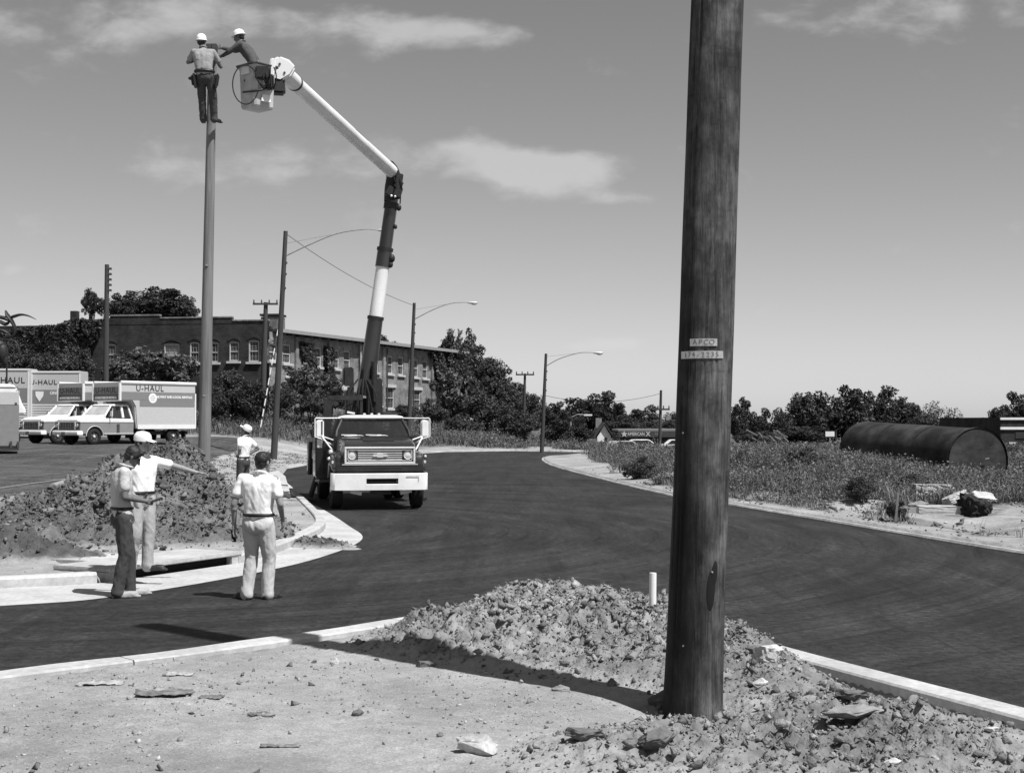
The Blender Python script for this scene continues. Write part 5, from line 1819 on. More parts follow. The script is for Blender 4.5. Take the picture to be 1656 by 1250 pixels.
    if hair:
        h_ = MB()
        if not hat: h_.ball(hp_(0, -.022, .038), 1, (.086, .100, .092), 20, 14, HM)
        h_.ball(hp_(0, -.050, -.018), 1, (.072, .058, .068), 16, 12, HM)
        if not hat: h_.ball(hp_(0, .050, .092), 1, (.060, .045, .030), 12, 8, HM)
        for s in (-1, 1): h_.ball(hp_(s * .070, .0, .02), 1, (.018, .04, .05), 10, 8, HM)
        remeshed('hair', h_, .009, M['hair'], root, 1, wrinkle=.014, wscale=30, seed=9)
    if hat:
        ht = MB()
        n = 28
        if hat == 'hard':
            secs = []
            for z, rx, ry in ((-.0, .105, .128), (.03, .104, .126), (.07, .096, .115), (.105, .075, .090), (.125, .045, .055), (.132, .01, .012)):
                secs.append([hp_(rx * math.cos(2 * math.pi * k / n), ry * math.sin(2 * math.pi * k / n) - .008, .035 + z) for k in range(n)])
            ht.loft(secs).build('hard_hat', M['hard_hat'], root, smooth=True)
            br = MB(); pts = []
            secs = []
            for rr, z in ((1.0, .034), (1.0, .044), (1.14, .036), (1.14, .026)):
                secs.append([hp_(.105 * rr * math.cos(a) * 1.0, .128 * rr * math.sin(a) * (1.16 if math.sin(a) > 0 and rr > 1 else 1) - .008, z) for a in [2 * math.pi * k / n for k in range(n)]])
            br.loft(secs + [secs[0]], caps=False).build('hat_brim', M['hard_hat'], root, smooth=True)
            rg = MB(); rg.path([hp_(0, .105, .10), hp_(0, .06, .145), hp_(0, 0, .165), hp_(0, -.07, .145), hp_(0, -.115, .09)], .010, 8).build('hat_ridge', M['hard_hat'], root, smooth=True)
        else:
            secs = []
            for z, rx, ry in ((-.02, .096, .114), (.03, .100, .118), (.065, .092, .108), (.095, .066, .080), (.108, .02, .025)):
                secs.append([hp_(rx * math.cos(2 * math.pi * k / n), ry * math.sin(2 * math.pi * k / n) - .010, .040 + z) for k in range(n)])
            ht.loft(secs).build('cap_crown', M['hard_hat' if hat != 'dark' else 'cap_dark'], root, smooth=True)
            pk = MB()
            secs = []
            for yy, w_ in ((.085, .075), (.125, .078), (.165, .062), (.182, .030)):
                secs.append([hp_(-w_, yy, .046 - (yy - .08) * .2), hp_(0, yy + .006, .060 - (yy - .08) * .2), hp_(w_, yy, .046 - (yy - .08) * .2), hp_(w_, yy, .040 - (yy - .08) * .2), hp_(0, yy + .006, .052 - (yy - .08) * .2), hp_(-w_, yy, .040 - (yy - .08) * .2)])
            pk.loft(secs).build('cap_peak', M['hard_hat' if hat == 'cap' else 'cap_dark'], root, smooth=True)
    return root


def foot_at(px, py, z=None):
    D = 2300 * CAM_H / (py - 680)
    for _ in range(10):
        zz = max(zfine(XZ(px, D), D), 0.006) if z is None else z
        D = 2300 * (CAM_H - zz) / (py - 680)
    return Vector((XZ(px, D), D, zz))


# 1. man in white shirt and pale trousers, back to us, in the middle of the side road
L1 = foot_at(419, 968, 0.0)
person(L1, -12, dict(
    ankL=(-.13, -.03, .09), toeL=(-.27, .05, .035), ankR=(.10, .04, .09), toeR=(.15, .22, .035), kneeL=(-.10, .04, .49), kneeR=(.11, .06, .49),
    shL=(-.20, -.01, 1.41), shR=(.20, -.01, 1.40), elL=(-.29, -.05, 1.12), wrL=(-.315, .02, .86), elR=(.275, -.02, 1.12), wrR=(.235, .17, .93), hdL=(-.05, .1, -1), hdR=(-.1, .4, -.9),
    head=(.05, .02, 1.61), neck=(.03, -.02, 1.46), look=(.38, 1, -.04)), 'man in white polo shirt and pale trousers on the asphalt, back to us', hips=1.02)
# he holds a folded paper in his left hand
tag(MB().box((0, 0, 0), (.05, .16, .02), rot=(R(52), 0, R(20))).build('folding_rule', M['leather'], None), 'dark folded rule hanging from the left hand of the man seen from behind', 'folding rule').location = Matrix.Translation(L1) @ Matrix.Rotation(R(-12), 4, 'Z') @ Vector((-.335, .05, .735))

# 2. man in dark jeans, head bowed, reading something at his waist
L2 = foot_at(199, 963, 0.006)
person(L2, -68, dict(
    ankL=(-.09, .10, .09), toeL=(-.11, .30, .035), ankR=(.10, -.06, .09), toeR=(.13, .14, .035), kneeL=(-.08, .09, .50), kneeR=(.10, .02, .50),
    hipL=(-.09, 0, .95), hipR=(.09, 0, .95), waist=(0, -.01, 1.12), chest=(0, -.01, 1.37), neck=(0, .03, 1.53), head=(0, .12, 1.66),
    shL=(-.19, .0, 1.47), shR=(.19, .0, 1.47), elL=(-.25, .02, 1.20), elR=(.24, .0, 1.19), wrL=(-.10, .25, 1.15), wrR=(.10, .26, 1.13), hdL=(.4, .5, -.1), hdR=(-.4, .5, -.1),
    look=(0.05, .80, -.62)), 'dark haired man in pale shirt and dark jeans, head bowed at the kerb', shirt='shirt_light', trousers='trouser_dark', shoes='shoe_light', skin='skin_dark', tucked=False)
pd = MB().box((0, 0, 0), (.14, .20, .02), rot=(R(18), 0, 0)).build('notepad', M['leather'], None)
pd.location = Matrix.Translation(L2) @ Matrix.Rotation(R(-68), 4, 'Z') @ Vector((0, .37, 1.13)); pd.rotation_euler = (0, 0, R(-68))
tag(pd, 'small dark notepad held at the waist by the man in dark jeans', 'notepad')

# 3. man in white cap pointing to the right, standing on the drain lid
L3 = foot_at(230, 921, .185)
person(L3, -128, dict(
    ankL=(-.06, .05, .09), toeL=(-.16, .22, .035), ankR=(.14, -.03, .09), toeR=(.24, .10, .035), kneeL=(-.07, .06, .48), kneeR=(.13, .05, .48),
    shL=(-.19, .0, 1.40), shR=(.185, .0, 1.40), elL=(-.42, .20, 1.31), wrL=(-.60, .37, 1.235), hdL=(-.72, .62, -.15), elR=(.27, -.02, 1.12), wrR=(.22, .16, .95),
    look=(-.35, 1, -.10)), 'man in white shirt and white cap on the drain lid pointing to the right', trousers='trouser_mid', hat='cap', skin='skin')

# 4. man looking up, hands on hips, beyond the heap
L4 = foot_at(394, 808)
person(L4, 66, dict(
    ankL=(-.13, 0, .09), ankR=(.12, 0, .09), chest=(0, -.03, 1.30), neck=(0, -.06, 1.47), head=(0, -.07, 1.62), look=(-.1, 1, .62),
    shL=(-.19, -.03, 1.40), shR=(.19, -.03, 1.40), elL=(-.38, -.16, 1.19), elR=(.38, -.16, 1.19), wrL=(-.20, .0, 1.05), wrR=(.20, .0, 1.05), hdL=(.3, .6, -.3), hdR=(-.3, .6, -.3)),
    'man in white shirt and cap with hands on hips looking up beyond the heap', trousers='trouser_dark', hat='cap', skin='skin_dark').scale = (1.05, 1.05, 1.07)

# 5. lineman standing on the pole, seen from behind
ft = P(337, 193, LD - .32)
person(ft - Vector((0, 0, .05)), 4, dict(
    ankL=(-.11, .03, .09), ankR=(.11, .03, .09), toeL=(-.13, .22, .05), toeR=(.20, .18, .05), kneeL=(-.12, -.08, .47), kneeR=(.11, -.08, .47),
    hipL=(-.13, -.20, .88), hipR=(.05, -.20, .88), waist=(-.06, -.24, 1.03), chest=(-.08, -.20, 1.28), neck=(-.09, -.15, 1.45), head=(-.13, -.11, 1.60),
    shL=(-.27, -.17, 1.38), shR=(.11, -.17, 1.38), elL=(-.42, .02, 1.21), wrL=(-.17, .20, 1.34), elR=(.25, -.02, 1.12), wrR=(.12, .18, 1.30), hdL=(.9, .4, .1), hdR=(-.5, .5, .5),
    look=(.1, 1, .12)), 'lineman in pale shirt with tool belt and white hard hat standing near the pole top', shirt='shirt_mid', trousers='trouser_dark', shoes='leather', hat='hard', tool_belt=True, skin='skin_dark', hips=.95)

# 6. worker in the bucket reaching left to the pole top
wf = W(P(402, 100, 29.35)); wl_ = P(404, 100, 29.35)
feet = Vector((bc.x - .06, bc.y - .02, wl_.z - 1.04))
person(feet, 78, dict(
    ankL=(-.12, -.08, .29), ankR=(.12, -.08, .29), toeL=(-.12, .06, .24), toeR=(.12, .06, .24), kneeL=(-.12, .10, .60), kneeR=(.12, .10, .60),
    hipL=(-.09, -.02, .92), hipR=(.09, -.02, .92), waist=(0, .03, 1.06), chest=(0, .18, 1.27), neck=(0, .27, 1.42), head=(0, .34, 1.55),
    shL=(-.18, .24, 1.36), shR=(.18, .24, 1.36), elL=(-.22, .46, 1.20), wrL=(-.14, .66, 1.13), elR=(.20, .50, 1.33), wrR=(.10, .76, 1.37), hdL=(.1, 1, .0), hdR=(-.1, 1, .1),
    look=(0, 1, -.25)), 'worker in dark shirt and white hard hat leaning out of the bucket towards the pole', shirt='shirt_dark', trousers='trouser_dark', hat='hard', sleeves='long', skin='skin_dark', belt=False)
# top fitting held between the two men
ftg = MB(); c = P(347, 84, LD - .05)
ftg.box(c, (.11, .12, .30)).box(c + Vector((-.06, 0, .10)), (.22, .10, .11))
tag(ftg.build('pole_bracket', M['dark_metal'], None, bevel=.01), 'small dark bracket at the pole top between the two hard hatted men', 'bracket')
# ---------------------------------------------------------------- parked rental box trucks
def box_truck(loc, rz, label, group='white and grey rental box trucks parked side by side'):
    t = empty('box_truck', loc, rz, label, 'box truck', group)
    wp, gp = M['white_paint'], M['truck_grey']
    # lower cab side, grey, with wheel arch
    arch = [(.44 * math.cos(a), .40 + .44 * math.sin(a)) for a in np.linspace(math.pi, 0, 12)]
    prof = [(-.74, .52)] + [(-.46, .50)] + [(y, z) for y, z in arch] + [(.46, .44), (2.18, .44), (2.2, 1.02), (-.78, 1.02), (-.80, .7)]
    MB().prism(prof, 'x', -.97, .97).build('lower_cab', gp, t, bevel=.02)
    MB().prism([(-.80, 1.021), (2.2, 1.021), (2.16, 1.20), (.62, 1.23), (-.66, 1.17), (-.82, 1.10)], 'x', -.985, .985).build('upper_cab', wp, t, bevel=.03)
    secs = []
    for y, w, z in ((-.80, 1.70, 1.15), (-.70, 1.82, 1.24), (-.1, 1.86, 1.32), (.66, 1.88, 1.38)):
        secs.append(rrect(w, .34, z - .17, y, .06, 3, wt=w - .10))
    MB().loft(secs).build('hood', wp, t, smooth=True)
    secs = []
    for z, wx, y0, y1 in ((1.80, .76, 1.08, 2.02), (1.85, .77, 1.04, 2.04), (1.90, .70, 1.14, 1.98)):
        secs.append([Vector(p) for p in ((-wx + .05, y0, z), (wx - .05, y0, z), (wx, y0 + .06, z), (wx, y1, z), (-wx, y1, z), (-wx, y0 + .06, z))])
    MB().loft(secs).build('roof', wp, t, smooth=True)
    MB().add([(-.86, .62, 1.34), (.86, .62, 1.34), (.71, 1.05, 1.81), (-.71, 1.05, 1.81)], [(0, 1, 2, 3)]).build('windscreen', M['glass_sky'], t)
    for s in (-1, 1):
        MB().path([(s * .89, .60, 1.32), (s * .73, 1.06, 1.83)], .045, 8).build('pillar', wp, t, smooth=True)
        MB().path([(s * .91, 1.62, 1.25), (s * .77, 1.60, 1.82)], .065, 8).build('pillar', wp, t, smooth=True)
        MB().path([(s * .91, 2.12, 1.22), (s * .77, 1.98, 1.82)], .05, 8).build('pillar', wp, t, smooth=True)
        MB().add([(s * .90, .74, 1.23), (s * .90, 2.08, 1.22), (s * .765, 1.96, 1.81), (s * .765, 1.12, 1.81)], [(0, 1, 2, 3)]).build('side_window', M['glass'], t)
        MB().path([(s * .905, 1.0, 1.24), (s * .80, 1.12, 1.70)], .014, 6).build('vent_bar', M['silver'], t)
        MB().box((s * .978, 1.30, .74), (.014, .16, .44)).build('door_seam', M['dark_metal'], t)
        MB().path([(s * 1.0, .5, .50), (s * 1.0, 2.15, .50)], .028, 6).build('sill_trim', M['silver'], t)
        MB().path([(s * .985, y, z) for y, z in [(.47 * math.cos(a), .40 + .47 * math.sin(a)) for a in np.linspace(math.pi, 0, 14)]], .020, 6).build('arch_trim', M['silver'], t)
        wheel(t, s * .86, 0, .38, .22); wheel(t, s * .88, 4.55, .38, .24)
        # mirror
        MB().box((s * 1.12, .82, 1.45), (.16, .05, .24)).build('mirror', wp, t, bevel=.015)
        MB().path([(s * .9, .86, 1.35), (s * 1.12, .83, 1.40)], .014, 6).build('mirror_arm', M['silver'], t)
    # face: dark grille with bars, lamps, bumper
    fa = MB().box((0, -.80, .88), (1.84, .05, .34)).build('front_panel', M['dark_metal'], t)
    for k in range(4):
        MB().box((0, -.835, .78 + k * .07), (1.18, .02, .014)).build('grille_bar', M['galv'], fa)
    for k in range(6):
        MB().box((-.5 + k * .2, -.832, .885), (.016, .015, .26)).build('grille_bar', M['galv'], fa)
    for s in (-1, 1):
        MB().box((s * .64, -.84, .88), (.035, .03, .34)).build('grille_end', M['white_paint'], fa)
        l = MB(); l.path([(s * .78, -.80, .90), (s * .78, -.85, .90)], .085, 16); l.build('headlight', M['lens'], t, smooth=True)
    MB().loft([[Vector((x, y, .46)), Vector((x, y - .03, .50)), Vector((x, y - .03, .62)), Vector((x, y, .66)), Vector((x, y + .06, .62)), Vector((x, y + .06, .46))] for x, y in ((-1.0, -.72), (-.97, -.92), (-.5, -.99), (.5, -.99), (.97, -.92), (1.0, -.72))]).build('bumper', M['bumper'], t, smooth=True)
    MB().box((0, -1.03, .53), (.30, .02, .14)).build('number_plate', M['truck_grey'], t)
    # chassis
    MB().box((0, 3.0, .52), (1.5, 5.2, .16)).build('chassis', M['black_metal'], t)
    MB().box((.80, 5.3, .42), (.30, .06, .42)).build('mud_flap', M['rubber'], t); MB().box((-.80, 5.3, .42), (.30, .06, .42)).build('mud_flap', M['rubber'], t)
    # body with attic over the cab
    by0, by1, ay0 = 2.25, 5.85, 1.32
    hw = 1.06
    side = [(by0 + .05, .72), (by1, .72), (by1, 2.94), (ay0, 2.94), (ay0, 2.04), (by0 - .22, 2.04), (by0 - .05, 1.80)]
    bd = MB().prism(side, 'x', -hw, hw).build('cargo_box', M['box_light'], t, bevel=.05)
    for s in (-1, 1):
        MB().box((s * (hw + .006), (ay0 + by1) / 2 + .03, 2.30), (.008, by1 - ay0 - .14, .38)).build('dark_band', M['box_band'], bd)
        MB().box((s * (hw + .008), (by0 + by1) / 2 + .06, 1.95), (.006, by1 - by0 - .3, .30)).build('dark_band', M['box_band'], bd)
        MB().box((s * (hw + .012), (by0 + by1) / 2 + .04, .82), (.02, by1 - by0 - .1, .20)).build('bottom_rail', M['box_white'], bd)
        MB().path([(s * (hw - .02), ay0 + .06, 2.925), (s * (hw - .02), by1, 2.925)], .085, 8).build('top_rail', M['box_white'], bd)
        MB().path([(s * (hw - .03), ay0 + .03, 2.06), (s * (hw - .03), ay0 + .03, 2.9)], .07, 8).build('corner_post', M['box_white'], bd, smooth=True)
        MB().box((s * hw, by1 - .03, 1.6), (.05, .07, 1.7)).build('corner_post', M['box_white'], bd)
        f = 1 if s > 0 else -1
        text_mesh('lettering', 'U-HAUL', .40, M['letter_dark'], bd, (s * (hw + .012), 3.05, 2.66), (math.pi / 2, 0, f * math.pi / 2), .003, sx=1.05, spacing=1.12)
        text_mesh('lettering', 'ONE-WAY AND LOCAL RENTALS', .155, M['letter_white'], bd, (s * (hw + .014), 4.45, 2.26), (math.pi / 2, 0, f * math.pi / 2), .003, bold=.006, sx=1.0)
        ds = MB(); ds.path([(s * (hw + .010), 3.22, 2.20), (s * (hw + .020), 3.22, 2.20)], .24, 28); dsk = ds.build('round_emblem', M['letter_white'], bd)
        for k in range(7):
            a = k * 2 * math.pi / 6
            cy_, cz_ = (0, 0) if k == 6 else (.11 * math.cos(a), .11 * math.sin(a))
            MB().path([(s * (hw + .021), 3.22 + cy_, 2.20 + cz_), (s * (hw + .024), 3.22 + cy_, 2.20 + cz_)], .030, 6).build('emblem_mark', M['box_band'], dsk)
    MB().box((0, ay0 - .008, 2.38), (1.92, .012, .66)).build('front_panel', M['box_band'], bd)  # greyer than the box sides: the front's shade is put into its colour
    MB().box((0, ay0 - .016, 2.24), (1.90, .008, .30)).build('front_band', M['truck_band_shaded'], bd)  # side band again, with the shade of the front painted in
    MB().box((0, ay0 - .01, 2.06), (2.0, .03, .06)).build('front_lip', M['box_white'], bd)
    text_mesh('lettering', 'U-HAUL', .40, M['letter_dark'], bd, (0, ay0 - .02, 2.56), (math.pi / 2, 0, 0), .003, sx=1.05, spacing=1.1)
    text_mesh('lettering', 'ADVENTURE IN MOVING', .15, M['letter_white'], bd, (0, ay0 - .024, 2.20), (math.pi / 2, 0, 0), .003, bold=.005)
    return t


M['truck_band_shaded'] = mat('grey_band_paint_with_shade', .11, .5, .06, 8)
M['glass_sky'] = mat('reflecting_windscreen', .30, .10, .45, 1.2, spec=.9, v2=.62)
zt = zat(-20.15, 66.7)
bt = box_truck((-20.15, 66.7, zt), R(-38), 'nearest rental box truck, its pale side with round emblem fully in view')
b2 = copy_tree(bt)
x2, y2 = -20.15 - 2.25, 66.7 + 1.75
b2.location = (x2, y2, zat(x2, y2)); b2['label'] = 'second rental box truck, mostly hidden behind the nearest one'


def box_van(x0, x1, D, ztop, zbot, label, text_x, shield=None, depth=1.4, white_post=True, rz=0.0):
    zg = zat((x0 + x1) / 2, D)
    t = empty('box_trailer', (x0, D, zg), rz, label, 'box trailer', 'tall box trailers standing in a row behind the trucks')
    L = x1 - x0; H = ztop - zg; B = zbot - zg
    b = MB().box((L / 2, depth / 2, (H + B) / 2), (L, depth, H - B)).build('cargo_box', M['box_light'], t, bevel=.04)
    hb = (H - B)
    MB().box((L / 2, -.006, B + hb * .55), (L - .04, .008, hb * .24)).build('dark_band', M['box_band'], b)
    for k in range(9):
        MB().box((L / 2, -.010, B + hb * (.06 + .042 * k)), (L - .1, .018, .03)).build('rib', M['box_white'], b)
    MB().box((L / 2, -.01, H - .05), (L + .02, .05, .09)).build('top_rail', M['box_white'], b)
    for xx in (.04, L - .04):
        MB().box((xx, -.012, B + hb * .5), (.09, .02, hb - .1)).build('corner_post', M['box_white'], b)
    text_mesh('lettering', 'U-HAUL', .36 if shield else .46, M['letter_dark'], b, (text_x, -.012, B + hb * .80), (math.pi / 2, 0, 0), .003, sx=1.05, spacing=1.1)
    if shield:
        sh = [(0, -.30), (.20, 0), (.22, .24), (-.22, .24), (-.20, 0)]
        MB().prism([(shield + x, B + hb * .56 + z) for x, z in sh], 'y', -.03, -.011).build('shield', M['letter_white'], b)
        text_mesh('lettering', 'ONE-WAY AND LOCAL', .22, M['letter_white'], b, (shield + .55, -.014, B + hb * .61), (math.pi / 2, 0, 0), .003, align='LEFT', bold=.006)
    else:
        text_mesh('lettering', 'ADVENTURE IN MOVING', .22, M['letter_white'], b, (L - .5, -.014, B + hb * .60), (math.pi / 2, 0, 0), .003, align='RIGHT', bold=.008)
    MB().box((L / 2, depth / 2, (B) / 2 + .15), (L * .9, .9, B * .7)).build('undercarriage', M['black_metal'], t)
    for xx in (L * .25, L * .42):
        w_ = wheel(t, 0, 0, .45, .25); w_.location = (xx, .3, .45); w_.rotation_euler = (0, 0, math.pi / 2)
    return t


D = 76.0
box_van(XZ(-110, D), XZ(47, D), D, P(0, 596, D).z, P(0, 692, D).z, 'pale box trailer cut by the left edge behind the white van', XZ(12, D) - XZ(-110, D))
D = 76.4
box_van(XZ(49.5, D), XZ(130, D), D, P(0, 600, D).z, P(0, 692, D).z, 'pale box trailer with a shield emblem behind the second box truck', XZ(70, D) - XZ(49.5, D), shield=XZ(64, D) - XZ(49.5, D))
# white van nose behind the grey trailer
D = 63.5
vx0, vx1 = XZ(-60, D), XZ(37, D)
zg = zat(vx1, D)
v = empty('white_van', (vx1 - (vx1 - vx0) * math.cos(R(19.5)), D - (vx1 - vx0) * math.sin(R(19.5)), zg), R(19.5), 'white van partly hidden behind the grey trailer at the left edge', 'van')
zt_ = P(0, 621, D).z - zg
Lv = vx1 - vx0
pr = [(0, zt_ * .52), (Lv + .12, zt_ * .52), (Lv + .12, zt_ * .60), (Lv - .02, zt_ * .68), (Lv - .28, zt_ - .12), (Lv - .45, zt_), (0, zt_)]
MB().box((Lv / 2 - .4, .9, zt_ * .36), (Lv - .6, 1.0, zt_ * .30)).build('undercarriage', M['black_metal'], v)
bdy = MB().prism(pr, 'y', 0, 1.3).build('body', M['white_paint'], v, bevel=.06)
MB().box((Lv - .72, -.012, zt_ * .80), (.46, .02, .26)).build('window', M['glass'], v, bevel=.006)
MB().box((Lv - 1.45, -.012, zt_ * .80), (.62, .02, .28)).build('window', M['glass_sky'], v, bevel=.006)
MB().box((Lv - 1.5, -.01, zt_ - .16), (2.6, .02, .03)).build('drip_rail', M['dark_metal'], v)
for xx in (Lv - .5, .8):
    w_ = wheel(v, 0, 0, .42, .24); w_.location = (xx, .1, .42); w_.rotation_euler = (0, 0, math.pi / 2)
# near grey trailer at left edge
D = 55.5
zg = zat(XZ(20, D), D)
x0, x1 = XZ(-120, D), XZ(31, D)
t = empty('cargo_trailer', (x1 - (x1 - x0) * math.cos(R(19.5)), D - (x1 - x0) * math.sin(R(19.5)), zg), R(19.5), 'grey flat sided trailer with a pale top band cut by the left edge', 'trailer')
zt_, zm, zb_ = (P(0, q, D).z - zg for q in (634, 655, 728))
L = x1 - x0
MB().box((L / 2, 1.1, (zm + zb_) / 2), (L, 2.2, zm - zb_)).build('cargo_box', M['truck_grey'], t, bevel=.015)
MB().box((L / 2, 1.1, (zt_ + zm) / 2 + .003), (L - .01, 2.19, zt_ - zm)).build('top_panel', M['box_light'], t, bevel=.015)
MB().box((L / 2, -.02, zb_ + .14), (L, .05, .07)).build('rub_rail', M['black_metal'], t)
for xx in (L - .05, L - .32):
    MB().box((xx + .03, -.05, zb_ + .22), (.08, .08, .26)).build('side_lamp', M['dark_metal'], t)
MB().box((L - .12, -.01, zm + .06), (.08, .02, .07)).build('latch', M['dark_metal'], t)
MB().box((L * .55, -.01, zm + .18), (.2, .02, .06)).build('latch', M['dark_metal'], t)
MB().box((L / 2 - .4, 1.1, zb_ / 2 + .12), (L - 1.2, .8, .2)).build('undercarriage', M['black_metal'], t)
for xx in (L * .35, L * .55):
    w_ = wheel(t, 0, 0, .42, .25); w_.location = (xx, .3, .42); w_.rotation_euler = (0, 0, math.pi / 2)
MB().path([(L - .8, .2, zb_), (L - .8, .2, .0)], .05, 8).build('landing_leg', M['black_metal'], t)

# dark tangle of curved blades on a thin post at the left edge
D = 69
b0 = Vector((XZ(11, D), D, zat(XZ(11, D), D)))
t = empty('blade_sculpture', b0, 0, 'dark tangle of curved blades on a thin post at the left edge', 'sculpture')


def Q(px, py, dd=0): return P(px, py, D + dd) - b0


def blade(pts, rr, nm='blade', mt='black_metal'):
    o = MB().path(smooth_line3([Q(*p) for p in pts], 6), np.interp(np.linspace(0, 1, (len(pts) - 1) * 6 + 1), np.linspace(0, 1, len(rr)), np.array(rr) * 1.3), 10, flat=.45).build(nm, M[mt], t, smooth=True)
    return o


MB().path([Vector((0, 0, 0)), Q(11, 580)], .045, 8).build('post', M['black_metal'], t)
blade([(14, 515), (22, 512), (34, 509), (46, 511), (59, 517)], [.05, .13, .10, .07, .015])
blade([(-20, 510), (0, 513), (12, 516), (20, 522)], [.10, .16, .18, .10])
blade([(9, 502), (12, 510), (18, 518), (24, 530), (22, 541), (10, 546), (0, 540)], [.05, .16, .17, .12, .09, .07, .06])
blade([(0, 520), (8, 524), (14, 522)], [.14, .16, .10])
blade([(-10, 545), (4, 548), (16, 550), (26, 553), (31, 566), (31, 578), (28, 579)], [.08, .07, .06, .06, .07, .06, .02])
blade([(18, 552), (22, 564), (23, 574), (30, 580)], [.05, .05, .05, .02])
blade([(-12, 535), (2, 534), (12, 538), (18, 545)], [.12, .15, .12, .05])
mb = MB(); mb.ball(Q(2, 570), 1, (.34, .30, .50), 14, 10); mb.ball(Q(-4, 558), 1, (.40, .30, .26), 14, 10); mb.ball(Q(8, 582), 1, (.16, .14, .30), 12, 8)
mb.build('drum', M['black_metal'], t, smooth=True)

# ---------------------------------------------------------------- brick factory
def wall_with_holes(name, mat_, parent, L, z0, z1, holes, depth=.30, axis_o=None):
    """front plane y=0, x from 0 to L, holes (x0,x1,za,zb); thickness into +y"""
    X = sorted({0, L, *[h[0] for h in holes], *[h[1] for h in holes]})
    Z = sorted({z0, z1, *[h[2] for h in holes], *[h[3] for h in holes]})
    mb = MB()
    for i in range(len(X) - 1):
        for j in range(len(Z) - 1):
            cx_, cz_ = (X[i] + X[i + 1]) / 2, (Z[j] + Z[j + 1]) / 2
            if any(h[0] < cx_ < h[1] and h[2] < cz_ < h[3] for h in holes): continue
            mb.add([(X[i], 0, Z[j]), (X[i + 1], 0, Z[j]), (X[i + 1], 0, Z[j + 1]), (X[i], 0, Z[j + 1])], [(0, 1, 2, 3)])
    for a, b, c, d in holes:
        mb.add([(a, 0, c), (b, 0, c), (b, 0, d), (a, 0, d), (a, depth, c), (b, depth, c), (b, depth, d), (a, depth, d)],
               [(0, 4, 5, 1), (1, 5, 6, 2), (2, 6, 7, 3), (3, 7, 4, 0)])
    me = bpy.data.meshes.new(name); me.from_pydata([tuple(v) for v in mb.v], [], mb.f)
    me.materials.append(mat_)
    return link_mesh(name, me, parent)


def brick_mat(name, v):
    m_ = bpy.data.materials.new(name); m_.use_nodes = True
    ns, ls = m_.node_tree.nodes, m_.node_tree.links
    b = ns['Principled BSDF']; b.inputs['Roughness'].default_value = .92; b.inputs['Specular IOR Level'].default_value = .15
    t = ns.new('ShaderNodeTexCoord'); sp = ns.new('ShaderNodeSeparateXYZ'); cb = ns.new('ShaderNodeCombineXYZ')
    ls.new(t.outputs['Object'], sp.inputs[0]); ls.new(sp.outputs[0], cb.inputs[0]); ls.new(sp.outputs[2], cb.inputs[1])
    br = ns.new('ShaderNodeTexBrick'); br.inputs['Scale'].default_value = 1
    br.inputs['Brick Width'].default_value = .24; br.inputs['Row Height'].default_value = .085; br.inputs['Mortar Size'].default_value = .012
    br.inputs['Color1'].default_value = (v * .7,) * 3 + (1,); br.inputs['Color2'].default_value = (v * 1.25,) * 3 + (1,); br.inputs['Mortar'].default_value = (v * 1.7,) * 3 + (1,)
    ls.new(cb.outputs[0], br.inputs['Vector'])
    n = ns.new('ShaderNodeTexNoise'); n.inputs['Scale'].default_value = .8; n.inputs['Detail'].default_value = 7; n.inputs['Roughness'].default_value = .65
    ls.new(t.outputs['Object'], n.inputs['Vector'])
    mr = ns.new('ShaderNodeMapRange'); mr.inputs['From Min'].default_value = .32; mr.inputs['From Max'].default_value = .68; mr.inputs['To Min'].default_value = .55; mr.inputs['To Max'].default_value = 1.45
    ls.new(n.outputs[0], mr.inputs[0])
    vm = ns.new('ShaderNodeVectorMath'); vm.operation = 'SCALE'; ls.new(br.outputs[0], vm.inputs[0]); ls.new(mr.outputs[0], vm.inputs['Scale'])
    ls.new(vm.outputs[0], b.inputs['Base Color'])
    return m_


M['brick'] = brick_mat('weathered_brick', .17)
M['brick_dark'] = brick_mat('sooty_dark_brick', .032)
M['trim'] = mat('pale_stone_trim', .48, .85, .15, 6)
M['frame'] = mat('peeling_white_window_frame', .50, .8, .25, 9)
M['pane'] = mat('dusty_window_pane', .015, .45, .6, 1.4, spec=.3, v2=.10)
M['bars'] = mat('grey_glazing_bars', .26, .8, .3, 9)
M['board'] = mat('boarded_pale_window', .26, .9, .2, 5)


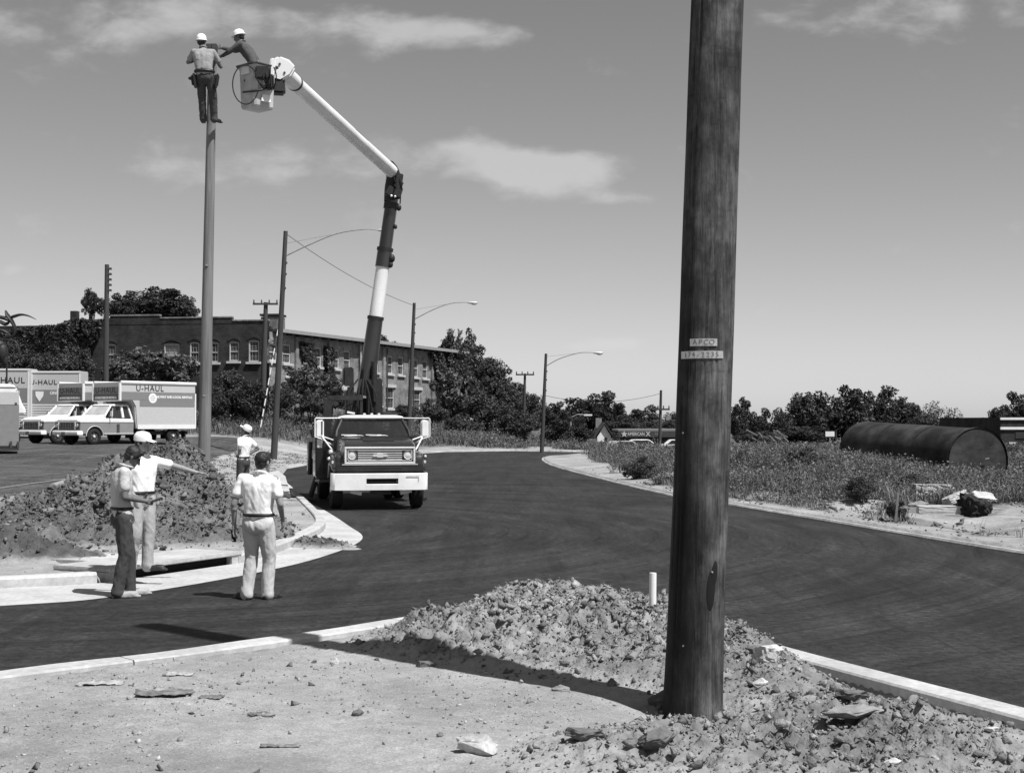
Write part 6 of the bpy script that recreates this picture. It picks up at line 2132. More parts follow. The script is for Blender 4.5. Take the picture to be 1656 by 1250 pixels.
def window(parent, x0, x1, z0, z1, y=0.0, rows=4, cols=3, arch=True, sill=True, brick='brick', board=False):
    f = MB(); w, h = x1 - x0, z1 - z0; t = .085; yy = y + .10
    f.box((x0 + t / 2, yy, (z0 + z1) / 2), (t, .08, h)); f.box((x1 - t / 2, yy, (z0 + z1) / 2), (t, .08, h))
    f.box(((x0 + x1) / 2, yy, z1 - t / 2), (w - 2 * t, .08, t)); f.box(((x0 + x1) / 2, yy, z0 + t / 2), (w - 2 * t, .08, t))
    f.box(((x0 + x1) / 2, yy - .01, (z0 + z1) / 2), (w - 2 * t, .08, .06))
    wd = f.build('window', M['frame'], parent)
    nb = MB()
    for c in range(1, cols): nb.box((x0 + w * c / cols, yy + .01, (z0 + z1) / 2), (.028, .03, h - 2 * t))
    for r_ in range(1, rows):
        if abs(r_ / rows - .5) > .01: nb.box(((x0 + x1) / 2, yy + .012, z0 + h * r_ / rows), (w - 2 * t, .026, .026))
    nb.build('glazing_bars', M['bars'], wd)
    for a, b in ((z0 + t, (z0 + z1) / 2), ((z0 + z1) / 2, z1 - t)):
        MB().box(((x0 + x1) / 2, yy + .035, (a + b) / 2), (w - 2 * t, .012, b - a)).build('pane', M['board'] if board else M['pane'], wd)
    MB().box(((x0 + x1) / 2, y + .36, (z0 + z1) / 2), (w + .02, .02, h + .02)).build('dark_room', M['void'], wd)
    if sill: MB().box(((x0 + x1) / 2, y - .05, z0 - .09), (w + .34, .22, .16)).build('sill', M['trim'], parent)
    if arch:
        pts = [(x0 - .12 + (w + .24) * k / 8, z1 + .02 + .22 * math.sin(math.pi * k / 8)) for k in range(9)]
        MB().prism(pts + [(x, z + .20) for x, z in reversed(pts)], 'y', y - .04, y + .05).build('arch', M[brick], parent)
    else:
        MB().box(((x0 + x1) / 2, y - .03, z1 + .13), (w + .55, .14, .26)).build('lintel', M['trim'], parent)
    return wd


A_, B_ = Vector((-17.5, 104.0)), Vector((-5.0, 138.0))
WL = (B_ - A_).length; wd_ = (B_ - A_).normalized(); ang = math.atan2(wd_.y, wd_.x)


def s_on(px):
    k = (px - 828) / 2300
    # A.x + s*dx = k*(A.y + s*dy)
    return (k * A_.y - A_.x) / (wd_.x - k * wd_.y)


def z_on(px, py):
    return P(px, py, A_.y + s_on(px) * wd_.y).z


G0 = 1.2
fac = empty('brick_factory', (A_.x, A_.y, G0), ang, 'long two storey brick factory wing with pairs of arched windows receding to the right', 'factory')
ztop_ = P(440, 537, 104).z - G0


def up(u): return 300 + u / 3.6


def vp(v): return 460 + v / 3.6


upper = [(510, 345, 445), (590, 350, 460), (700, 362, 470), (770, 368, 480), (875, 382, 490), (940, 388, 495), (1048, 398, 505), (1105, 405, 512), (1190, 418, 520), (1253, 424, 527), (1340, 438, 540), (1395, 446, 547), (1490, 462, 556)]
lower = [(605, 545, 640, 34), (740, 560, 650, 34), (940, 580, 632, 36), (1130, 590, 705, 30), (1190, 600, 722, 50), (1345, 615, 728, 46), (1490, 630, 742, 60)]
holes, wins = [], []
for u, v0, v1 in upper:
    s0 = s_on(up(u)); za, zb2 = z_on(up(u), vp(v1)) - G0, z_on(up(u), vp(v0)) - G0
    w = 1.15
    holes.append((s0 - w / 2, s0 + w / 2, za, zb2)); wins.append((s0 - w / 2, s0 + w / 2, za, zb2, True))
for u, v0, v1, w_ in lower:
    s0, s1 = s_on(up(u - w_ / 2)), s_on(up(u + w_ / 2)); za, zb2 = z_on(up(u), vp(v1)) - G0, z_on(up(u), vp(v0)) - G0
    holes.append((s0, s1, za, zb2)); wins.append((s0, s1, za, zb2, False))
wall_with_holes('wall', M['brick'], fac, WL, -.8, ztop_, holes)
MB().box((WL / 2, 8.2, ztop_ / 2 - .4), (WL - .02, 15.6, ztop_ + .6)).build('inner_block', M['brick_dark'], fac)
for i, (x0, x1, za, zb2, ar) in enumerate(wins):
    window(fac, x0, x1, za, zb2, rows=4, cols=3, arch=ar, board=(i in (2, 6)))
for u in (640, 832, 1010, 1148, 1300, 1432):
    s0 = s_on(up(u)); MB().box((s0, -.09, ztop_ / 2 - .5), (.42, .18, ztop_ + .55)).build('pilaster', M['brick'], fac)
for u in (1158, 1312):
    s0 = s_on(up(u)); MB().path([(s0, -.26, -.4), (s0, -.26, ztop_ - .3)], .07, 8).build('downpipe', M['dark_metal'], fac)
s0 = s_on(up(1003)); MB().path([(s0, -.26, 3.2), (s0, -.26, ztop_ - .3)], .05, 8).build('downpipe', M['frame'], fac)
MB().box((WL / 2 + .3, 3.0, ztop_ + .12), (WL + .8, 7.2, .20)).build('roof', M['roofing'], fac)
MB().box((WL / 2 + .3, -.68, ztop_ + .10), (WL + .8, .12, .26)).build('gutter', M['frame_dark'] if 'frame_dark' in M else M['galv'], fac)
for k in range(26):
    MB().box((.6 + k * (WL - 1) / 25, -.3, ztop_ - .08), (.12, .5, .16)).build('rafter_end', M['roofing'], fac)
# left wing, frontal
C0, C1 = Vector((-42.0, 107.5)), Vector((-17.75, 103.8))
LL = (C1 - C0).length; cd = (C1 - C0).normalized(); cang = math.atan2(cd.y, cd.x)


def s_c(px):
    k = (px - 828) / 2300
    return (k * C0.y - C0.x) / (cd.x - k * cd.y)


def z_c(px, py): return P(px, py, C0.y + s_c(px) * cd.y).z - G0


lw = empty('brick_factory', (C0.x, C0.y, G0), cang, 'dark sooty brick factory wing with stepped parapet, its left part covered in ivy', 'factory')
hl, wn_ = [], []
for px, y0, y1, w in ((179, 557, 590, .7), (314, 554, 586, .72), (345, 554, 586, .72), (378, 553, 584, .72), (410, 551, 585, .78), (277, 556, 594, 1.2)):
    s0 = s_c(px); hl.append((s0 - w / 2, s0 + w / 2, z_c(px, y1), z_c(px, y0)))
zl = z_c(400, 523)
wall_with_holes('wall', M['brick_dark'], lw, LL, -.8, zl, hl)
MB().box((LL / 2, 6.2, zl / 2 - .5), (LL - .02, 11.6, zl + .6)).build('inner_block', M['brick_dark'], lw)
for i, h in enumerate(hl):
    window(lw, *h, rows=4, cols=3, arch=True, brick='brick_dark', board=(i == 5), sill=(i != 5))
for a, b, y in ((130, 165, 519), (165, 177, 516), (177, 258, 511), (258, 318, 515), (318, 375, 514), (375, 383, 519), (383, 434, 519)):
    sa, sb = s_c(a), s_c(b); zt2 = z_c((a + b) / 2, y)
    MB().box(((sa + sb) / 2, .15, (zl + zt2) / 2), (sb - sa - .004, .34, max(.1, zt2 - zl))).build('parapet', M['brick_dark'], lw)
    n_ = max(2, int((sb - sa) / .7))
    for k in range(n_):
        MB().box((sa + (sb - sa) * (k + .5) / n_, .15, zt2 + .05), ((sb - sa) / n_ - .05, .44, .10)).build('coping_stone', M['brick'], lw)
# tower at the corner
tw = empty('brick_tower', (XZ(435, 104.6), 104.6, G0), R(-8), 'square brick stair tower rising above the factory corner', 'tower')
tz = P(435, 507, 104).z - G0
MB().box((0, .9, tz / 2 - .5), (1.35, 1.6, tz + .6)).build('shaft', M['brick'], tw)
MB().box((0, .9, tz - .05), (1.5, 1.75, .16)).build('coping', M['brick_dark'], tw)
MB().box((-.95, -.15, zl / 2 - .5), (.55, .9, zl + .6)).build('buttress', M['brick_dark'], tw)
sc = s_on(472)
MB().box((sc, 1.5, ztop_ + .4), (.4, .4, .7)).build('chimney', M['brick'], fac)
MB().box((s_c(114), .6, zl + .45), (.5, .5, 1.3)).build('chimney', M['brick_dark'], lw)
# ---------------------------------------------------------------- vegetation
def crown_mesh(name, k, n_leaves, leaf, mat_, lobes=9, flat=1.0, gap=.0):
    r = np.random.default_rng(1000 + k)
    cen = r.normal(size=(lobes, 3)); cen /= np.linalg.norm(cen, axis=1)[:, None]
    cen = cen * r.uniform(.25, .68, lobes)[:, None]; cen[:, 2] *= .85
    rad = r.uniform(.26, .46, lobes)
    cen = np.vstack([cen, [[0, 0, 0]]]); rad = np.append(rad, .55)
    # small twiggy satellites for a broken outline
    sc = r.normal(size=(26, 3)); sc /= np.linalg.norm(sc, axis=1)[:, None]
    cen = np.vstack([cen, sc * r.uniform(.62, .88, 26)[:, None]]); rad = np.append(rad, r.uniform(.10, .20, 26))
    w = rad ** 2
    which = r.choice(len(rad), n_leaves, p=w / w.sum())
    d = r.normal(size=(n_leaves, 3)); d /= np.linalg.norm(d, axis=1)[:, None]
    rr = rad[which] * (1 - .38 * r.random(n_leaves) ** 1.6)
    # clump the leaves on twigs: snap to a noisy lattice
    p = cen[which] + d * rr[:, None]
    cl = fbm(p[:, 0] * 5 + k, p[:, 1] * 5 + p[:, 2] * 5, 3, 1000 + k)
    keep = cl > -.10 + gap
    p = p[keep]; d = d[keep]; n_leaves = len(p)
    p += r.normal(size=p.shape) * .015
    nrm = d + r.normal(size=p.shape) * .75; nrm /= np.linalg.norm(nrm, axis=1)[:, None]
    t = np.cross(nrm, r.normal(size=p.shape)); t /= np.linalg.norm(t, axis=1)[:, None]
    b = np.cross(nrm, t)
    s = leaf * r.uniform(.55, 1.25, n_leaves)[:, None]
    v = np.stack([p - t * s, p - b * s * .5 + nrm * s * .12, p + t * s, p + b * s * .5 + nrm * s * .12], 1).reshape(-1, 3)
    f = np.arange(n_leaves * 4).reshape(-1, 4)
    return np_mesh(name, v, f, mat_)


CR = {}
for key, mt in (('leaf', 'leaf'), ('dark', 'leaf_dark'), ('big', 'leaf_big'), ('pale', 'leaf_pale')):
    CR[key] = []
    for k in range(4):
        n_, lf = {'leaf': (11000, .052), 'dark': (11000, .056), 'big': (5200, .092), 'pale': (4200, .045)}[key]
        CR[key].append(crown_mesh('crown', k + 10 * len(CR), n_, lf, M[mt], gap={'leaf': 0, 'dark': 0, 'big': .02, 'pale': .06}[key]))


def trunk_mesh(h, r0, k, reach=3.0):
    mb = MB(); r = np.random.default_rng(k)
    p = [Vector((0, 0, -.4)), Vector((r.uniform(-.1, .1) * h * .2, 0, h * .4)), Vector((r.uniform(-.1, .1) * h * .3, 0, h * .75)), Vector((0, 0, h))]
    mb.path(p, [r0, r0 * .8, r0 * .6, r0 * .35], 8)
    for j in range(6):
        a = r.uniform(0, 6.28); z = h * r.uniform(.45, .85); L = min(h * r.uniform(.2, .4), reach)
        mb.path([Vector((0, 0, z)), Vector((math.cos(a) * L * .5, math.sin(a) * L * .5, z + L * .35)), Vector((math.cos(a) * L, math.sin(a) * L, z + L * .6))], [r0 * .35, r0 * .22, r0 * .08], 6)
    return mb


tcount = [0]


def tree(px, py, rx, ry, D, key, label, name='broadleaf_tree', group=None, cat='tree', zbase_py=None, lean=0.0):
    """crown centre at photo pixel, radii in pixels, at depth D"""
    k = tcount[0]; tcount[0] += 1
    c = P(px, py, D); sc = D / 2300
    zg = zat(c.x, c.y)
    root = empty(name, (c.x, c.y, zg), 0, label, cat, group)
    cr = link_mesh('crown', CR[key][k % 4], root)
    cr.location = (0, 0, c.z - zg); cr.rotation_euler = (0, lean, k * 1.7)
    cr.scale = (rx * sc * 1.16, rx * sc * 1.16, ry * sc * (1.16 if D < 140 else 1.32))
    h = max(.5, c.z - zg)
    if cat == 'tree': trunk_mesh(h, .03 * h + .06, k, rx * sc * .6).build('trunk', M['bark'], root, smooth=True)
    else:
        mb = MB(); r = np.random.default_rng(k)
        for j in range(5):
            a = r.uniform(0, 6.28); q = rx * sc * .5
            mb.path([Vector((0, 0, -.2)), Vector((math.cos(a) * q * .4, math.sin(a) * q * .4, h * .6)), Vector((math.cos(a) * q, math.sin(a) * q, h * 1.2))], [.05, .035, .015], 6)
        mb.build('stems', M['bark'], root)
    return root


G1 = 'trees rising behind the ivy covered factory wing'
tree(248, 494, 62, 32, 128, 'dark', 'wide dark tree crown directly above the stepped parapet', group=G1)
tree(200, 500, 34, 28, 126, 'dark', 'dark rounded tree right of the bracket pole above the factory roof', group=G1)
tree(148, 492, 20, 24, 118, 'dark', 'small ragged tree left of the bracket pole above the ivy', group=G1)
tree(300, 500, 24, 22, 130, 'dark', 'right end tree of the clump above the factory roof beside the lineman pole', group=G1)
G2 = 'leafy shrubs in front of the factory'
tree(235, 592, 52, 34, 92, 'big', 'big broad leaved shrub above the white box truck roofs', 'shrub', G2, 'shrub')
tree(195, 604, 34, 26, 90, 'big', 'broad leaved shrub behind the second box truck roof', 'shrub', G2, 'shrub')
tree(285, 600, 36, 30, 93, 'big', 'broad leaved shrub left of the lineman pole before the boarded arch', 'shrub', G2, 'shrub')
tree(112, 590, 40, 30, 95, 'leaf', 'wispy shrub before the ivy wall above the pale trailers', 'shrub', G2, 'shrub')
tree(60, 592, 36, 26, 95, 'leaf', 'low shrub beneath the ivy at the left behind the trailers', 'shrub', G2, 'shrub')
tree(15, 590, 34, 30, 95, 'leaf', 'leftmost shrub beneath the ivy wall', 'shrub', G2, 'shrub')
tree(372, 638, 42, 38, 88, 'leaf', 'dark bushy shrub right of the lineman pole under the factory windows', 'shrub', G2, 'shrub')
tree(410, 645, 30, 34, 87, 'dark', 'dark shrub at the factory corner behind the man looking up', 'shrub', G2, 'shrub')
tree(345, 650, 26, 26, 86, 'dark', 'low dark shrub right beside the lineman pole', 'shrub', G2, 'shrub')
tree(487, 622, 36, 34, 92, 'big', 'broad leaved shrub just right of the leaning lamp pole', 'shrub', G2, 'shrub')
tree(535, 632, 32, 30, 93, 'big', 'broad leaved shrub behind the truck rack', 'shrub', G2, 'shrub')
tree(505, 652, 34, 24, 90, 'leaf', 'dark lower shrub left of the bucket truck mirror', 'shrub', G2, 'shrub')
tree(455, 645, 22, 26, 90, 'leaf', 'narrow shrub hidden behind the leaning lamp pole', 'shrub', G2, 'shrub')
tree(575, 655, 22, 18, 96, 'leaf', 'small shrub seen through the truck rack', 'shrub', G2, 'shrub')
tree(655, 668, 26, 14, 110, 'leaf', 'low shrub under the factory wall right of the truck cab', 'shrub', G2, 'shrub')
tree(700, 665, 26, 22, 112, 'leaf', 'shrub at the foot of the factory wall right of the second lamp', 'shrub', G2, 'shrub')
G3 = 'big trees at the right end of the factory'
tree(742, 575, 34, 40, 140, 'leaf', 'tall tree top behind the right end of the factory roof', group=G3)
tree(775, 605, 46, 42, 132, 'leaf', 'big tree right of the factory roof end', group=G3)
tree(738, 634, 38, 42, 122, 'big', 'pale leaved tree hugging the right end of the factory wall', group=G3)
tree(812, 632, 40, 40, 130, 'leaf', 'sloping shouldered tree left of the small crossarm pole', group=G3)
tree(788, 664, 46, 34, 118, 'leaf', 'dense dark tree above the weeds right of the factory', group=G3)
tree(846, 658, 34, 34, 126, 'leaf', 'tree below the small crossarm pole', group=G3)
tree(836, 690, 40, 26, 112, 'leaf', 'low tree left of the bend lamp pole', group=G3)
tree(752, 690, 34, 20, 112, 'leaf', 'low dark tree at the bank right of the truck', group=G3)
tree(898, 672, 26, 22, 135, 'dark', 'dark tree just right of the bend lamp pole', group=G3)
tree(905, 702, 34, 22, 112, 'dark', 'dark low shrubbery right of the bend lamp pole', 'shrub', G3, 'shrub')
tree(936, 706, 24, 20, 108, 'dark', 'dark round shrub left of the white gabled house', 'shrub', G3, 'shrub')
tree(972, 728, 22, 8, 104, 'leaf', 'low shrub before the white gabled house', 'shrub', G3, 'shrub')
G4 = 'distant trees on the horizon'
for i, (px, py, rx, ry, D, key, lb) in enumerate((
        (960, 668, 50, 30, 230, 'dark', 'big dome shaped distant tree above the white gabled house'),
        (985, 676, 34, 22, 226, 'dark', 'right shoulder of the dome shaped distant tree'),
        (935, 676, 34, 22, 232, 'dark', 'left shoulder of the dome shaped distant tree'),
        (905, 682, 36, 14, 220, 'dark', 'distant tree left of the dome shaped tree'),
        (1040, 678, 28, 20, 210, 'dark', 'distant tree above the long dark shed'),
        (1008, 690, 34, 14, 200, 'leaf', 'low distant tree between the dome tree and the shed'),
        (1085, 686, 22, 16, 200, 'dark', 'distant tree between crossarm pole and the big near pole'),
        (1075, 692, 40, 12, 190, 'leaf', 'distant hedge like tree above the shed roof'),
        (1192, 682, 26, 34, 150, 'dark', 'tall dark tree just right of the big near pole'),
        (1228, 692, 24, 26, 150, 'dark', 'dark tree with distant street lamp before it'),
        (1262, 694, 26, 28, 145, 'dark', 'dark tree left of the long tree mass'),
        (1310, 674, 46, 40, 150, 'dark', 'left shoulder of the dark tree mass behind the tank'),
        (1362, 672, 50, 42, 152, 'dark', 'highest dark tree behind the left end of the tank'),
        (1420, 674, 46, 40, 155, 'dark', 'dark tree right of the highest one behind the tank'),
        (1468, 684, 44, 34, 155, 'dark', 'dark sloping tree above the middle of the tank'),
        (1300, 705, 50, 18, 130, 'dark', 'low dark undergrowth left of the tank'),
        (1225, 708, 40, 12, 130, 'leaf', 'low dark undergrowth right of the big near pole'),
        (1522, 676, 34, 28, 140, 'pale', 'thin wispy pale tree above the tank'),
        (1492, 700, 40, 20, 140, 'dark', 'dark bush hidden behind the tank'),
        (1612, 690, 22, 36, 118, 'dark', 'dark tree touching the right hand factory'),
        (1652, 668, 36, 34, 125, 'dark', 'dark tree above the right hand factory at the right edge'),
        (1700, 664, 40, 34, 130, 'dark', 'dark tree beyond the right edge above the factory'),
        (1642, 738, 26, 16, 66, 'leaf', 'low dark bush at the right edge below the factory'))):
    tree(px, py, rx, ry, D, key, lb, group=G4, cat='tree' if i != 22 else 'shrub')

# roofline growth seen over the factory roof
tree(612, 552, 16, 10, 150, 'leaf', 'small tree top peeping over the factory roof beside the boom', group=G1)
tree(630, 560, 16, 8, 150, 'leaf', 'second small tree top over the factory roof', group=G1)
tree(720, 572, 36, 8, 142, 'dark', 'low dark growth along the right end of the factory roof', group=G1)


def ivy(name, label, o, ux, pts, n, leaf, depth, mat_, seed, uy=None):
    """leaves on a wall: pts polygon in wall coordinates (s, z); o origin, ux along the wall"""
    r = np.random.default_rng(seed)
    P_ = np.array(pts); a, b = P_.min(0), P_.max(0)
    S = r.uniform(a[0], b[0], n * 2); Z = r.uniform(a[1], b[1], n * 2)
    ok = in_poly(S + .7 * fbm(S * .8, Z * .8, 3, seed), Z + .9 * fbm(S * .7, Z * .7, 3, seed + 4), [tuple(p) for p in pts])
    ok &= fbm(S * 1.2, Z * 1.2, 3, seed + 8) > -.2
    S, Z = S[ok][:n], Z[ok][:n]; n = len(S)
    ux = np.array([ux.x, ux.y, 0]); nv = np.array([ux[1], -ux[0], 0])
    dd = depth * (.3 + (fbm(S * .9, Z * .9, 3, seed + 2) + .5)) * r.uniform(.2, 1, n)
    p = np.array([o.x, o.y, 0]) + S[:, None] * ux + np.outer(Z, [0, 0, 1]) + dd[:, None] * nv
    nrm = nv + r.normal(size=p.shape) * .6 + np.array([0, 0, .3]); nrm /= np.linalg.norm(nrm, axis=1)[:, None]
    t = np.cross(nrm, r.normal(size=p.shape)); t /= np.linalg.norm(t, axis=1)[:, None]; bb = np.cross(nrm, t)
    s = leaf * r.uniform(.6, 1.3, n)[:, None]
    v = np.stack([p - t * s, p - bb * s * .6, p + t * s, p + bb * s * .6], 1).reshape(-1, 3)
    ob = link_mesh(name, np_mesh(name, v, np.arange(n * 4).reshape(-1, 4), mat_))
    return tag(ob, label, 'ivy', kind='stuff')


def lz(px, py): return (s_c(px), z_c(px, py) + G0)


ivy('ivy', 'thick dark ivy over the left part of the factory wing', C0, cd, [lz(-30, 537), lz(20, 534), lz(66, 530), lz(70, 526), lz(108, 524), lz(120, 518), lz(168, 515), lz(162, 545), lz(140, 580), lz(168, 640), lz(-30, 640)], 34000, .12, .8, M['leaf_dark'], 71)


def rz_(px, py): return (s_on(px), z_on(px, py))


ivy('ivy', 'ivy hanging from the eaves at the right end of the long factory wall', A_, wd_, [rz_(690, 568), rz_(748, 571), rz_(748, 640), rz_(735, 660), rz_(722, 620), rz_(706, 640), rz_(700, 600)], 4200, .15, .7, M['leaf'], 73)
ivy('ivy', 'ragged vine patch climbing between the second and third windows of the long wall', A_, wd_, [rz_(478, 552), rz_(500, 556), rz_(506, 590), rz_(520, 610), rz_(540, 640), rz_(520, 650), rz_(500, 630), rz_(492, 600)], 2600, .14, .5, M['leaf_dark'], 75)
ivy('ivy', 'narrow vine streak beside the fourth window pair of the long wall', A_, wd_, [rz_(524, 560), rz_(536, 562), rz_(538, 620), rz_(528, 640), rz_(522, 600)], 1300, .13, .45, M['leaf_dark'], 77)


# ---------------------------------------------------------------- weeds and grass
def weeds(name, n, region, hr, mat_, seed, leafy=True, thr=.35, width=.022):
    r = np.random.default_rng(seed)
    x0, x1, y0, y1 = region
    X = r.uniform(x0, x1, n * 6); Y = r.uniform(y0, y1, n * 6)
    vis = np.abs(X) < Y * .40 + 2
    X, Y = X[vis], Y[vis]
    on_land = ~in_poly(X, Y, ROADALL) & (d_line(X, Y, ROADALL, closed=True) > .2)
    on_land &= ~((X > 7.8) & (X < 13.5) & (Y > 25.5) & (Y < 32.3))          # trampled bare round the slabs
    X, Y = X[on_land], Y[on_land]
    cvv = cover(X, Y); cvv = np.clip(cvv + .25 * fbm(X * .6, Y * .6, 3, seed), 0, 1)
    ok = (r.random(len(X)) < (cvv - thr) / (1 - thr)) & ~in_poly(X, Y, LOT)
    X, Y, cvv = X[ok][:n], Y[ok][:n], cvv[ok][:n]
    Z = zground(X, Y)
    H = (hr[0] + (hr[1] - hr[0]) * r.random(len(X)) ** 1.5) * (.35 + .65 * cvv) * (.75 + 1.1 * (fbm(X * .35, Y * .35, 3, seed + 5) + .35))
    H = np.maximum(H, .08)
    nb = 7
    bx = np.repeat(X, nb) + r.normal(size=len(X) * nb) * .07; by = np.repeat(Y, nb) + r.normal(size=len(X) * nb) * .07
    bz = np.repeat(Z, nb) - .03; bh = np.repeat(H, nb) * r.uniform(.5, 1.1, len(bx))
    a = r.uniform(0, 2 * math.pi, len(bx)); ln = r.uniform(.15, .95, len(bx)) * bh
    w = width * r.uniform(.6, 1.6, len(bx))
    base = np.stack([bx, by, bz], 1); dirv = np.stack([np.cos(a), np.sin(a), np.zeros_like(a)], 1); sd = np.stack([-np.sin(a), np.cos(a), np.zeros_like(a)], 1)
    mid = base + dirv * (ln * .35)[:, None] + np.outer(bh * .6, [0, 0, 1]); tip = base + dirv * ln[:, None] + np.outer(bh, [0, 0, 1])
    V = [np.stack([base - sd * w[:, None], base + sd * w[:, None], mid + sd * w[:, None] * .7, mid - sd * w[:, None] * .7], 1).reshape(-1, 3)]
    V.append(np.stack([mid - sd * w[:, None] * .7, mid + sd * w[:, None] * .7, tip + sd * w[:, None] * .1, tip - sd * w[:, None] * .1], 1).reshape(-1, 3))
    if leafy:
        k = 9
        t = r.uniform(.3, 1.05, len(X) * k)
        p = np.stack([np.repeat(X, k), np.repeat(Y, k), np.repeat(Z, k)], 1) + r.normal(size=(len(X) * k, 3)) * np.array([.16, .16, .03]) + np.outer(np.repeat(H, k) * t, [0, 0, 1])
        nrm = r.normal(size=p.shape) + np.array([0, 0, .8]); nrm /= np.linalg.norm(nrm, axis=1)[:, None]
        tt = np.cross(nrm, r.normal(size=p.shape)); tt /= np.linalg.norm(tt, axis=1)[:, None]; bb = np.cross(nrm, tt)
        s = (.020 + .00045 * np.repeat(Y, k)[:, None]) * r.uniform(.5, 1.4, len(p))[:, None]
        V.append(np.stack([p - tt * s, p - bb * s * .5, p + tt * s, p + bb * s * .5], 1).reshape(-1, 3))
    v = np.concatenate(V)
    ob = link_mesh(name, np_mesh(name, v, np.arange(len(v)).reshape(-1, 4), mat_))
    return tag(ob, kind='stuff')


weeds('weeds', 44000, (2, 30, 24, 74), (.12, .50), M['weed'], 201, width=.008)
weeds('dry_grass', 14000, (2, 30, 22, 76), (.12, .42), M['weed_dry'], 202, leafy=False, thr=.1, width=.008)
weeds('weeds', 13000, (-38, 8, 76, 128), (.25, .75), M['weed'], 203, width=.02)
weeds('dry_grass', 5000, (-34, 8, 74, 110), (.2, .6), M['weed_dry'], 204, leafy=False, thr=.1, width=.014)
weeds('weeds', 7000, (2, 60, 72, 135), (.12, .4), M['weed'], 205, width=.022)
weeds('dry_grass', 900, (-14, -6, 36, 76), (.08, .3), M['weed_dry'], 206, leafy=False, thr=-.6)

# ---------------------------------------------------------------- rusty tank
n0, n1 = Vector((XZ(1581, 50), 50, P(0, 746, 50).z)), Vector((XZ(1400, 57.5), 57.5, P(0, 728, 57.5).z))
axv = (n1 - n0).normalized(); TRad = 1.16
t = empty('steel_tank', (n0.x, n0.y, n0.z - TRad), 0, 'huge rusty steel tank lying in the weeds, flat round end towards us', 'tank')
o = n0 - Vector((n0.x, n0.y, n0.z - TRad))
L = (n1 - n0).length
MB().path([o, o + axv * L * .25, o + axv * L * .5, o + axv * L * .75, o + axv * L], [TRad, TRad * .995, TRad, TRad * .997, TRad], 56, caps=False).build('shell', M['steel_rust'], t, smooth=True)
dome = MB(); pts = [o + axv * (L + TRad * .45 * math.sin(a)) for a in np.linspace(0, math.pi / 2, 7)]
dome.path(pts, [TRad * max(.03, math.cos(a)) for a in np.linspace(0, math.pi / 2, 7)], 56).build('dome_end', M['steel_rust'], t, smooth=True)
MB().path([o - axv * .02, o + axv * .10], [TRad * 1.035, TRad * 1.035], 56, caps=False).build('rim_flange', M['steel_rust'], t, smooth=True)
MB().path([o + axv * .02, o + axv * .05], [TRad * 1.0, TRad * 1.0], 56).build('end_plate', M['steel_plate'] if 'steel_plate' in M else M['steel_rust'], t)
for f_ in (.33, .66):
    MB().path([o + axv * (L * f_ - .02), o + axv * (L * f_ + .02)], [TRad * 1.008] * 2, 56, caps=False).build('weld_seam', M['black_metal'], t, smooth=True)
ya = o - axv * .03
for (x, z, w, h) in ((-.15, -.40, .22, .05), (.55, -.55, .10, .05), (.30, .1, .16, .03)):
    MB().box(ya + Vector((x, -.0, z)), (w, .02, h), rot=(0, R(-8), math.atan2(axv.y, axv.x) - math.pi / 2)).build('scratch_patch', M['galv'], t)

# ---------------------------------------------------------------- debris on the right shoulder
slab('concrete_beam', 1523, 824, 30.5, (1.05, .28, .17), (R(2), 0, R(-4)), 'long pale concrete beam lying on the dirt right of the stake', 'concrete', 'concrete beam', jag=.006)
slab('concrete_beam', 1655, 829, 30.6, (1.5, .28, .16), (0, R(1), R(-3)), 'pale concrete beam running out at the right edge', 'concrete', 'concrete beam', seed=3, jag=.006)
slab('asphalt_chunk', 1574, 822, 30.3, (.46, .55, .42), (R(15), R(12), R(20)), 'dark heavy lump sitting across the two concrete beams', 'rubber', 'dark lump', jag=.05, seed=4)
slab('concrete_slab', 1590, 802, 31.6, (.44, .30, .06), (R(25), R(6), R(5)), 'small tilted pale slab on top of the dark lump', 'concrete', seed=5)
slab('concrete_block', 1506, 795, 33.5, (.92, .40, .34), (0, R(1), R(5)), 'squared concrete block with a thin pale top edge in the weeds', 'concrete_old', 'concrete block', seed=6, jag=.012)
slab('concrete_slab', 1543, 805, 32.0, (.50, .34, .16), (R(-10), R(-22), R(20)), 'tilted rough slab beside the squared block', seed=7)
slab('concrete_slab', 1640, 878, 25.0, (.62, .22, .05), (R(5), R(3), R(-12)), 'thin pale slab near the right edge close to the road', 'concrete', seed=8)
o = stone(1484, 819, .24, 'rounded broken boulder at the left end of the concrete beam', M['rock'], 2, (1.2, .8, .6))
o = stone(1528, 846, .05, 'small white stone on the rutted shoulder below the beam', M['stone_pale'], 1)
# survey stake with a little dark bush
D = 27.9
b0 = Vector((XZ(1449, D), D, zfine(XZ(1449, D), D)))
tag(MB().box(b0 + Vector((0, 0, .26)), (.045, .03, .66), rot=(0, R(5), 0)).build('survey_stake', M['pole_grey']), 'thin wooden survey stake standing on the right shoulder beside the road', 'stake')
root = empty('shrub', (XZ(1446, 28.3), 28.3, zfine(XZ(1446, 28.3), 28.3)), 0, 'tiny dark bush beside the survey stake', 'shrub')
c = link_mesh('crown', CR['dark'][1], root); c.scale = (.26, .26, .22); c.location = (0, 0, .22)
MB().path([(0, 0, -.05), (0, 0, .25)], [.02, .008], 6).build('stem', M['bark'], root)
root = empty('shrub', (XZ(1390, 33), 33, zfine(XZ(1390, 33), 33)), 0, 'small leaning weed bush left of the survey stake', 'shrub')
c = link_mesh('crown', CR['leaf'][2], root); c.scale = (.45, .4, .34); c.location = (0, 0, .3)
MB().path([(0, 0, -.05), (0, 0, .3)], [.02, .008], 6).build('stem', M['bark'], root)

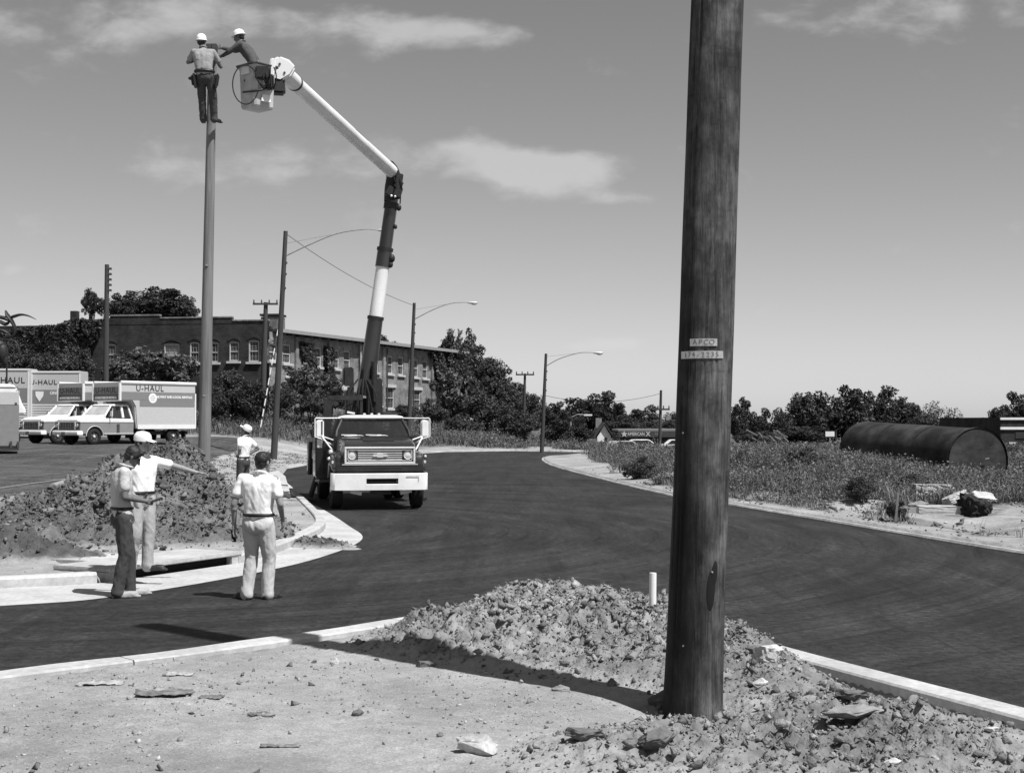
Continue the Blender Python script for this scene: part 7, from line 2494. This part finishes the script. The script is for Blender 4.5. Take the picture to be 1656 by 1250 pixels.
for i, (px, D, sz, key, lb) in enumerate(((1195, 46, .55, 'leaf', 'rounded weed bush touching the right side of the big near pole'), (1232, 43, .6, 'dark', 'dark weed bush a little right of the big near pole'),
        (1262, 48, .7, 'leaf', 'tall weed bush below the timber pile'), (1300, 44, .6, 'dark', 'dark weed bush between the timber pile and the tank'), (1338, 40, .45, 'leaf', 'small weed bush above the verge left of the tank'),
        (1420, 40, .5, 'dark', 'dark weed bush in front of the tank middle'), (1475, 37, .45, 'leaf', 'weed bush just left of the squared concrete block'), (1620, 36, .6, 'dark', 'dark weed bush behind the right concrete beam'),
        (1065, 44, .5, 'leaf', 'weed bush touching the left side of the big near pole'), (1035, 48, .6, 'dark', 'dark weed bush on the gravel tongue left of the big near pole'), (1002, 54, .5, 'leaf', 'leftmost weed bush on the gravel tongue'))):
    x = XZ(px, D); z = zat(x, D)
    root = empty('weed_bush', (x, D, z), 0, lb, 'bush', 'weed bushes along the right verge')
    c = link_mesh('crown', CR['pale' if i % 3 else 'leaf'][i % 4], root); c.scale = (sz * 1.3, sz, sz * .8); c.location = (0, 0, sz * .5); c.rotation_euler = (0, 0, i)
    MB().path([(0, 0, -.1), (0, 0, sz * .5)], [.03, .012], 6).build('stem', M['bark'], root)

# boards and pipe beside the far heap, on the car park
for i, (a, b, w, mt, lb) in enumerate((((86, 793), (134, 780), .09, 'galv', 'pale pipe lying on the car park edge left of the big heap'),
                                     ((40, 819), (104, 801), .07, 'pole_dark', 'dark plank with pale end lying left of the big heap'),
                                     ((0, 792), (130, 775), .012, 'galv', 'thin pale rope stretched across the car park'))):
    def gp(px, py):
        D = 2300 * CAM_H / (py - 680)
        for _ in range(12): D = 2300 * (CAM_H - zat(XZ(px, D), D)) / (py - 680)
        return Vector((XZ(px, D), D, zfine(XZ(px, D), D)))
    pa, pb = gp(*a), gp(*b)
    if i == 2: pts = [pa.lerp(pb, k / 14) for k in range(15)]; pts = [Vector((p.x, p.y, zfine(p.x, p.y) + .04)) for p in pts]
    else: pts = [pa + Vector((0, 0, w)), pb + Vector((0, 0, w * 1.6))]
    tag(MB().path(pts, w, 10).build(('pipe', 'plank', 'rope')[i], M[mt], smooth=True), lb, ('pipe', 'plank', 'rope')[i])

# ---------------------------------------------------------------- far buildings and cars
D = 150
sx0, sx1 = XZ(1001, D), XZ(1150, D)
zt_, zb_ = P(0, 697, D).z, P(0, 732, D).z
t = empty('long_shed', (sx0, D, zb_), 0, 'long low dark shop shed with a lettered fascia beyond the bend', 'shed')
L = sx1 - sx0; H = zt_ - zb_
M['shed'] = mat('dark_shed_cladding', .035, .8, .3, 2); M['fascia'] = mat('dark_fascia', .05, .7, .25, 2)
MB().box((L / 2, 5, H * .42), (L, 10, H * .84)).build('walls', M['shed'], t)
MB().box((L / 2, -.3, H * .86), (L + .2, .5, H * .28)).build('fascia', M['fascia'], t)
MB().box((L / 2, 4, H + .1), (L + .3, 9, .2)).build('roof', M['box_band'], t)
k = H * .86
star = [(math.cos(math.pi / 2 + i * math.pi / 5) * (.36 if i % 2 == 0 else .16), math.sin(math.pi / 2 + i * math.pi / 5) * (.36 if i % 2 == 0 else .16)) for i in range(10)]
MB().prism([(.5 + x, k + z) for x, z in star], 'y', -.60, -.56).build('star', M['box_light'], t)
text_mesh('lettering', 'AMERICAN', .50, M['box_light'], t, (1.75, -.57, k), (math.pi / 2, 0, 0), .01, bold=.01, sx=.72)
text_mesh('lettering', 'X', .62, M['box_light'], t, (3.0, -.57, k), (math.pi / 2, 0, 0), .01, bold=.02)
text_mesh('lettering', 'BEEF', .50, M['box_band'], t, (4.1, -.57, k), (math.pi / 2, 0, 0), .01, sx=.8)
for q in range(5):
    MB().box((1.2 + q * 2.0, -.06, H * .35), (1.5, .06, H * .45)).build('shop_window', M['glass'], t)


def far_car(px, py, D, label, mt, rz=0.0, L=4.6):
    c = P(px, py, D)
    root = empty('parked_car', (c.x, c.y, c.z), rz, label, 'car', 'cars parked before the long dark shed')
    h = 1.35
    pr = [(-L / 2, .35), (L / 2, .35), (L / 2, .82), (L * .28, .88), (L * .14, h), (-L * .22, h), (-L * .34, .90), (-L / 2, .84)]
    MB().prism(pr, 'y', -.85, .85).build('body', M[mt], root, bevel=.05)
    MB().prism([(L * .24, .90), (L * .12, h - .07), (-L * .20, h - .07), (-L * .29, .92)], 'y', -.86, .86).build('windows', M['glass'], root)
    for s in (-1, 1):
        for q in (-.3, .3):
            MB().path([(q * L, s * .86, .32), (q * L, s * .70, .32)], .32, 16).build('wheel', M['rubber'], root)
    return root


far_car(1038, 733, 138, 'white car left of the crossarm pole before the shed', 'white_paint')
far_car(1100, 733, 139, 'white car partly behind the big near pole', 'white_paint')
far_car(1008, 736, 134, 'pale car half hidden by weeds below the shed end', 'box_light', R(20))
MB_ = MB().box((XZ(1056, 142), 142, P(0, 722, 142).z), (4.3, 1.6, .22)).build('canopy', M['white_paint'])
tag(MB_, 'long thin white canopy strip beneath the dark shed fascia', 'canopy')
for px in (1025, 1087):
    pass


def gable_house(px0, px1, ytop, yeave, ybase, D, label, wall='white_paint', roof='roofing', depth=9):
    x0, x1 = XZ(px0, D), XZ(px1, D); zb, ze, zt2 = P(0, ybase, D).z, P(0, yeave, D).z - P(0, ybase, D).z, P(0, ytop, D).z - P(0, ybase, D).z
    t = empty('gabled_house', (x0, D, zb), 0, label, 'house', 'distant houses among the trees')
    w = x1 - x0
    MB().prism([(0, -.5), (w, -.5), (w, ze), (w / 2, zt2), (0, ze)], 'y', 0, depth).build('walls', M[wall], t)
    for s in (-1, 1):
        a = (w / 2, zt2 + .1); b = (w / 2 + s * (w / 2 + .4), ze - .25)
        MB().prism([a, b, (b[0], b[1] + .18), (a[0], a[1] + .22)], 'y', -.35, depth + .3).build('roof_slope', M[roof], t)
    MB().box((w * .62, -.03, ze * .75), (w * .18, .06, ze * .35)).build('window', M['glass'], t)
    MB().box((w * .28, -.03, ze * .35), (w * .16, .06, ze * .6)).build('door', M['dark_metal'], t)
    MB().box((w * .3, depth * .6, zt2 + .2), (.7, .7, 1.2)).build('chimney', M['brick'], t)
    return t


gable_house(966, 988, 687, 706, 726, 165, 'white gabled house front beyond the bend')
gable_house(1083, 1100, 682, 690, 700, 190, 'pale little house left of the big near pole', 'box_light')
gable_house(795, 812, 690, 697, 712, 175, 'pale house wall glimpsed through the trees left of the bend lamp', 'box_light')
# right-hand flat factory with white bands
D = 112
x0, x1 = XZ(1618, D), XZ(1760, D)
zb, zt_ = P(0, 730, D).z, P(0, 675, D).z
t = empty('flat_factory', (x0, D, zb), 0, 'flat roofed dark brick building with two white bands at the right edge', 'building')
MB().box(((x1 - x0) / 2, 8, (zt_ - zb) / 2 - .3), (x1 - x0, 16, zt_ - zb + .6)).build('walls', M['brick_dark'], t)
for y in (677, 692.5):
    MB().box(((x1 - x0) / 2, -.05, P(0, y, D).z - zb), (x1 - x0 + .1, .14, .18 if y < 680 else .2)).build('band', M['white_paint'], t)
MB().box((.9, -.05, P(0, 717, D).z - zb), (.55, .1, .18)).build('vent', M['white_paint'], t)
for q in range(5):
    MB().box((1.6 + q * 1.3, -.02, P(0, 704, D).z - zb), (.9, .05, .5)).build('window', M['glass'], t)
D = 135
x0, x1 = XZ(1548, D), XZ(1625, D)
zb, zt_ = P(0, 716, D).z, P(0, 685, D).z
t = empty('warehouse', (x0, D, zb), 0, 'low dark warehouse between the tank and the right hand building', 'warehouse')
MB().box(((x1 - x0) / 2, 6, (zt_ - zb) / 2 - .4), (x1 - x0, 12, zt_ - zb + .8)).build('walls', M['brick'], t)
MB().box(((x1 - x0) / 2, 5.8, zt_ - zb + .1), (x1 - x0 + .4, 12.6, .2)).build('roof', M['roofing'], t)
# small roadside signs and a pile of old timber in the weeds
D = 120
t = empty('signboard', P(1342, 716, D), 0, 'small white signboard on a post left of the tank', 'signboard')
MB().path([(0, 0, -.8), (0, 0, .5)], .05, 6).build('post', M['galv'], t); MB().box((0, -.05, .75), (.75, .06, .42)).build('board', M['white_paint'], t)
pile = empty('timber_pile', (XZ(1245, 78), 78, P(0, 718, 78).z), 0, 'jumble of grey timbers in the weeds right of the big near pole', 'timber pile')
r = np.random.default_rng(9)
for k in range(12):
    x = r.uniform(-.9, .9)
    MB().box((x, r.uniform(-.4, .4), .15 + r.uniform(0, .45)), (r.uniform(.5, 1.0), .09, .07), rot=(0, R(r.uniform(15, 50)), r.uniform(-.6, .6))).build('timber', M['pole_grey'], pile)
